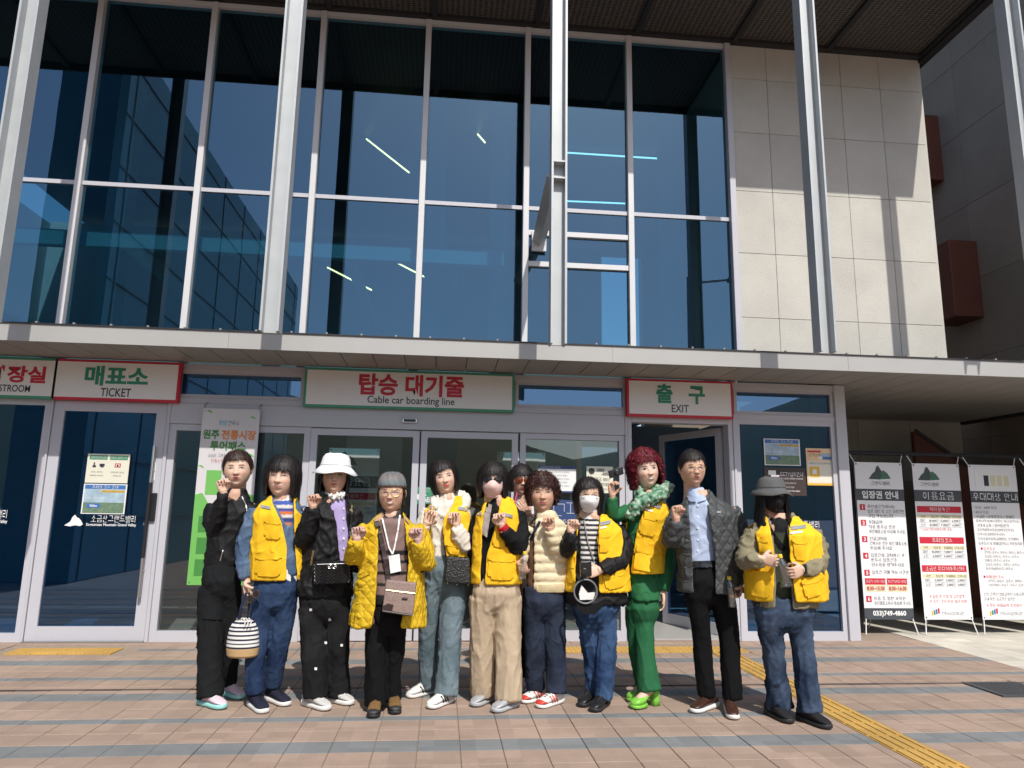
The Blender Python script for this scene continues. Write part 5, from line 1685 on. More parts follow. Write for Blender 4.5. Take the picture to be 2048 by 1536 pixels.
        for sg in (-1, 1):
            v, f = tube_vf([Vector((sg*.066, -.045, -.012)), Vector((sg*.079, -.01, .0)), Vector((sg*.082, .012, .012))], .0012, 5)
            s.hd('ear_loop', v, f, material, o)
        return o
    def bucket_hat(s, material, crown=.118, brim=.062, drop=.040, z0=.040):
        pr = []
        for r_, z in ((.050, z0+crown-.022), (.074, z0+crown-.030), (.090, z0+crown*.52), (.101, z0+.006), (.104, z0), (.122, z0-drop*.40), (.104+brim, z0-drop)):
            pr.append((r_, z))
        n = 48
        V, F = [], []
        V.append(Vector((0, .008, z0+crown-.022)))
        for i, (r_, z) in enumerate(pr):
            for k in range(n):
                a = 2*math.pi*k/n
                wv = .006*math.sin(3*a+1)+.004*math.sin(5*a) if i >= 5 else .002*math.sin(4*a)
                V.append(Vector((r_*.96*math.sin(a), .006-r_*1.06*math.cos(a), z+wv)))
        for k in range(n): F.append((0, 1+k, 1+(k+1) % n))
        for i in range(len(pr)-1):
            for k in range(n): F.append((1+i*n+k, 1+(i+1)*n+k, 1+(i+1)*n+(k+1) % n, 1+i*n+(k+1) % n))
        o = s.hd('hat', V, F, material, None, True, solid=.003)
        for zz in (z0+.012,):
            v, f = tube_vf([Vector((.1035*.965*math.sin(2*math.pi*k/40), .006-.1035*1.065*math.cos(2*math.pi*k/40), zz)) for k in range(41)], .0016, 5)
            s.hd('hat_seam', v, f, material, o)
        return o
    def hand(s, wrist, tip, pose='fist', palm=(0, -1, .0), mirror=False, scale=1.0, skin=SKIN, dyw=-.12, dyt=-.14, glove=None):
        """wrist and fingertip-side pixel; palm = direction the palm faces"""
        w = s.P(wrist[0], wrist[1], dyw); t = s.P(tip[0], tip[1], dyt)
        z = (t-w).normalized()
        pn = Vector(palm); yv = (-(pn-z*pn.dot(z))).normalized()
        x = yv.cross(z).normalized()
        sc = scale*.92
        co, fc = hand_vf(pose)
        M3 = np.array([list(x*(-1 if mirror else 1)), list(yv), list(z)])
        cw = co*sc@M3+np.array(w)
        f = [tuple(int(k) for k in (q[::-1] if mirror else q)) for q in fc]
        if glove is not None:
            s.put('glove', cw, f, glove, None, True)
        else:
            s.add_body(cw, f, skin=skin)
        return w
    def arm_body(s, pts):
        s.add_body(*limb_vf([(s.P(x, y, dy), min(r*.62, .036)) for x, y, dy, r in pts], 8, 3))
    def finish(s):
        me = mkmesh('body', np.array(s.V)-np.array(s.base), s.F, M_SKIN, True, s.C)
        o = link('body', me); o.parent = s.root
    def chest_body(s, rows):
        rr = [(y, xl+(xr-xl)*.16, xr-(xr-xl)*.16, .075) for (y, xl, xr, *_) in rows]
        s.add_body(*s.torso_parts(rr))

YEL = cloth('vest_yellow', (0.83, 0.49, 0.018), .8, .05, 5, .12, 500)
REFL = mat('reflective_tape', (0.24, 0.25, 0.26), .6, 0, .05)
YELP = cloth('vest_pocket', (0.80, 0.465, 0.016), .8, .05, 5, .12, 500)
def vest(p, rows, sleeves, openpoly, pockets=(), tapes=(), logo=None, infl=.015, yaw=0, zipline=None):
    """sleeveless work vest over the jacket: shell with armholes and an open front"""
    holes = []
    for sl_ in sleeves:
        c = [q for q, r in catmull(p.sleeve_ctrl(sl_), 4)]
        holes.append((c[:6], max(q[3] for q in sl_[:2])*1.10+.010))
    zs = p.P(rows[-1][1], rows[-1][0]).z
    v = p.garment('vest', rows, [], YEL, .0095, yaw, infl, .0045, 10, 5, cut=openpoly, holes=holes, solid=.006, keepfn=lambda co, no: (no[:, 2] > -.75) & ((co[:, 2] < zs-.004)))
    for q in pockets:
        (ax, ay), (bx_, by_), (cx_, cy_), (dx_, dy_) = q
        pk = p.patch('pocket', q, YELP, .012, 9, 8, v, ('vest',), round_=1, puff=.008)
        fl = .30
        fq = ((ax-1, ay-2), (bx_+1, by_-2), (bx_*(1-fl)+cx_*fl+1, by_*(1-fl)+cy_*fl), (ax*(1-fl)+dx_*fl-1, ay*(1-fl)+dy_*fl))
        p.patch('pocket_flap', fq, YEL, .021, 8, 4, v, ('vest',), th=.006, round_=1)
    for q in tapes:
        p.patch('reflective_strip', q, REFL, .0075, 8, 2, v, ('vest',))
    if logo:
        p.patch('logo_print', logo, M_WHITE, .0075, 6, 2, v, ('vest',))
    return v
# ---------------------------------------------------------------- the group
BLK = cloth('black', (0.007, 0.007, 0.008), .8, spec=.2)
BLK2 = cloth('black_shell', (0.006, 0.006, 0.007), .6, spec=.3)
BLKT = cloth('black_trousers', (0.006, 0.006, 0.007), .85, spec=.15)
WHT = cloth('white', (0.74, 0.73, 0.70), .85, .04)
M_RUB = mat('rubber_black', (0.02, 0.02, 0.021), .6)
M_SOLEW = mat('sole_white', (0.72, 0.71, 0.68), .6, var=.06)
M_GOLD = mat('gold_metal', (0.72, 0.52, 0.22), .3, 1.0)
M_LENS = glass_mat('clear_lens', (.95, .95, .96), (1, 1, 1), .035, thin=True)
M_SUNL = mat('sun_lens', (0.012, 0.011, 0.012), .08, spec=.6)
M_SUNA = mat('amber_lens', (0.16, 0.035, 0.012), .1, spec=.6)
BLACKH = ('black', (.016, .012, .011))
PALE = (.66, .44, .33); TAN = (.56, .345, .245)
M_PLA = mat('phone_black', (0.012, 0.012, 0.014), .25)
def attr_cloth(): return attr_mat('woven_pattern', .85, .2, 420, .25)
def bands(p, edges):
    """paint a knit by height: edges list of (photo y, colour) from the top down, z measured on the person"""
    zs = [(p.P(1000, y).z, c) for y, c in edges]
    def f(co, no):
        c = np.zeros((len(co), 3)); c[:] = zs[0][1]
        for z, col in zs: c[co[:, 2] < z] = col
        return c
    return f
def stripes(p, per, c1, c2, top=None, topcol=None, duty=.5):
    def f(co, no):
        c = np.tile(np.array(c1, dtype=float), (len(co), 1))
        c[((co[:, 2]/per) % 1) < duty] = c2
        if top is not None: c[co[:, 2] > p.P(1000, top).z] = topcol
        return c
    return f

# --- 1: black training suit
p = Person('woman in a black zip top and black trousers raising a fist beside the market banner', [(423, 1414, 55), (463, 1394, 50)])
p.neck = (480, 990)
rows = [(1134, 409, 479), (1100, 413, 480), (1060, 415, 494), (1025, 419, 506), (1003, 430, 502, .075), (990, 448, 496, .062), (978, 460, 492, .055)]
sa = [(430, 1010, 0, .055), (423, 1038, -.01, .056), (431, 1056, -.06, .051), (440, 1020, -.14, .046), (447, 986, -.17, .036)]
sb = [(500, 1010, 0, .055), (510, 1050, .05, .05), (508, 1100, .05, .045), (500, 1130, .0, .04)]
p.chest_body(rows); p.arm_body(sa); p.arm_body(sb)
j = p.garment('jacket', rows, [sa, sb], BLK2, fold=.005)
p.strap('zip', [(484, 993), (492, 1010), (495, 1028)], .006, M_CHROME, .004, j, .003, names=('jacket',))
p.strap('pocket_zip', [(446, 1100), (440, 1122)], .005, M_CHROME, .004, j, .003, names=('jacket',))
p.trousers([(1128, 411, 478), (1160, 405, 482, .12), (1190, 404, 482, .12)], [[(425, 1175, 26), (422, 1250, 25), (420, 1330, 24), (421, 1394, 25)], [(460, 1175, 22), (459, 1260, 20), (458, 1330, 17), (458, 1368, 16)]], cloth('charcoal_cargo', (.011, .012, .013), .9, spec=.15))
p.patch('cargo_pocket', ((407, 1189), (447, 1191), (446, 1240), (405, 1238)), cloth('charcoal_cargo', (.022, .024, .026)), .010, names=('trousers',))
p.shoes(cloth('pink_mesh', (.66, .50, .55), .8), mat('sole_mint', (.30, .62, .58), .6), None, lace=WHT, sole_h=.034)
p.hand((447, 985), (440, 950), 'fist', (.75, -.6, 0), skin=PALE, dyw=-.17, dyt=-.18)
p.head((473, 901), (477, 976), yaw=10, roll=-3, face=dict(skin=PALE, eye=.35, smile=.1, open=True), hair='slick', hcol=('brown', (.035, .017, .012)))
p.finish()

# --- 2: denim shirt and vest
p2 = p = Person('woman in a denim hooded shirt and yellow vest holding a striped bucket bag', [(515, 1420, 35), (555, 1407, 45)])
p.neck = (566, 995)
DEN = denim('shirt', (.055, .095, .17), (.16, .23, .34))
rows = [(1150, 512, 602), (1110, 508, 603), (1060, 507, 604), (1030, 507, 606), (1010, 517, 600, .08), (996, 540, 590, .065), (986, 548, 584, .057)]
sa = [(516, 1020, 0, .058), (501, 1060, .0, .064), (490, 1105, .0, .062), (489, 1140, -.03, .054), (493, 1158, -.04, .036)]
sb = [(598, 1020, 0, .058), (610, 1055, .06, .056), (612, 1100, .08, .05), (605, 1140, .06, .042)]
p.chest_body(rows); p.arm_body(sa); p.arm_body(sb)
kn = bands(p, [(900, (.74, .73, .70)), (1008, (.06, .10, .35)), (1016, (.70, .66, .6)), (1022, (.05, .08, .30)), (1030, (.62, .16, .05)), (1036, (.7, .66, .6)), (1042, (.04, .06, .2)), (1050, (.55, .2, .1))])
p.garment('knit_top', [(1070, 530, 596), (1030, 530, 596), (1008, 538, 592, .085), (992, 549, 583, .064), (978, 552, 580, .058)], [], attr_cloth(), fold=.002, paint=kn)
p.garment('undershirt', [(1164, 514, 601), (1130, 514, 601)], [], WHT)
p.garment('shirt', rows, [sa, sb], DEN, fold=.008, ffx=12, ffz=5, cut=[[(546, 975), (552, 1008), (573, 1053), (584, 1052), (588, 975)]], solid=.004)
vest(p, [(1160, 506, 604), (1110, 505, 605), (1060, 506, 606), (1030, 507, 607), (1010, 516, 601, .085), (998, 538, 592, .07), (988, 547, 585, .06)], [sa, sb],
     [[(540, 975), (547, 1010), (566, 1050), (575, 1100), (572, 1172), (596, 1172), (590, 1100), (587, 1040), (589, 975)]],
     [((529, 1033), (562, 1038), (561, 1080), (527, 1076)), ((511, 1106), (564, 1104), (561, 1154), (508, 1152))], [((521, 1009), (541, 1013), (541, 1019), (521, 1015)), ((590, 1013), (605, 1012), (605, 1018), (590, 1019))])
p.trousers([(1150, 512, 602), (1180, 508, 600, .125), (1210, 505, 592, .125)], [[(533, 1195, 27), (517, 1265, 21), (510, 1323, 19), (511, 1388, 19)], [(572, 1195, 24), (562, 1265, 20), (552, 1323, 19), (545, 1374, 16)]], denim('indigo_blue', (.009, .021, .056), (.05, .09, .18)))
p.shoes(cloth('navy_knit', (.014, .015, .032), .8), M_SOLEW, None, lace=BLK, sole_h=.032)
p.hand((493, 1161), (497, 1193), 'grip', (.8, -.3, 0), skin=PALE, dyw=-.04, dyt=-.05)
p.head((564, 913), (566, 994), yaw=-3, roll=2, face=dict(skin=PALE, eye=.1, smile=.2, lips=(.52, .22, .2)), hair='bob', hcol=BLACKH)
p.finish()

# --- 3: white bucket hat, black coat
p3 = p = Person('woman in a white bucket hat and black coat raising a fist', [(632, 1416, 50), (677, 1406, 55)])
p.neck = (671, 994)
rows = [(1190, 591, 704, .13), (1150, 595, 704), (1100, 601, 703), (1060, 607, 705), (1030, 608, 708), (1012, 618, 704, .085), (998, 642, 696, .07), (984, 652, 689, .06)]
sa = [(618, 1024, 0, .06), (606, 1055, -.02, .068), (609, 1080, -.07, .068), (618, 1046, -.14, .058), (626, 1017, -.17, .036)]
sb = [(702, 1024, 0, .06), (713, 1060, .02, .058), (717, 1100, .0, .052), (712, 1140, -.04, .045)]
p.chest_body(rows); p.arm_body(sa); p.arm_body(sb)
sh = p.garment('shirt', [(1140, 640, 703), (1060, 640, 703), (1012, 645, 696, .085), (995, 654, 689, .066), (980, 656, 686, .056)], [], cloth('lavender', (.40, .33, .58), .8, .05), fold=.003)
for y in (1015, 1035, 1055, 1075, 1095): p.patch('button', ((686, y), (689, y), (689, y+4), (686, y+4)), M_WHITE, .008, 2, 2, sh, ('shirt',))
p.garment('ruffle_collar', None, [[(655, 986, -.01, .012), (660, 990, -.06, .013), (671, 994, -.085, .014), (683, 990, -.06, .013), (688, 985, -.01, .012)]], WHT, fold=.012, ffx=40, ffz=40, voxel=.006)
c_ = p.garment('coat', rows, [sa, sb], BLK2, fold=.010, ffx=12, ffz=6, cut=[[(652, 975), (664, 1005), (674, 1050), (681, 1120), (682, 1130), (697, 1130), (696, 1060), (692, 1010), (690, 975)]], solid=.004)
p.strap('coat_zip', [(704, 1010), (702, 1060), (700, 1120)], .006, M_GOLD, .006, c_, .003, names=('coat',))
DK = denim('blackjean', (.007, .007, .0075), (.022, .022, .024))
t_ = p.trousers([(1170, 600, 700), (1200, 598, 702, .13), (1230, 599, 700, .13)], [[(625, 1215, 28), (627, 1290, 25), (630, 1340, 25), (631, 1394, 25)], [(675, 1215, 26), (675, 1290, 22), (676, 1340, 21), (678, 1390, 22)]], DK)
for x, y in ((621, 1219), (659, 1239), (651, 1285), (683, 1290), (631, 1337)):
    p.patch('star_print', ((x-2, y-2), (x+3, y-2), (x+3, y+3), (x-2, y+3)), M_WHITE, .005, 2, 2, t_, ('trousers',))
p.shoes(cloth('pale_grey_mesh', (.50, .49, .47), .8), M_SOLEW, None, lace=WHT, sole_h=.034)
p.hand((626, 1016), (623, 978), 'fist', (.75, -.6, 0), skin=TAN, dyw=-.17, dyt=-.18)
p.head((668, 914), (671, 988), yaw=8, roll=2, face=dict(skin=TAN, eye=.3, open=True), hair='under', hcol=BLACKH)
p.glasses(M_GOLD, M_LENS)
p.bucket_hat(cloth('hat_white', (.78, .78, .80), .85, .03), crown=.108, brim=.046, drop=.046, z0=.062)
for sg in (-1, 1): p.hd('pearl_earring', *lathe_vf([(.001, 0), (.005, .004), (.001, .009)], (sg*.081, .004, -.042), 10), M_WHITE)
p.finish()

# --- 4: yellow quilted coat
p4 = p = Person('older woman in a yellow quilted coat and knit cap with both gloved fists up', [(750, 1427, -3), (788, 1420, 8)])
p.neck = (784, 1028)
rows = [(1252, 698, 853, .17), (1200, 707, 850, .16), (1150, 716, 846, .15), (1100, 724, 842, .14), (1065, 728, 838, .125), (1047, 738, 828, .098), (1032, 757, 812, .075), (1022, 762, 806, .064)]
sa = [(738, 1056, 0, .066), (718, 1085, -.01, .070), (709, 1113, -.06, .066), (711, 1097, -.14, .058), (714, 1081, -.18, .042)]
sb = [(828, 1056, 0, .066), (845, 1095, -.01, .070), (850, 1126, -.06, .066), (843, 1103, -.14, .057), (837, 1083, -.18, .042)]
p.chest_body(rows); p.arm_body(sa); p.arm_body(sb)
MV, BKc = (.22, .145, .13), (.016, .015, .016)
kn = bands(p, [(900, (.06, .05, .045)), (1030, (.045, .04, .04)), (1040, MV), (1102, BKc), (1110, MV), (1120, BKc), (1128, MV), (1142, BKc), (1150, MV), (1164, BKc), (1172, MV), (1186, BKc)])
p.garment('knit_sweater', [(1207, 745, 822, .115), (1150, 745, 822), (1100, 745, 824), (1065, 745, 824), (1046, 752, 818, .095), (1030, 764, 804, .070), (1014, 767, 801, .060)], [], attr_cloth(), fold=.003, paint=kn)
YQ = quilt('yellow', (.62, .40, .014), .05, .62, .7, .010)
c_ = p.garment('coat', rows, [sa, sb], YQ, fold=.007, ffx=9, ffz=5, cut=[[(764, 1010), (757, 1060), (756, 1120), (752, 1200), (742, 1270), (796, 1270), (812, 1200), (817, 1120), (811, 1060), (804, 1010)]], solid=.008, keepfn=lambda co, no: no[:, 2] > -.85)
p.patch('pocket_flap', ((720, 1142), (738, 1134), (739, 1148), (718, 1158)), YQ, .010, 5, 4, c_, ('coat',))
p.patch('collar', ((744, 1030), (764, 1017), (768, 1032), (752, 1052)), cloth('tan_lining', (.42, .27, .16)), .014, 6, 5, c_, ('coat', 'knit_sweater'))
p.patch('collar', ((802, 1017), (824, 1030), (818, 1048), (806, 1034)), cloth('tan_lining', (.42, .27, .16)), .014, 6, 5, c_, ('coat', 'knit_sweater'))
p.trousers([(1195, 745, 818), (1230, 743, 818, .12), (1255, 744, 816, .12)], [[(754, 1245, 23), (752, 1294, 21), (751, 1347, 20), (751, 1410, 21)], [(792, 1245, 21), (792, 1294, 18), (787, 1347, 15), (786, 1400, 16)]], BLKT)
p.shoes(cloth('brown_suede', (.17, .095, .035), .95, .2, 20), M_RUB, M_RUB, lace=cloth('brown_suede', (.17, .095, .035)), sole_h=.024)
GLV = cloth('glove_pink', (.56, .36, .31), .9, .08)
p.hand((714, 1081), (714, 1044), 'fist', (.6, -.8, 0), dyw=-.18, dyt=-.19, glove=GLV)
p.hand((837, 1083), (834, 1044), 'fist', (-.6, -.8, 0), mirror=True, dyw=-.18, dyt=-.19, glove=GLV)
p.head((785, 948), (782, 1025), yaw=-3, roll=-2, face=dict(skin=TAN, eye=.2, smile=.9, teeth=True, lips=(.45, .10, .09)), hair='under', hcol=BLACKH, hair_over=dict(bot=-.07, a0=1.05, a1=1.15, w=.084))
p.glasses(M_GOLD, M_LENS, rx=.026, rz=.021)
# knit cap
capv, capf = [], []
n = 48; zz = [(.0, .142), (.045, .138), (.072, .122), (.089, .092), (.096, .060), (.0965, .034)]
capcol = [(.14, .12, .12), (.10, .14, .16), (.16, .14, .13), (.20, .19, .19), (.13, .17, .18), (.24, .15, .12)]
for r_, z in zz:
    for k in range(n):
        a = 2*math.pi*k/n
        capv.append(Vector((r_*.93*math.sin(a), .010-r_*1.10*math.cos(a), z+(.012*math.cos(a) if z < .05 else 0))))
for i in range(len(zz)-1):
    for k in range(n): capf.append((i*n+k, (i+1)*n+k, (i+1)*n+(k+1) % n, i*n+(k+1) % n))
vv = np.array([tuple(p.HM @ v) for v in capv])
cc = np.array([np.array(capcol[(i//n)])*(0.75+.5*random.random()) for i in range(len(capv))])
p.put('knit_cap', vv, capf, attr_cloth(), None, True, cc, fix=True, solid=.005)
ly = p.strap('lanyard', [(763, 1030), (770, 1060), (778, 1095), (785, 1108)], .010, M_WHITE, .012, names=('knit_sweater',))
p.strap('lanyard', [(800, 1030), (796, 1060), (789, 1095), (785, 1108)], .010, M_WHITE, .012, names=('knit_sweater',))
bd = p.patch('name_badge', ((777, 1112), (799, 1108), (802, 1142), (781, 1147)), M_WHITE, .022, 4, 4, names=('knit_sweater',), th=.006)
p.finish()

# --- 5: white hooded top, vest open
p5 = p = Person('smiling woman in a white hooded top with an open yellow vest and grey wide jeans', [(843, 1391, -50), (881, 1411, -38)])
p.neck = (890, 1000)
rows = [(1116, 856, 912), (1090, 854, 918), (1055, 852, 930), (1030, 850, 938), (1012, 860, 932, .085), (1000, 874, 920, .072), (986, 879, 909, .06)]
sa = [(860, 1020, 0, .056), (846, 1050, -.02, .056), (840, 1074, -.06, .052), (847, 1058, -.14, .046), (852, 1047, -.17, .036)]
sb = [(932, 1020, 0, .06), (939, 1060, -.02, .070), (931, 1092, -.07, .072), (919, 1072, -.14, .060), (913, 1052, -.17, .036)]
p.chest_body(rows); p.arm_body(sa); p.arm_body(sb)
WH = cloth('offwhite', (.70, .66, .58), .85, .04)
p.garment('hooded_top', rows, [sa, sb], WH, fold=.008, ffx=13, ffz=7)
p.garment('hood', None, [[(868, 1016, -.09, .022), (868, 1000, -.03, .032), (878, 992, .06, .04), (900, 988, .09, .045), (922, 992, .05, .042), (932, 1004, -.02, .036), (922, 1018, -.09, .024)]], WH, fold=.008, voxel=.009)
vest(p, [(1126, 856, 944), (1090, 852, 946), (1055, 849, 945), (1030, 848, 943), (1012, 858, 935, .092), (1002, 870, 924, .08), (990, 876, 914, .07)], [sa, sb],
     [[(872, 975), (864, 1030), (860, 1140), (893, 1140), (886, 1080), (884, 1045), (906, 1005), (916, 975)]], [((892, 1085), (920, 1090), (918, 1112), (896, 1106))],
     [((848, 1010), (870, 1013), (869, 1019), (848, 1016)), ((917, 1013), (938, 1017), (937, 1023), (916, 1019))], infl=.024)
p.trousers([(1108, 854, 934), (1140, 848, 940, .12), (1170, 848, 940, .12)], [[(867, 1160, 26), (859, 1222, 22), (856, 1294, 20), (857, 1376, 18)], [(914, 1160, 27), (905, 1222, 25), (899, 1294, 22), (893, 1390, 24)]], denim('greyblue', (.085, .125, .145), (.22, .28, .31)))
p.shoes(M_SOLEW, M_SOLEW, M_SOLEW, lace=WHT, sole_h=.028, stripe=M_BLACK)
p.hand((852, 1048), (863, 1027), 'grip', (.3, -.9, .2), skin=PALE, dyw=-.17, dyt=-.18)
p.hand((913, 1052), (909, 1013), 'heart', (-.5, -.85, 0), mirror=True, skin=PALE, dyw=-.17, dyt=-.18)
p.head((884, 921), (891, 989), yaw=5, roll=-12, face=dict(skin=PALE, eye=.4, smile=.9, lips=(.62, .06, .07)), hair='bobside', hcol=BLACKH)
p.finish()

# --- 6: pink mask, beige trousers
p6 = p = Person('woman in a pink face mask and sunglasses, yellow vest and wide beige trousers', [(967, 1407, -40), (1011, 1419, -45)])
p.neck = (992, 1004)
rows = [(1170, 950, 1036), (1100, 952, 1036), (1050, 953, 1038), (1030, 955, 1040), (1015, 965, 1034, .08), (1003, 978, 1020, .066), (990, 981, 1008, .056)]
sa = [(964, 1024, 0, .055), (952, 1060, .05, .052), (948, 1100, .06, .046), (952, 1130, .03, .04)]
sb = [(1032, 1026, 0, .057), (1042, 1065, -.02, .062), (1036, 1093, -.07, .060), (1019, 1074, -.14, .052), (1009, 1058, -.165, .042)]
p.chest_body(rows); p.arm_body(sa); p.arm_body(sb)
p.garment('shirt', rows, [sa, sb], BLK, fold=.006)
p.garment('red_cuff', None, [[(1013, 1066, -.15, .040), (1003, 1051, -.175, .038)]], cloth('red_knit', (.42, .015, .02)), fold=.002, voxel=.007)
p.patch('scarf_panel', ((970, 1004), (984, 1010), (974, 1075), (963, 1068)), cloth('grey_scarf', (.36, .31, .29), .8, .5, 40), .012, 4, 8, None, ('shirt',))
vest(p, [(1168, 946, 1038), (1110, 948, 1039), (1060, 951, 1041), (1030, 953, 1042), (1013, 963, 1036, .088), (1002, 976, 1022, .074), (992, 980, 1010, .064)], [sa, sb],
     [[(978, 975), (968, 1030), (964, 1075), (961, 1180), (968, 1180), (973, 1110), (988, 1060), (1000, 1004), (1010, 975)]],
     [((978, 1107), (1031, 1110), (1029, 1161), (975, 1159)), ((986, 1050), (1012, 1062), (1010, 1096), (984, 1092))], [((1007, 1025), (1026, 1030), (1025, 1036), (1007, 1031)), ((953, 1025), (963, 1024), (963, 1030), (953, 1031))])
p.trousers([(1150, 950, 1034), (1185, 945, 1040, .13), (1212, 943, 1042, .13)], [[(967, 1195, 27), (964, 1258, 25), (965, 1330, 25), (967, 1389, 25)], [(1016, 1195, 27), (1015, 1258, 26), (1017, 1330, 27), (1017, 1401, 27)]], cloth('beige', (.46, .36, .25), .9, .07, 6), fold=.0065, ffz=2.0)
p.shoes(mat('silver_mesh', (.42, .43, .44), .5, .3, .3, 30), mat('sole_grey', (.40, .41, .42), .6), None, lace=M_BLACK, sole_h=.032)
p.hand((1004, 1052), (996, 1014), 'fist', (-.5, -.85, 0), mirror=True, skin=PALE, dyw=-.175, dyt=-.185)
p.head((984, 925), (987, 997), yaw=-4, roll=1, face=dict(skin=PALE, eye=.4), hair='bob', hcol=BLACKH)
p.mask(cloth('mask_pink', (.74, .52, .47), .9, .02), .020)
p.glasses(M_BLACK, M_SUNL, rx=.027, rz=.020)
p.finish()

# --- 7: behind, amber sunglasses
p7 = p = Person('woman in amber sunglasses and white top standing behind the others', [(1048, 1378, -20), (1070, 1373, -10)])
p.neck = (1044, 990)
rows = [(1185, 1020, 1078), (1100, 1018, 1080), (1040, 1016, 1078), (1017, 1022, 1070, .08), (1002, 1032, 1060, .065), (984, 1035, 1053, .052)]
sa = [(1026, 1022, 0, .05), (1014, 1060, 0, .048), (1018, 1100, -.03, .044), (1030, 1120, -.06, .04)]
sb = [(1068, 1022, 0, .05), (1080, 1050, 0, .05), (1074, 1062, -.06, .046), (1058, 1032, -.11, .036)]
p.chest_body(rows); p.arm_body(sa); p.arm_body(sb)
p.garment('top', rows, [sa, sb], cloth('pale_print', (.60, .60, .64), .85, .25, 30), fold=.004)
p.strap('lanyard', [(1034, 985), (1030, 1005), (1036, 1022)], .009, mat('pink_ribbon', (.70, .08, .28), .6), .008, names=('top',))
p.strap('lanyard', [(1054, 985), (1062, 1002), (1058, 1020)], .009, mat('pink_ribbon', (.70, .08, .28), .6), .008, names=('top',))
p.trousers([(1170, 1022, 1078), (1200, 1022, 1078, .11), (1220, 1023, 1077, .11)], [[(1036, 1205, 18), (1040, 1280, 16), (1047, 1366, 15)], [(1064, 1205, 18), (1067, 1280, 16), (1070, 1362, 15)]], BLKT)
p.shoes(cloth('pink_mesh', (.66, .50, .55), .8), M_SOLEW, None)
p.hand((1058, 1030), (1040, 1008), 'soft', (0, 1, 0), mirror=True, skin=TAN, dyw=-.12, dyt=-.13)
p.head((1042, 930), (1043, 992), yaw=3, roll=0, face=dict(skin=TAN, eye=.3, open=True, lips=(.5, .1, .09)), hair='short', hcol=BLACKH)
p.glasses(M_BLACK, M_SUNA, rx=.028, rz=.022)
p.finish()

# --- 8: cream puffer
p8 = p = Person('woman with brown curly hair in a cream puffer jacket and red-white trainers', [(1070, 1402, -55), (1100, 1411, -50)])
p.neck = (1086, 1030)
rows = [(1183, 1060, 1133), (1150, 1056, 1134), (1100, 1054, 1134), (1060, 1053, 1131), (1045, 1063, 1122, .092), (1032, 1073, 1110, .075), (1020, 1076, 1104, .062)]
sa = [(1062, 1054, 0, .055), (1048, 1085, 0, .056), (1042, 1110, -.04, .052), (1042, 1120, -.10, .040)]
sb = [(1121, 1054, 0, .058), (1129, 1085, -.02, .064), (1119, 1109, -.07, .062), (1108, 1082, -.14, .054), (1101, 1060, -.17, .038)]
p.chest_body(rows); p.arm_body(sa); p.arm_body(sb)
kz = stripes(p, .017, (.02, .017, .016), (.42, .38, .33), None, None, .4)
def knit8(co, no):
    c = np.tile(np.array((.14, .075, .045)), (len(co), 1))
    zt = p8.P(1070, 1052).z
    mk = co[:, 2] > zt
    c[mk] = kz(co, no)[mk]
    return c
p.garment('knit_sweater', [(1184, 1054, 1122, .085), (1120, 1053, 1122, .09), (1065, 1056, 1120, .085), (1046, 1066, 1114, .078), (1030, 1070, 1100, .062), (1012, 1072, 1098, .058)], [], attr_cloth(), fold=.003, paint=knit8)
def puff(co, no):
    z = co[:, 2]
    out = co.copy()
    out += no*(.012*(np.abs(np.sin(np.pi*z/.062))**.6)-.006)[:, None]*(np.abs(no[:, 2]) < .75)[:, None]
    return out
CRM = cloth('cream_puffer', (.70, .60, .40), .6, .04, 6, .1, 300, .35)
pj = p.garment('puffer_jacket', rows, [sb], CRM, infl=.014, fold=.002, ffx=16, ffz=16, cut=[[(1080, 1005), (1069, 1050), (1067, 1190), (1040, 1190), (1040, 1050), (1064, 1005)]], solid=.006, disp=puff, voxel=.009, keepfn=lambda co, no: no[:, 2] > -.85)
p.garment('sleeve', None, [sa], CRM, disp=puff, fold=.003)
p.strap('placket', [(1070, 1046), (1070, 1060), (1070, 1120), (1071, 1182)], .026, CRM, .016, pj, .010, names=('puffer_jacket',))
p.strap('jacket_zip', [(1067, 1050), (1067, 1120), (1068, 1180)], .006, M_CHROME, .024, pj, .003, names=('puffer_jacket',))
p.patch('ribbed_hem', ((1067, 1170), (1133, 1168), (1133, 1184), (1068, 1185)), cloth('cream_rib', (.66, .55, .33), .9), .008, 12, 3, pj, ('puffer_jacket',))
p.strap('bag_strap', [(1080, 1042), (1064, 1072), (1049, 1100)], .018, cloth('navy_strap', (.02, .025, .06)), .012, names=('knit_sweater', 'puffer_jacket'))
p.trousers([(1172, 1050, 1130), (1200, 1047, 1131, .12), (1225, 1048, 1130, .12)], [[(1070, 1210, 23), (1068, 1290, 20), (1070, 1350, 19), (1071, 1378, 19)], [(1108, 1210, 23), (1110, 1290, 21), (1112, 1350, 20), (1113, 1386, 20)]], denim('indigo', (.012, .017, .032), (.04, .052, .085)))
p.shoes(M_SOLEW, M_SOLEW, mat('red_leather', (.58, .05, .03), .45), lace=M_BLACK, sole_h=.027, stripe=mat('red_leather', (.58, .05, .03), .45))
p.hand((1043, 1118), (1047, 1146), 'grip', (.3, -.9, 0), skin=TAN, dyw=-.12, dyt=-.15)
p.hand((1101, 1060), (1097, 1022), 'fist', (-.5, -.85, 0), mirror=True, skin=TAN, dyw=-.17, dyt=-.18)
p.head((1085, 948), (1084, 1025), yaw=-6, roll=-2, face=dict(skin=TAN, eye=.3, smile=.1, lips=(.48, .14, .12)), hair='curly', hcol=('auburn', (.045, .016, .012)))
p.finish()

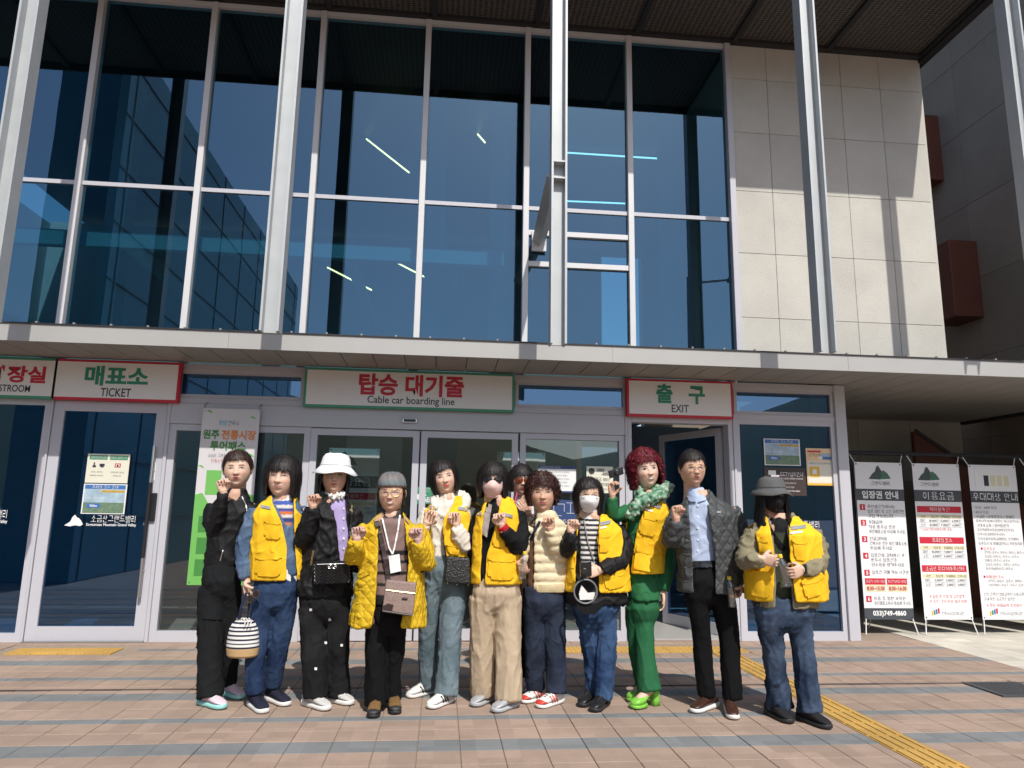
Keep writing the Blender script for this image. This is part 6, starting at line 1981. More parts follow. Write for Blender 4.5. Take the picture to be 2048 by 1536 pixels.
# --- 9: white mask, black jacket under vest
p9 = p = Person('woman in a white face mask with a yellow vest over black jacket', [(1174, 1407, -30), (1200, 1417, -35)])
p.neck = (1180, 1033)
rows = [(1207, 1131, 1254, .14), (1150, 1136, 1252), (1100, 1140, 1247), (1062, 1140, 1242), (1047, 1150, 1232, .09), (1035, 1162, 1210, .074), (1022, 1166, 1200, .062)]
sa = [(1150, 1056, 0, .056), (1138, 1082, -.03, .058), (1135, 1099, -.08, .056), (1138, 1082, -.15, .048), (1141, 1066, -.18, .038)]
sb = [(1232, 1056, 0, .06), (1246, 1090, -.02, .064), (1240, 1121, -.08, .060), (1216, 1134, -.16, .050), (1202, 1140, -.19, .038)]
p.chest_body(rows); p.arm_body(sa); p.arm_body(sb)
st = stripes(p, .034, (.72, .70, .66), (.014, .014, .016), None, None, .5)
def knit9(co, no):
    c = st(co, no); c[co[:, 2] > p9.P(1180, 1034).z] = (.60, .54, .50)
    return c
p.garment('striped_shirt', [(1180, 1150, 1218), (1100, 1152, 1216), (1062, 1152, 1216), (1046, 1158, 1210, .088), (1034, 1164, 1202, .07), (1016, 1166, 1196, .058)], [], attr_cloth(), fold=.003, paint=knit9, voxel=.0085)
p.garment('jacket', rows, [sa, sb], BLK2, fold=.008, cut=[[(1162, 1010), (1160, 1060), (1163, 1128), (1192, 1128), (1199, 1060), (1198, 1010)]], solid=.004)
vest(p, [(1182, 1133, 1256, .145), (1150, 1136, 1253), (1100, 1141, 1248), (1062, 1142, 1243), (1047, 1151, 1234, .098), (1037, 1161, 1213, .082), (1026, 1165, 1204, .07)], [sa, sb],
     [[(1160, 1010), (1156, 1060), (1152, 1120), (1150, 1195), (1197, 1195), (1198, 1130), (1194, 1080), (1199, 1040), (1203, 1010)]],
     [((1192, 1063), (1221, 1063), (1218, 1105), (1190, 1104)), ((1207, 1152), (1250, 1140), (1252, 1172), (1213, 1181)), ((1134, 1122), (1150, 1124), (1149, 1168), (1134, 1164))],
     [((1193, 1046), (1222, 1040), (1221, 1047), (1193, 1053)), ((1146, 1048), (1157, 1047), (1157, 1053), (1146, 1054))], ((1195, 1056), (1213, 1052), (1213, 1055), (1195, 1059)))
p.strap('camera_strap', [(1168, 1040), (1176, 1085), (1188, 1122)], .007, mat('cord_grey', (.25, .24, .22), .7), .010, names=('striped_shirt',))
p.trousers([(1190, 1146, 1240), (1215, 1146, 1238, .12), (1240, 1150, 1234, .12)], [[(1173, 1225, 22), (1178, 1275, 18), (1184, 1325, 15), (1184, 1388, 15)], [(1212, 1225, 22), (1213, 1275, 19), (1211, 1325, 19), (1206, 1398, 19)]], denim('blue', (.014, .034, .088), (.07, .13, .25)), fold=.008)
p.shoes(mat('black_leather', (.014, .014, .015), .35), M_RUB, None, lace=M_BLACK, sole_h=.028)
p.hand((1141, 1065), (1145, 1027), 'fist', (.6, -.8, 0), skin=PALE, dyw=-.18, dyt=-.19)
p.hand((1200, 1140), (1172, 1146), 'grip', (-.2, .9, -.3), mirror=True, skin=PALE, dyw=-.19, dyt=-.21)
p.head((1176, 956), (1176, 1026), yaw=-2, roll=2, face=dict(skin=PALE, eye=.15), hair='bobside', hcol=BLACKH, hair_over=dict(bot=-.115))
p.mask(cloth('mask_white', (.78, .78, .77), .9, .02), .024)
p.glasses(M_GOLD, M_LENS, rx=.025, rz=.020)
w_ = p.patch('wrist_watch', ((1134, 1060), (1146, 1058), (1147, 1064), (1135, 1067)), M_BLACK, .012, 4, 2, None, ('jacket',))
p.finish()

# --- 10: red hair, green outfit
p10 = p = Person('woman with big red curls in a green outfit, yellow vest and green ruffled scarf', [(1290, 1414, -62), (1282, 1400, -62)])
p.neck = (1294, 990)
GRN = cloth('green', (.022, .13, .05), .8, .06, 6)
rows = [(1199, 1259, 1318, .13), (1160, 1258, 1318), (1110, 1256, 1322), (1060, 1252, 1328), (1027, 1250, 1334), (1012, 1262, 1328, .085), (997, 1275, 1316, .07), (980, 1281, 1308, .057)]
sa = [(1260, 1024, 0, .052), (1242, 1028, -.02, .050), (1226, 1030, -.05, .048), (1223, 1010, -.09, .044), (1224, 994, -.11, .034)]
sb = [(1324, 1022, 0, .056), (1334, 1060, 0, .055), (1335, 1110, 0, .052), (1330, 1150, -.02, .056), (1324, 1180, -.03, .054)]
p.chest_body(rows); p.arm_body(sa); p.arm_body(sb)
p.garment('tunic', rows, [sa, sb], GRN, fold=.006, ffz=4)
vest(p, [(1146, 1256, 1322, .135), (1110, 1254, 1326), (1060, 1250, 1332), (1027, 1249, 1336), (1010, 1260, 1330, .092), (999, 1272, 1319, .08), (986, 1278, 1312, .068)], [sa, sb],
     [[(1270, 970), (1258, 1010), (1253, 1060), (1255, 1160), (1260, 1160), (1264, 1110), (1274, 1060), (1290, 1012), (1308, 970)]],
     [((1281, 1022), (1317, 1030), (1310, 1075), (1276, 1066)), ((1270, 1086), (1313, 1098), (1309, 1146), (1260, 1136))], [((1296, 1003), (1323, 1012), (1321, 1018), (1294, 1009))], ((1290, 1016), (1306, 1020), (1305, 1024), (1289, 1020)))
def ruff(co, no):
    o = co.copy()
    for i in range(len(co)):
        q = Vector(co[i])*26
        o[i] += no[i]*(.030*abs(noise.noise(q))+.014*noise.noise(q*2.3))
    return o
def ruffcol(co, no):
    c = np.zeros((len(co), 3))
    for i in range(len(co)):
        t = .5+.5*noise.noise(Vector(co[i])*34)
        t = min(1, max(0, (t-.3)*2.2))
        c[i] = np.array((.02, .16, .07))*(1-t)+np.array((.42, .52, .42))*t
    return c
p.garment('scarf', None, [[(1338, 968, -.06, .034), (1326, 985, -.08, .038), (1306, 996, -.12, .040), (1284, 1004, -.13, .040), (1268, 1018, -.13, .036), (1258, 1036, -.12, .026)], [(1274, 978, -.02, .03), (1284, 998, -.10, .034)], [(1318, 976, 0, .03), (1310, 992, -.08, .034)]], attr_cloth(), voxel=.008, fold=0, disp=ruff, paint=ruffcol, sm=2)
p.trousers([(1185, 1259, 1316), (1215, 1256, 1318, .12), (1235, 1257, 1316, .12)], [[(1293, 1212, 22), (1289, 1255, 18), (1292, 1325, 20), (1299, 1382, 24)], [(1268, 1215, 17), (1267, 1260, 14), (1275, 1320, 14), (1287, 1374, 15)]], cloth('green_trousers', (.018, .115, .045), .8, .05), fold=.004)
LG = mat('lime_leather', (.20, .52, .06), .3, spec=.5)
for (fx, fy, th) in p.feet:
    g = onZ(fx, fy); g = Vector((g.x, g.y, 0)); a = R(th); f = Vector((math.sin(a), -math.cos(a), 0)); sd = Vector((f.y, -f.x, 0)); L_ = .235
    def sect(t, hw, z0, z1): return (g+f*(t*L_)+Vector((0, 0, (z0+z1)/2)), sd*hw, Vector((0, 0, (z1-z0)/2)))
    v, q = ring_loft([sect(-.02, .034, .062, .080), sect(.10, .038, .030, .078), sect(.24, .043, .022, .074), sect(.38, .041, .022, .064), sect(.47, .029, .024, .052), sect(.51, .012, .026, .042)], 18, 2.4)
    sh = p.put('shoe', np.array([tuple(x) for x in v]), q, LG, None, True, fix=True)
    v, q = ring_loft([sect(.02, .036, .001, .035), sect(.24, .044, .001, .030), sect(.40, .042, .002, .030), sect(.49, .028, .006, .030), sect(.525, .010, .012, .028)], 18, 3)
    p.put('platform_sole', np.array([tuple(x) for x in v]), q, LG, sh, True, fix=True)
    v, q = ring_loft([sect(-.42, .030, .001, .002), sect(-.42, .031, .002, .05), sect(-.38, .033, .05, .10), sect(-.36, .034, .10, .135)], 14, 3)
    hl = [(g-f*(.40*L_)+Vector((0, 0, z)), sd*w_, f*w2) for z, w_, w2 in ((.001, .031, .034), (.04, .029, .026), (.09, .031, .026), (.135, .034, .030), (.150, .032, .026))]
    v, q = ring_loft(hl, 16, 3)
    p.put('block_heel', np.array([tuple(x) for x in v]), q, LG, sh, True, fix=True)
    v, q = tube_vf([g+f*(.10*L_)+Vector((0, 0, .078)), g-f*(.08*L_)+Vector((0, 0, .118)), g-f*(.22*L_)+Vector((0, 0, .150))], [.010, .009, .010], 8)
    p.put('strap', np.array([tuple(x) for x in v]), q, LG, sh, True)
    p.add_body(*limb_vf([(g+f*(.28*L_)+Vector((0, 0, .050)), .026), (g+f*(.02*L_)+Vector((0, 0, .078)), .031), (g-f*(.24*L_)+Vector((0, 0, .125)), .033), (g-f*(.26*L_)+Vector((0, 0, .20)), .031), (g-f*(.26*L_)+Vector((0, 0, .26)), .034)], 12, 3), skin=PALE)
p.hand((1224, 993), (1222, 957), 'grip', (.7, -.6, 0), skin=TAN, dyw=-.11, dyt=-.12)
p.hand((1323, 1182), (1323, 1206), 'soft', (-.8, -.2, 0), mirror=True, skin=PALE, dyw=-.03, dyt=-.03)
p.head((1286, 903), (1294, 976), yaw=4, roll=-8, face=dict(skin=(.68, .46, .36), eye=.7, smile=.9, teeth=True, lips=(.58, .12, .13)), hair='redcurl', hcol=('red', (.13, .008, .016)))
p.finish()

# --- 11: the man
p11 = p = Person('man in a grey quilted jacket, light blue shirt and black trousers raising a fist', [(1409, 1420, -55), (1462, 1429, -15)])
p.neck = (1388, 990)
rows = [(1184, 1357, 1484, .145), (1140, 1357, 1482), (1080, 1353, 1478), (1032, 1350, 1472), (1010, 1362, 1460, .095), (995, 1374, 1428, .08), (980, 1376, 1418, .065)]
sa = [(1362, 1020, 0, .062), (1347, 1055, -.02, .066), (1344, 1081, -.07, .064), (1348, 1060, -.14, .056), (1352, 1041, -.17, .040)]
sb = [(1462, 1018, 0, .062), (1478, 1060, .0, .064), (1483, 1100, -.01, .060), (1481, 1140, -.04, .054), (1477, 1164, -.06, .042)]
p.chest_body(rows); p.arm_body(sa); p.arm_body(sb)
sh = p.garment('shirt', [(1140, 1370, 1436), (1080, 1368, 1442), (1032, 1366, 1446), (1008, 1370, 1440, .093), (993, 1372, 1410, .075), (976, 1373, 1405, .062)], [], cloth('light_blue', (.42, .50, .66), .8, .03), fold=.004)
for y in (1010, 1032, 1055, 1078, 1100): p.patch('button', ((1394, y), (1397, y), (1397, y+3), (1394, y+3)), M_WHITE, .006, 2, 2, sh, ('shirt',))
p.patch('collar', ((1371, 984), (1384, 990), (1392, 1004), (1378, 1002)), cloth('light_blue', (.42, .50, .66)), .014, 5, 4, sh, ('shirt',))
p.patch('collar', ((1416, 980), (1402, 992), (1396, 1004), (1412, 1000)), cloth('light_blue', (.42, .50, .66)), .014, 5, 4, sh, ('shirt',))
GQ = quilt('grey', (.060, .064, .066), .075, .85, .6, .010)
c_ = p.garment('jacket', rows, [sa, sb], GQ, fold=.006, ffx=10, ffz=6, cut=[[(1373, 965), (1377, 1010), (1383, 1080), (1389, 1195), (1431, 1195), (1428, 1100), (1420, 1040), (1410, 1000), (1416, 965)]], solid=.008, keepfn=lambda co, no: no[:, 2] > -.88)
p.patch('chest_logo', ((1434, 1022), (1442, 1022), (1442, 1026), (1434, 1026)), REFL, .008, 3, 2, c_, ('jacket',))
t_ = p.trousers([(1126, 1374, 1440), (1160, 1366, 1462, .13), (1195, 1366, 1466, .13)], [[(1393, 1185, 25), (1400, 1240, 20), (1404, 1290, 18), (1414, 1392, 18)], [(1441, 1185, 26), (1453, 1240, 23), (1459, 1290, 20), (1465, 1398, 19)]], BLKT, fold=.004)
b_ = p.patch('belt', ((1386, 1122), (1431, 1121), (1431, 1134), (1387, 1135)), mat('belt_leather', (.014, .013, .013), .35), .012, 10, 2, None, ('trousers', 'shirt'))
p.patch('buckle', ((1400, 1122), (1417, 1121), (1417, 1134), (1400, 1135)), mat('gun_metal', (.05, .05, .055), .25, 1.0), .018, 4, 2, b_, ('trousers', 'shirt'))
p.shoes(mat('brown_leather', (.045, .018, .011), .38), M_SOLEW, None, lace=mat('brown_lace', (.05, .02, .013), .7), sole_h=.030, length=.275)
p.hand((1352, 1040), (1350, 1000), 'fist', (.7, -.7, 0), skin=TAN, dyw=-.17, dyt=-.18, scale=1.08)
p.hand((1477, 1165), (1471, 1196), 'grip', (-.75, -.4, 0), mirror=True, skin=TAN, dyw=-.06, dyt=-.08, scale=1.06)
p.head((1383, 902), (1386, 973), yaw=-2, roll=-1, face=dict(skin=TAN, eye=.35, smile=.3, open=True, lips=(.42, .16, .13)), hair='man', hcol=BLACKH)
p.glasses(M_GOLD, M_LENS, rx=.024, rz=.018)
p.finish()

# --- 12: bucket hat and black mask
p12 = p = Person('woman in a grey bucket hat and black mask, khaki jacket under yellow vest', [(1558, 1438, 10), (1628, 1449, 20)])
p.neck = (1556, 1034)
KH = cloth('khaki', (.235, .205, .13), .9, .08, 7)
rows = [(1214, 1512, 1628, .14), (1160, 1508, 1632), (1100, 1502, 1634), (1068, 1498, 1630), (1052, 1508, 1616, .095), (1040, 1525, 1594, .08), (1026, 1530, 1584, .066)]
sa = [(1508, 1066, 0, .062), (1496, 1097, -.02, .066), (1494, 1121, -.08, .062), (1509, 1122, -.16, .052), (1522, 1118, -.19, .040)]
sb = [(1620, 1066, 0, .062), (1634, 1097, -.02, .066), (1634, 1128, -.08, .062), (1618, 1137, -.15, .052), (1607, 1139, -.18, .040)]
p.chest_body(rows); p.arm_body(sa); p.arm_body(sb)
kn = bands(p, [(900, (.013, .013, .014)), (1058, (.045, .055, .035))])
p.garment('tee', [(1205, 1528, 1612), (1120, 1526, 1610), (1068, 1526, 1606), (1050, 1532, 1596, .09), (1036, 1536, 1582, .072), (1014, 1538, 1576, .06)], [], attr_cloth(), fold=.004, paint=kn)
p.garment('jacket', rows, [sa, sb], KH, fold=.009, ffx=13, ffz=8, cut=[[(1530, 1010), (1546, 1060), (1553, 1120), (1552, 1230), (1584, 1230), (1581, 1120), (1574, 1060), (1586, 1010)]], solid=.004, keepfn=lambda co, no: no[:, 2] > -.88)
vest(p, [(1200, 1498, 1648, .155), (1150, 1497, 1645), (1100, 1497, 1638), (1068, 1497, 1632), (1052, 1506, 1620, .10), (1042, 1522, 1598, .085), (1030, 1528, 1588, .072)], [sa, sb],
     [[(1526, 1010), (1541, 1055), (1550, 1110), (1548, 1215), (1592, 1215), (1580, 1110), (1577, 1060), (1592, 1010)]],
     [((1502, 1074), (1535, 1078), (1538, 1105), (1504, 1103)), ((1585, 1073), (1615, 1076), (1613, 1122), (1590, 1119)), ((1498, 1142), (1544, 1146), (1540, 1198), (1498, 1189)), ((1603, 1160), (1643, 1151), (1647, 1188), (1612, 1199))],
     [((1497, 1050), (1532, 1056), (1532, 1063), (1497, 1057)), ((1577, 1053), (1612, 1049), (1612, 1056), (1578, 1060))], ((1581, 1064), (1605, 1061), (1605, 1065), (1581, 1068)))
p.strap('cross_strap', [(1535, 1050), (1552, 1078), (1570, 1100)], .028, BLK, .008, names=('tee', 'jacket'))
for q in (((1618, 1052), (1630, 1056), (1628, 1062), (1617, 1058)), ((1620, 1064), (1636, 1070), (1632, 1080), (1619, 1074)), ((1628, 1086), (1642, 1088), (1641, 1102), (1628, 1100))):
    p.patch('arm_badge', q, mat('badge_cloth', (.36, .10, .10), .8, var=.6, scale=120), .006, 3, 3, None, ('jacket',))
p.trousers([(1195, 1512, 1626), (1225, 1510, 1628, .13), (1250, 1512, 1624, .13)], [[(1541, 1240, 27), (1547, 1300, 20), (1552, 1350, 20), (1560, 1416, 25)], [(1597, 1240, 26), (1606, 1300, 20), (1612, 1350, 21), (1621, 1422, 25)]], denim('washed', (.012, .024, .050), (.10, .14, .22)), fold=.008)
p.shoes(cloth('black_knit', (.014, .014, .015), .8), M_RUB, None, sole_h=.030)
p.hand((1523, 1118), (1554, 1123), 'grip', (.1, .9, .2), skin=PALE, dyw=-.19, dyt=-.22)
p.hand((1606, 1139), (1573, 1151), 'grip', (-.1, .9, .1), mirror=True, skin=PALE, dyw=-.18, dyt=-.22)
p.patch('smart_watch', ((1600, 1130), (1613, 1128), (1615, 1146), (1603, 1149)), M_BLACK, .016, 4, 4, None, ('jacket',))
p.head((1544, 956), (1543, 1026), yaw=-4, roll=0, face=dict(skin=TAN, eye=.2), hair='long', hcol=('black2', (.014, .011, .010)))
p.mask(cloth('mask_black', (.012, .012, .013), .8, .02), .020)
p.glasses(M_BLACK, M_SUNL, rx=.026, rz=.014, z=.012)
p.bucket_hat(cloth('hat_grey', (.105, .105, .105), .95, .25, 14), crown=.105, brim=.042, drop=.042, z0=.050)
p.finish()

# ================================================================= THINGS THEY HOLD
def rounded_box(name, quad, Y, depth, material, parent, bev=.02, taper=0.0):
    """bag body from its four photo corners (TL,TR,BR,BL) at distance Y"""
    f = [onY(x, y, Y) for x, y in quad]
    bk = [p_+Vector((0, depth, 0)) for p_ in f]
    me = mkmesh(name, [tuple(v) for v in f+bk], [(0, 3, 2, 1), (4, 5, 6, 7), (0, 1, 5, 4), (1, 2, 6, 5), (2, 3, 7, 6), (3, 0, 4, 7)], material)
    fixn(me); bevel_me(me, bev, 4)
    me.polygons.foreach_set('use_smooth', [True]*len(me.polygons))
    o = link(name, me); attach(o, parent)
    return o
M_BLEA = mat('bag_leather', (.013, .013, .014), .32, spec=.6, bump=.2, bscale=120)
def chevron_mat():
    mt, N, L, P = newmat('chevron_leather')
    geo = N.new('ShaderNodeNewGeometry'); sp = N.new('ShaderNodeSeparateXYZ'); L.new(geo.outputs['Position'], sp.inputs[0])
    def mth(op, a, b=None):
        k = N.new('ShaderNodeMath'); k.operation = op
        for i, q in enumerate((a, b)):
            if q is None: continue
            if isinstance(q, (int, float)): k.inputs[i].default_value = q
            else: L.new(q, k.inputs[i])
        return k.outputs[0]
    v = mth('PINGPONG', mth('ADD', mth('MULTIPLY', mth('PINGPONG', mth('ADD', sp.outputs['X'], 10.0), .045), 1.0), sp.outputs['Z']), .011)
    b = N.new('ShaderNodeBump'); b.inputs['Strength'].default_value = 1; b.inputs['Distance'].default_value = .9
    L.new(v, b.inputs['Height']); L.new(b.outputs[0], P.inputs['Normal'])
    P.inputs['Base Color'].default_value = (.012, .012, .013, 1); P.inputs['Roughness'].default_value = .33
    return mt
# black quilted camera bag of the woman in the white hat
Yb = p3.Y0-.21
bag = thing('shoulder_bag', 'black chevron-quilted leather bag with silver letters on a chain strap', 'bag', onY(661, 1170, Yb))
rounded_box('bag_body', ((626, 1124), (697, 1122), (699, 1167), (627, 1170)), Yb, .065, chevron_mat(), bag, .018)
for dx in (0, 9):
    c = onY(660+dx, 1133, Yb-.004); pts = [c+Vector((.013*math.cos(a), 0, .013*math.sin(a))) for a in [R(40+dx*12)+k*R(300)/14 for k in range(15)]]
    obj_vf('letter_mark', *tube_vf(pts, .0026, 6), M_CHROME, bag)
    obj_vf('letter_mark', *tube_vf([c+Vector((0, -.001, 0)), c+Vector((.012*(1 if dx else -1), -.001, 0)), c+Vector((.012*(1 if dx else -1), -.001, -.008))], .0024, 6), M_CHROME, bag)
p3.strap('strap', [(694, 1126), (699, 1080), (703, 1035), (700, 1010)], .012, M_BLEA, .014, names=('coat', 'shirt'), root=bag)
for i in range(9):
    c = onY(622+i*.6, 1128-i*3.2, Yb+.02)
    obj_vf('chain_link', *tube_vf([c+Vector((.005*math.cos(k*R(45)), .002*(i % 2), .007*math.sin(k*R(45)))) for k in range(9)], .0015, 5), M_GOLD, bag)
obj_vf('zip', *tube_vf([onY(634, 1129, Yb-.003), onY(690, 1127, Yb-.003)], .003, 6), M_CHROME, bag)
# brown monogram crossbody of the woman in yellow
Yb = p4.Y0-.235
bag = thing('crossbody_bag', 'brown patterned crossbody bag hanging over the yellow quilted coat', 'bag', onY(798, 1230, Yb))
def mono_mat():
    mt, N, L, P = newmat('monogram_canvas')
    tc = N.new('ShaderNodeNewGeometry'); mp = N.new('ShaderNodeMapping'); mp.inputs['Scale'].default_value = (34, 34, 34); L.new(tc.outputs['Position'], mp.inputs['Vector'])
    vo = N.new('ShaderNodeTexVoronoi'); vo.inputs['Randomness'].default_value = .25; L.new(mp.outputs[0], vo.inputs['Vector'])
    rp = N.new('ShaderNodeValToRGB'); rp.color_ramp.elements[0].position = .26; rp.color_ramp.elements[0].color = (.30, .215, .185, 1)
    e = rp.color_ramp.elements.new(.33); e.color = (.085, .045, .036, 1); e = rp.color_ramp.elements.new(.42); e.color = (.085, .045, .036, 1)
    rp.color_ramp.elements[-1].position = .48; rp.color_ramp.elements[-1].color = (.30, .215, .185, 1)
    L.new(vo.outputs['Distance'], rp.inputs[0]); L.new(rp.outputs[0], P.inputs['Base Color']); P.inputs['Roughness'].default_value = .6
    return mt
MONO = mono_mat()
M_DKB = mat('dark_brown_leather', (.035, .02, .018), .4)
bb = rounded_box('bag_body', ((772, 1160), (833, 1166), (826, 1231), (764, 1222)), Yb, .05, MONO, bag, .010)
obj_vf('base_trim', *tube_vf([onY(765, 1222, Yb-.002), onY(825, 1231, Yb-.002)], .007, 8), M_DKB, bag)
obj_vf('zip', *tube_vf([onY(772, 1180, Yb-.002), onY(830, 1187, Yb-.002)], .003, 6), M_GOLD, bag)
obj_vf('name_plate', *tube_vf([onY(804, 1197, Yb-.002), onY(815, 1198, Yb-.002)], .008, 4), M_DKB, bag)
cv = [onY(x, y, Yb-.003) for x, y in ((765, 1222), (766, 1212), (776, 1207), (787, 1210), (784, 1223))]
obj_vf('corner_patch', [tuple(v) for v in cv]+[tuple(v+Vector((0, .004, 0))) for v in cv], [(0, 1, 2, 3, 4), (9, 8, 7, 6, 5)]+[(i, (i+1) % 5, 5+(i+1) % 5, 5+i) for i in range(5)], M_DKB, bag)
p4.strap('strap', [(753, 1042), (763, 1080), (771, 1120), (777, 1160)], .028, M_DKB, .020, names=('coat', 'knit_sweater'), root=bag)
# black woven bag of the woman in white
Yb = p5.Y0-.19
bag = thing('tote_bag', 'small black woven leather bag below the open yellow vest', 'bag', onY(915, 1172, Yb))
WV = mat('woven_leather', (.013, .013, .014), .35, spec=.6, bump=.9, bscale=90)
rounded_box('bag_body', ((893, 1112), (940, 1116), (943, 1170), (888, 1165)), Yb, .09, WV, bag, .016)
for x, y in ((895, 1166), (914, 1169), (936, 1170)): obj_vf('stud', *lathe_vf([(.004, 0), (.003, .004)], onY(x, y, Yb-.001), 8, (0, -1, 0)), M_GOLD, bag)
obj_vf('strap', *tube_vf([onY(893, 1116, Yb+.04), onY(888, 1090, Yb+.05), onY(886, 1060, Yb+.06)], .006, 6), M_BLEA, bag)
# striped bucket bag of the woman in denim
Yb = p2.Y0-.12
c0, c1 = onY(482, 1315, Yb), onY(486, 1237, Yb)
bag = thing('bucket_bag', 'navy and white striped bucket bag with straw base and drawstring', 'bag', c0)
def bagcol(v):
    t = (v.z-c0.z)/(c1.z-c0.z)
    if t < .24: return (.50, .33, .16)
    return (.72, .70, .66) if ((t-.24)/.105) % 1 > .42 else (.015, .018, .04)
prof = [(.085, .0), (.098, .012), (.104, .06), (.102, .10), (.098, .15), (.088, .20), (.070, .235), (.045, .255), (.058, .268)]
H_ = c1.z-c0.z
V, F = [], []
nn, mm = 40, 64
for i in range(mm+1):
    t = i/mm
    hh_ = t*.268
    r_ = np.interp(hh_, [q[1] for q in prof], [q[0] for q in prof])
    for k in range(nn):
        a = 2*math.pi*k/nn
        pl = 1+(.10*math.sin(a*9+1) if t > .7 else .015*math.sin(a*5))*max(0, (t-.5))*1.3
        V.append(Vector((c0.x+r_*1.0*pl*math.cos(a)+(c1.x-c0.x)*t, c0.y+r_*.75*pl*math.sin(a)+.03, c0.z+H_*t)))
for i in range(mm):
    for k in range(nn): F.append((i*nn+k, i*nn+(k+1) % nn, (i+1)*nn+(k+1) % nn, (i+1)*nn+k))
F.append(tuple(range(nn-1, -1, -1)))
obj_vf('bag_body', [tuple(v) for v in V], F, attr_cloth(), bag, True, cols=[bagcol(v) for v in V])
for dx in (-1, 1):
    obj_vf('handle', *tube_vf([onY(486+dx*9, 1240, Yb+.02), onY(490+dx*8, 1215, Yb+.01), onY(496+dx*3, 1185, Yb+.03)], .008, 6), cloth('navy_strap', (.02, .025, .06)), bag)
for k in range(3):
    a = onY(480+k*6, 1242, Yb-.04); obj_vf('drawstring', *tube_vf([a, a+Vector((.02, -.01, .02)), a+Vector((.035, -.005, -.005)), a+Vector((.03, -.01, -.035))], .004, 6), WHT, bag)
sg = thing('sunglasses', 'tortoiseshell sunglasses held above the striped bag', 'sunglasses', onY(503, 1195, Yb-.02))
for dx, dy in ((0, 0), (12, -10)):
    c = onY(500+dx, 1198+dy, Yb-.03)
    obj_vf('rim', *tube_vf([c+Vector((.020*math.cos(k*R(30)), .004*math.sin(k*R(30)), .024*math.sin(k*R(30)))) for k in range(13)], .003, 6), mat('tortoise', (.06, .028, .015), .3, var=.6, scale=90), sg)
    obj_vf('lens', [tuple(c+Vector((.018*math.cos(k*R(30)), .002, .022*math.sin(k*R(30))))) for k in range(12)], [tuple(range(12))], M_SUNL, sg, fix=False)
# water bottles
def pet_mat():
    mt, N, L, P = newmat('clear_pet')
    P.inputs['Base Color'].default_value = (.93, .95, .96, 1); P.inputs['Roughness'].default_value = .05; P.inputs['IOR'].default_value = 1.25
    P.inputs['Transmission Weight'].default_value = .92
    return mt
PET = glass_mat('clear_pet_shell', (.88, .92, .94), (1, 1, 1), .16, thin=True)
M_CAP = mat('cap_yellow', (.75, .55, .03), .4)
def bottle(label, bot, top, Y):
    a, b = onY(*bot, Y), onY(*top, Y)
    ax = (b-a); Ln = ax.length
    t = thing('water_bottle', label, 'bottle', a)
    k = Ln/.215
    pr = [(.020, 0), (.030, .004), (.031, .02)]+[(.031-.0022*(i % 2), .03+.010*i) for i in range(10)]+[(.031, .135), (.029, .155), (.020, .178), (.0125, .190), (.0125, .198)]
    obj_vf('bottle', *lathe_vf([(r_*k, h_*k) for r_, h_ in pr], a, 20, ax), PET, t, True)
    obj_vf('cap', *lathe_vf([(.0150*k, .193*k), (.0155*k, .196*k), (.0155*k, .213*k), (.013*k, .216*k)], a, 18, ax), M_CAP, t, False)
bottle('clear water bottle with yellow cap held low by the man', (1466, 1215), (1458, 1153), p11.Y0-.15)
bottle('clear water bottle held in both hands by the woman in the grey bucket hat', (1577, 1174), (1559, 1109), p12.Y0-.275)
bottle('clear water bottle with yellow cap held beside the cream puffer jacket', (1043, 1159), (1050, 1103), p8.Y0-.20)
# compact camera held up by the red-haired woman
Yc = p10.Y0-.15
cmr = thing('camera', 'small black camera held up in a raised hand', 'camera', onY(1230, 955, Yc))
rounded_box('camera_body', ((1217, 942), (1245, 932), (1248, 948), (1221, 957)), Yc, .03, M_PLA, cmr, .005)
obj_vf('lens', *lathe_vf([(.020, 0), (.019, .014), (.015, .016)], onY(1234, 945, Yc), 18, (0.1, -1, 0)), M_BLACK, cmr)
ph = thing('phone', 'slim grey phone held at the green tunic hem', 'phone', onY(1317, 1190, p10.Y0-.06))
rounded_box('phone_body', ((1309, 1183), (1315, 1180), (1324, 1201), (1318, 1204)), p10.Y0-.07, .01, mat('phone_grey', (.12, .12, .13), .3), ph, .003)
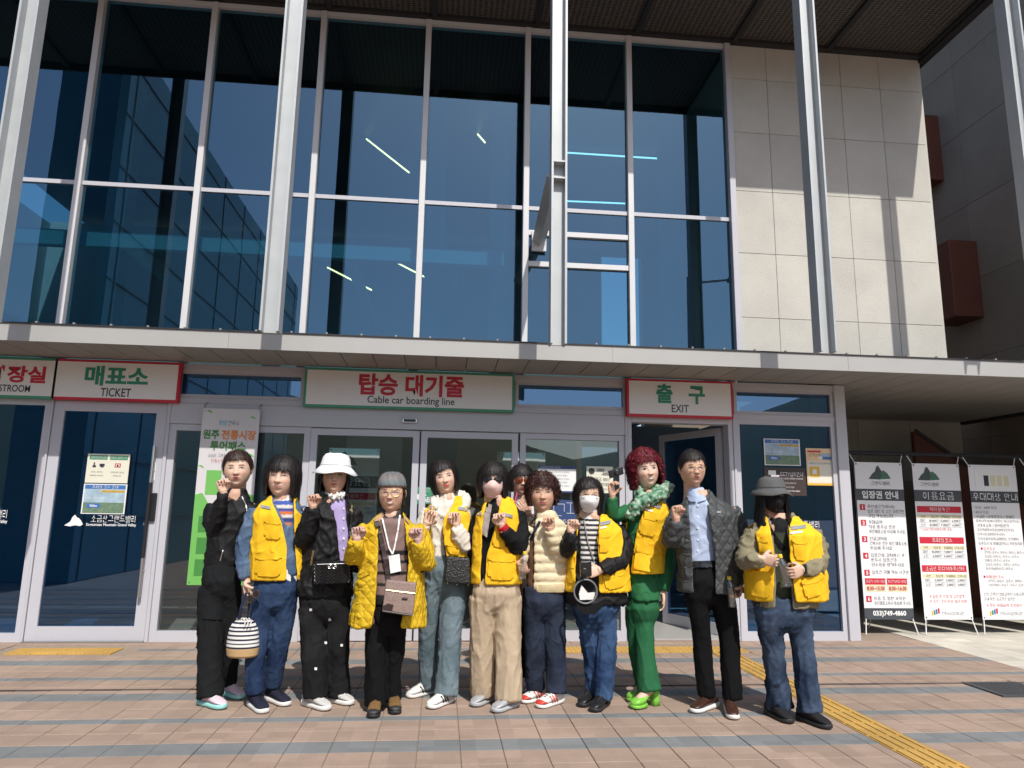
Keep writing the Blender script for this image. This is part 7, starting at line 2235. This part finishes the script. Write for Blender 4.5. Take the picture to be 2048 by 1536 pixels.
# camera and visor of the masked woman
Yc = p9.Y0-.255
cm2 = thing('camera', 'black camera held at the waist by the woman in the white mask', 'camera', onY(1170, 1150, Yc))
rounded_box('camera_body', ((1161, 1124), (1183, 1122), (1184, 1152), (1162, 1154)), Yc, .035, M_PLA, cm2, .006)
obj_vf('lens', *lathe_vf([(.022, 0), (.021, .03), (.017, .032)], onY(1168, 1142, Yc), 18, (-.2, -1, 0)), M_BLACK, cm2)
Yv = p9.Y0-.235
vs = thing('sun_visor', 'black sun visor with clear band hanging from the masked woman hand', 'visor', onY(1172, 1225, Yv))
pts = [onY(1171+23*math.cos(k*R(15)), 1183+24*math.sin(k*R(15)), Yv) for k in range(25)]
obj_vf('head_band', *tube_vf(pts, .006, 8), mat('band_grey', (.16, .16, .17), .35), vs)
bw = [onY(x, y, Yv+.01) for x, y in ((1149, 1190), (1155, 1218), (1170, 1229), (1190, 1228), (1206, 1214), (1212, 1196), (1196, 1206), (1176, 1209), (1160, 1203))]
obj_vf('brim', [tuple(v) for v in bw]+[tuple(v+Vector((0, .012, 0))) for v in bw], [tuple(range(9)), tuple(range(17, 8, -1))]+[(i, (i+1) % 9, 9+(i+1) % 9, 9+i) for i in range(9)], BLK, vs)
tv_ = [onY(x, y, Yv+.02) for x, y in ((1163, 1170), (1176, 1186), (1192, 1184), (1186, 1199), (1160, 1200), (1158, 1188))]
obj_vf('tissue', [tuple(v) for v in tv_]+[tuple(v+Vector((0, .008, 0))) for v in tv_], [tuple(range(6)), tuple(range(11, 5, -1))]+[(i, (i+1) % 6, 6+(i+1) % 6, 6+i) for i in range(6)], WHT, vs)
# tan shoulder bag of the woman behind
Yb = p7.Y0-.16
bag = thing('shoulder_bag', 'tan leather bag showing between the beige trousers and dark jeans', 'bag', onY(1038, 1195, Yb))
rounded_box('bag_body', ((1024, 1158), (1046, 1160), (1046, 1196), (1026, 1194)), Yb, .07, mat('tan_leather', (.30, .14, .055), .5), bag, .018)
obj_vf('strap', *tube_vf([onY(1036, 1160, Yb+.03), onY(1024, 1090, Yb+.03), onY(1026, 1020, Yb+.05)], .007, 6), mat('tan_leather', (.30, .14, .055), .5), bag)

bpy.data.scenes.remove(TMP)
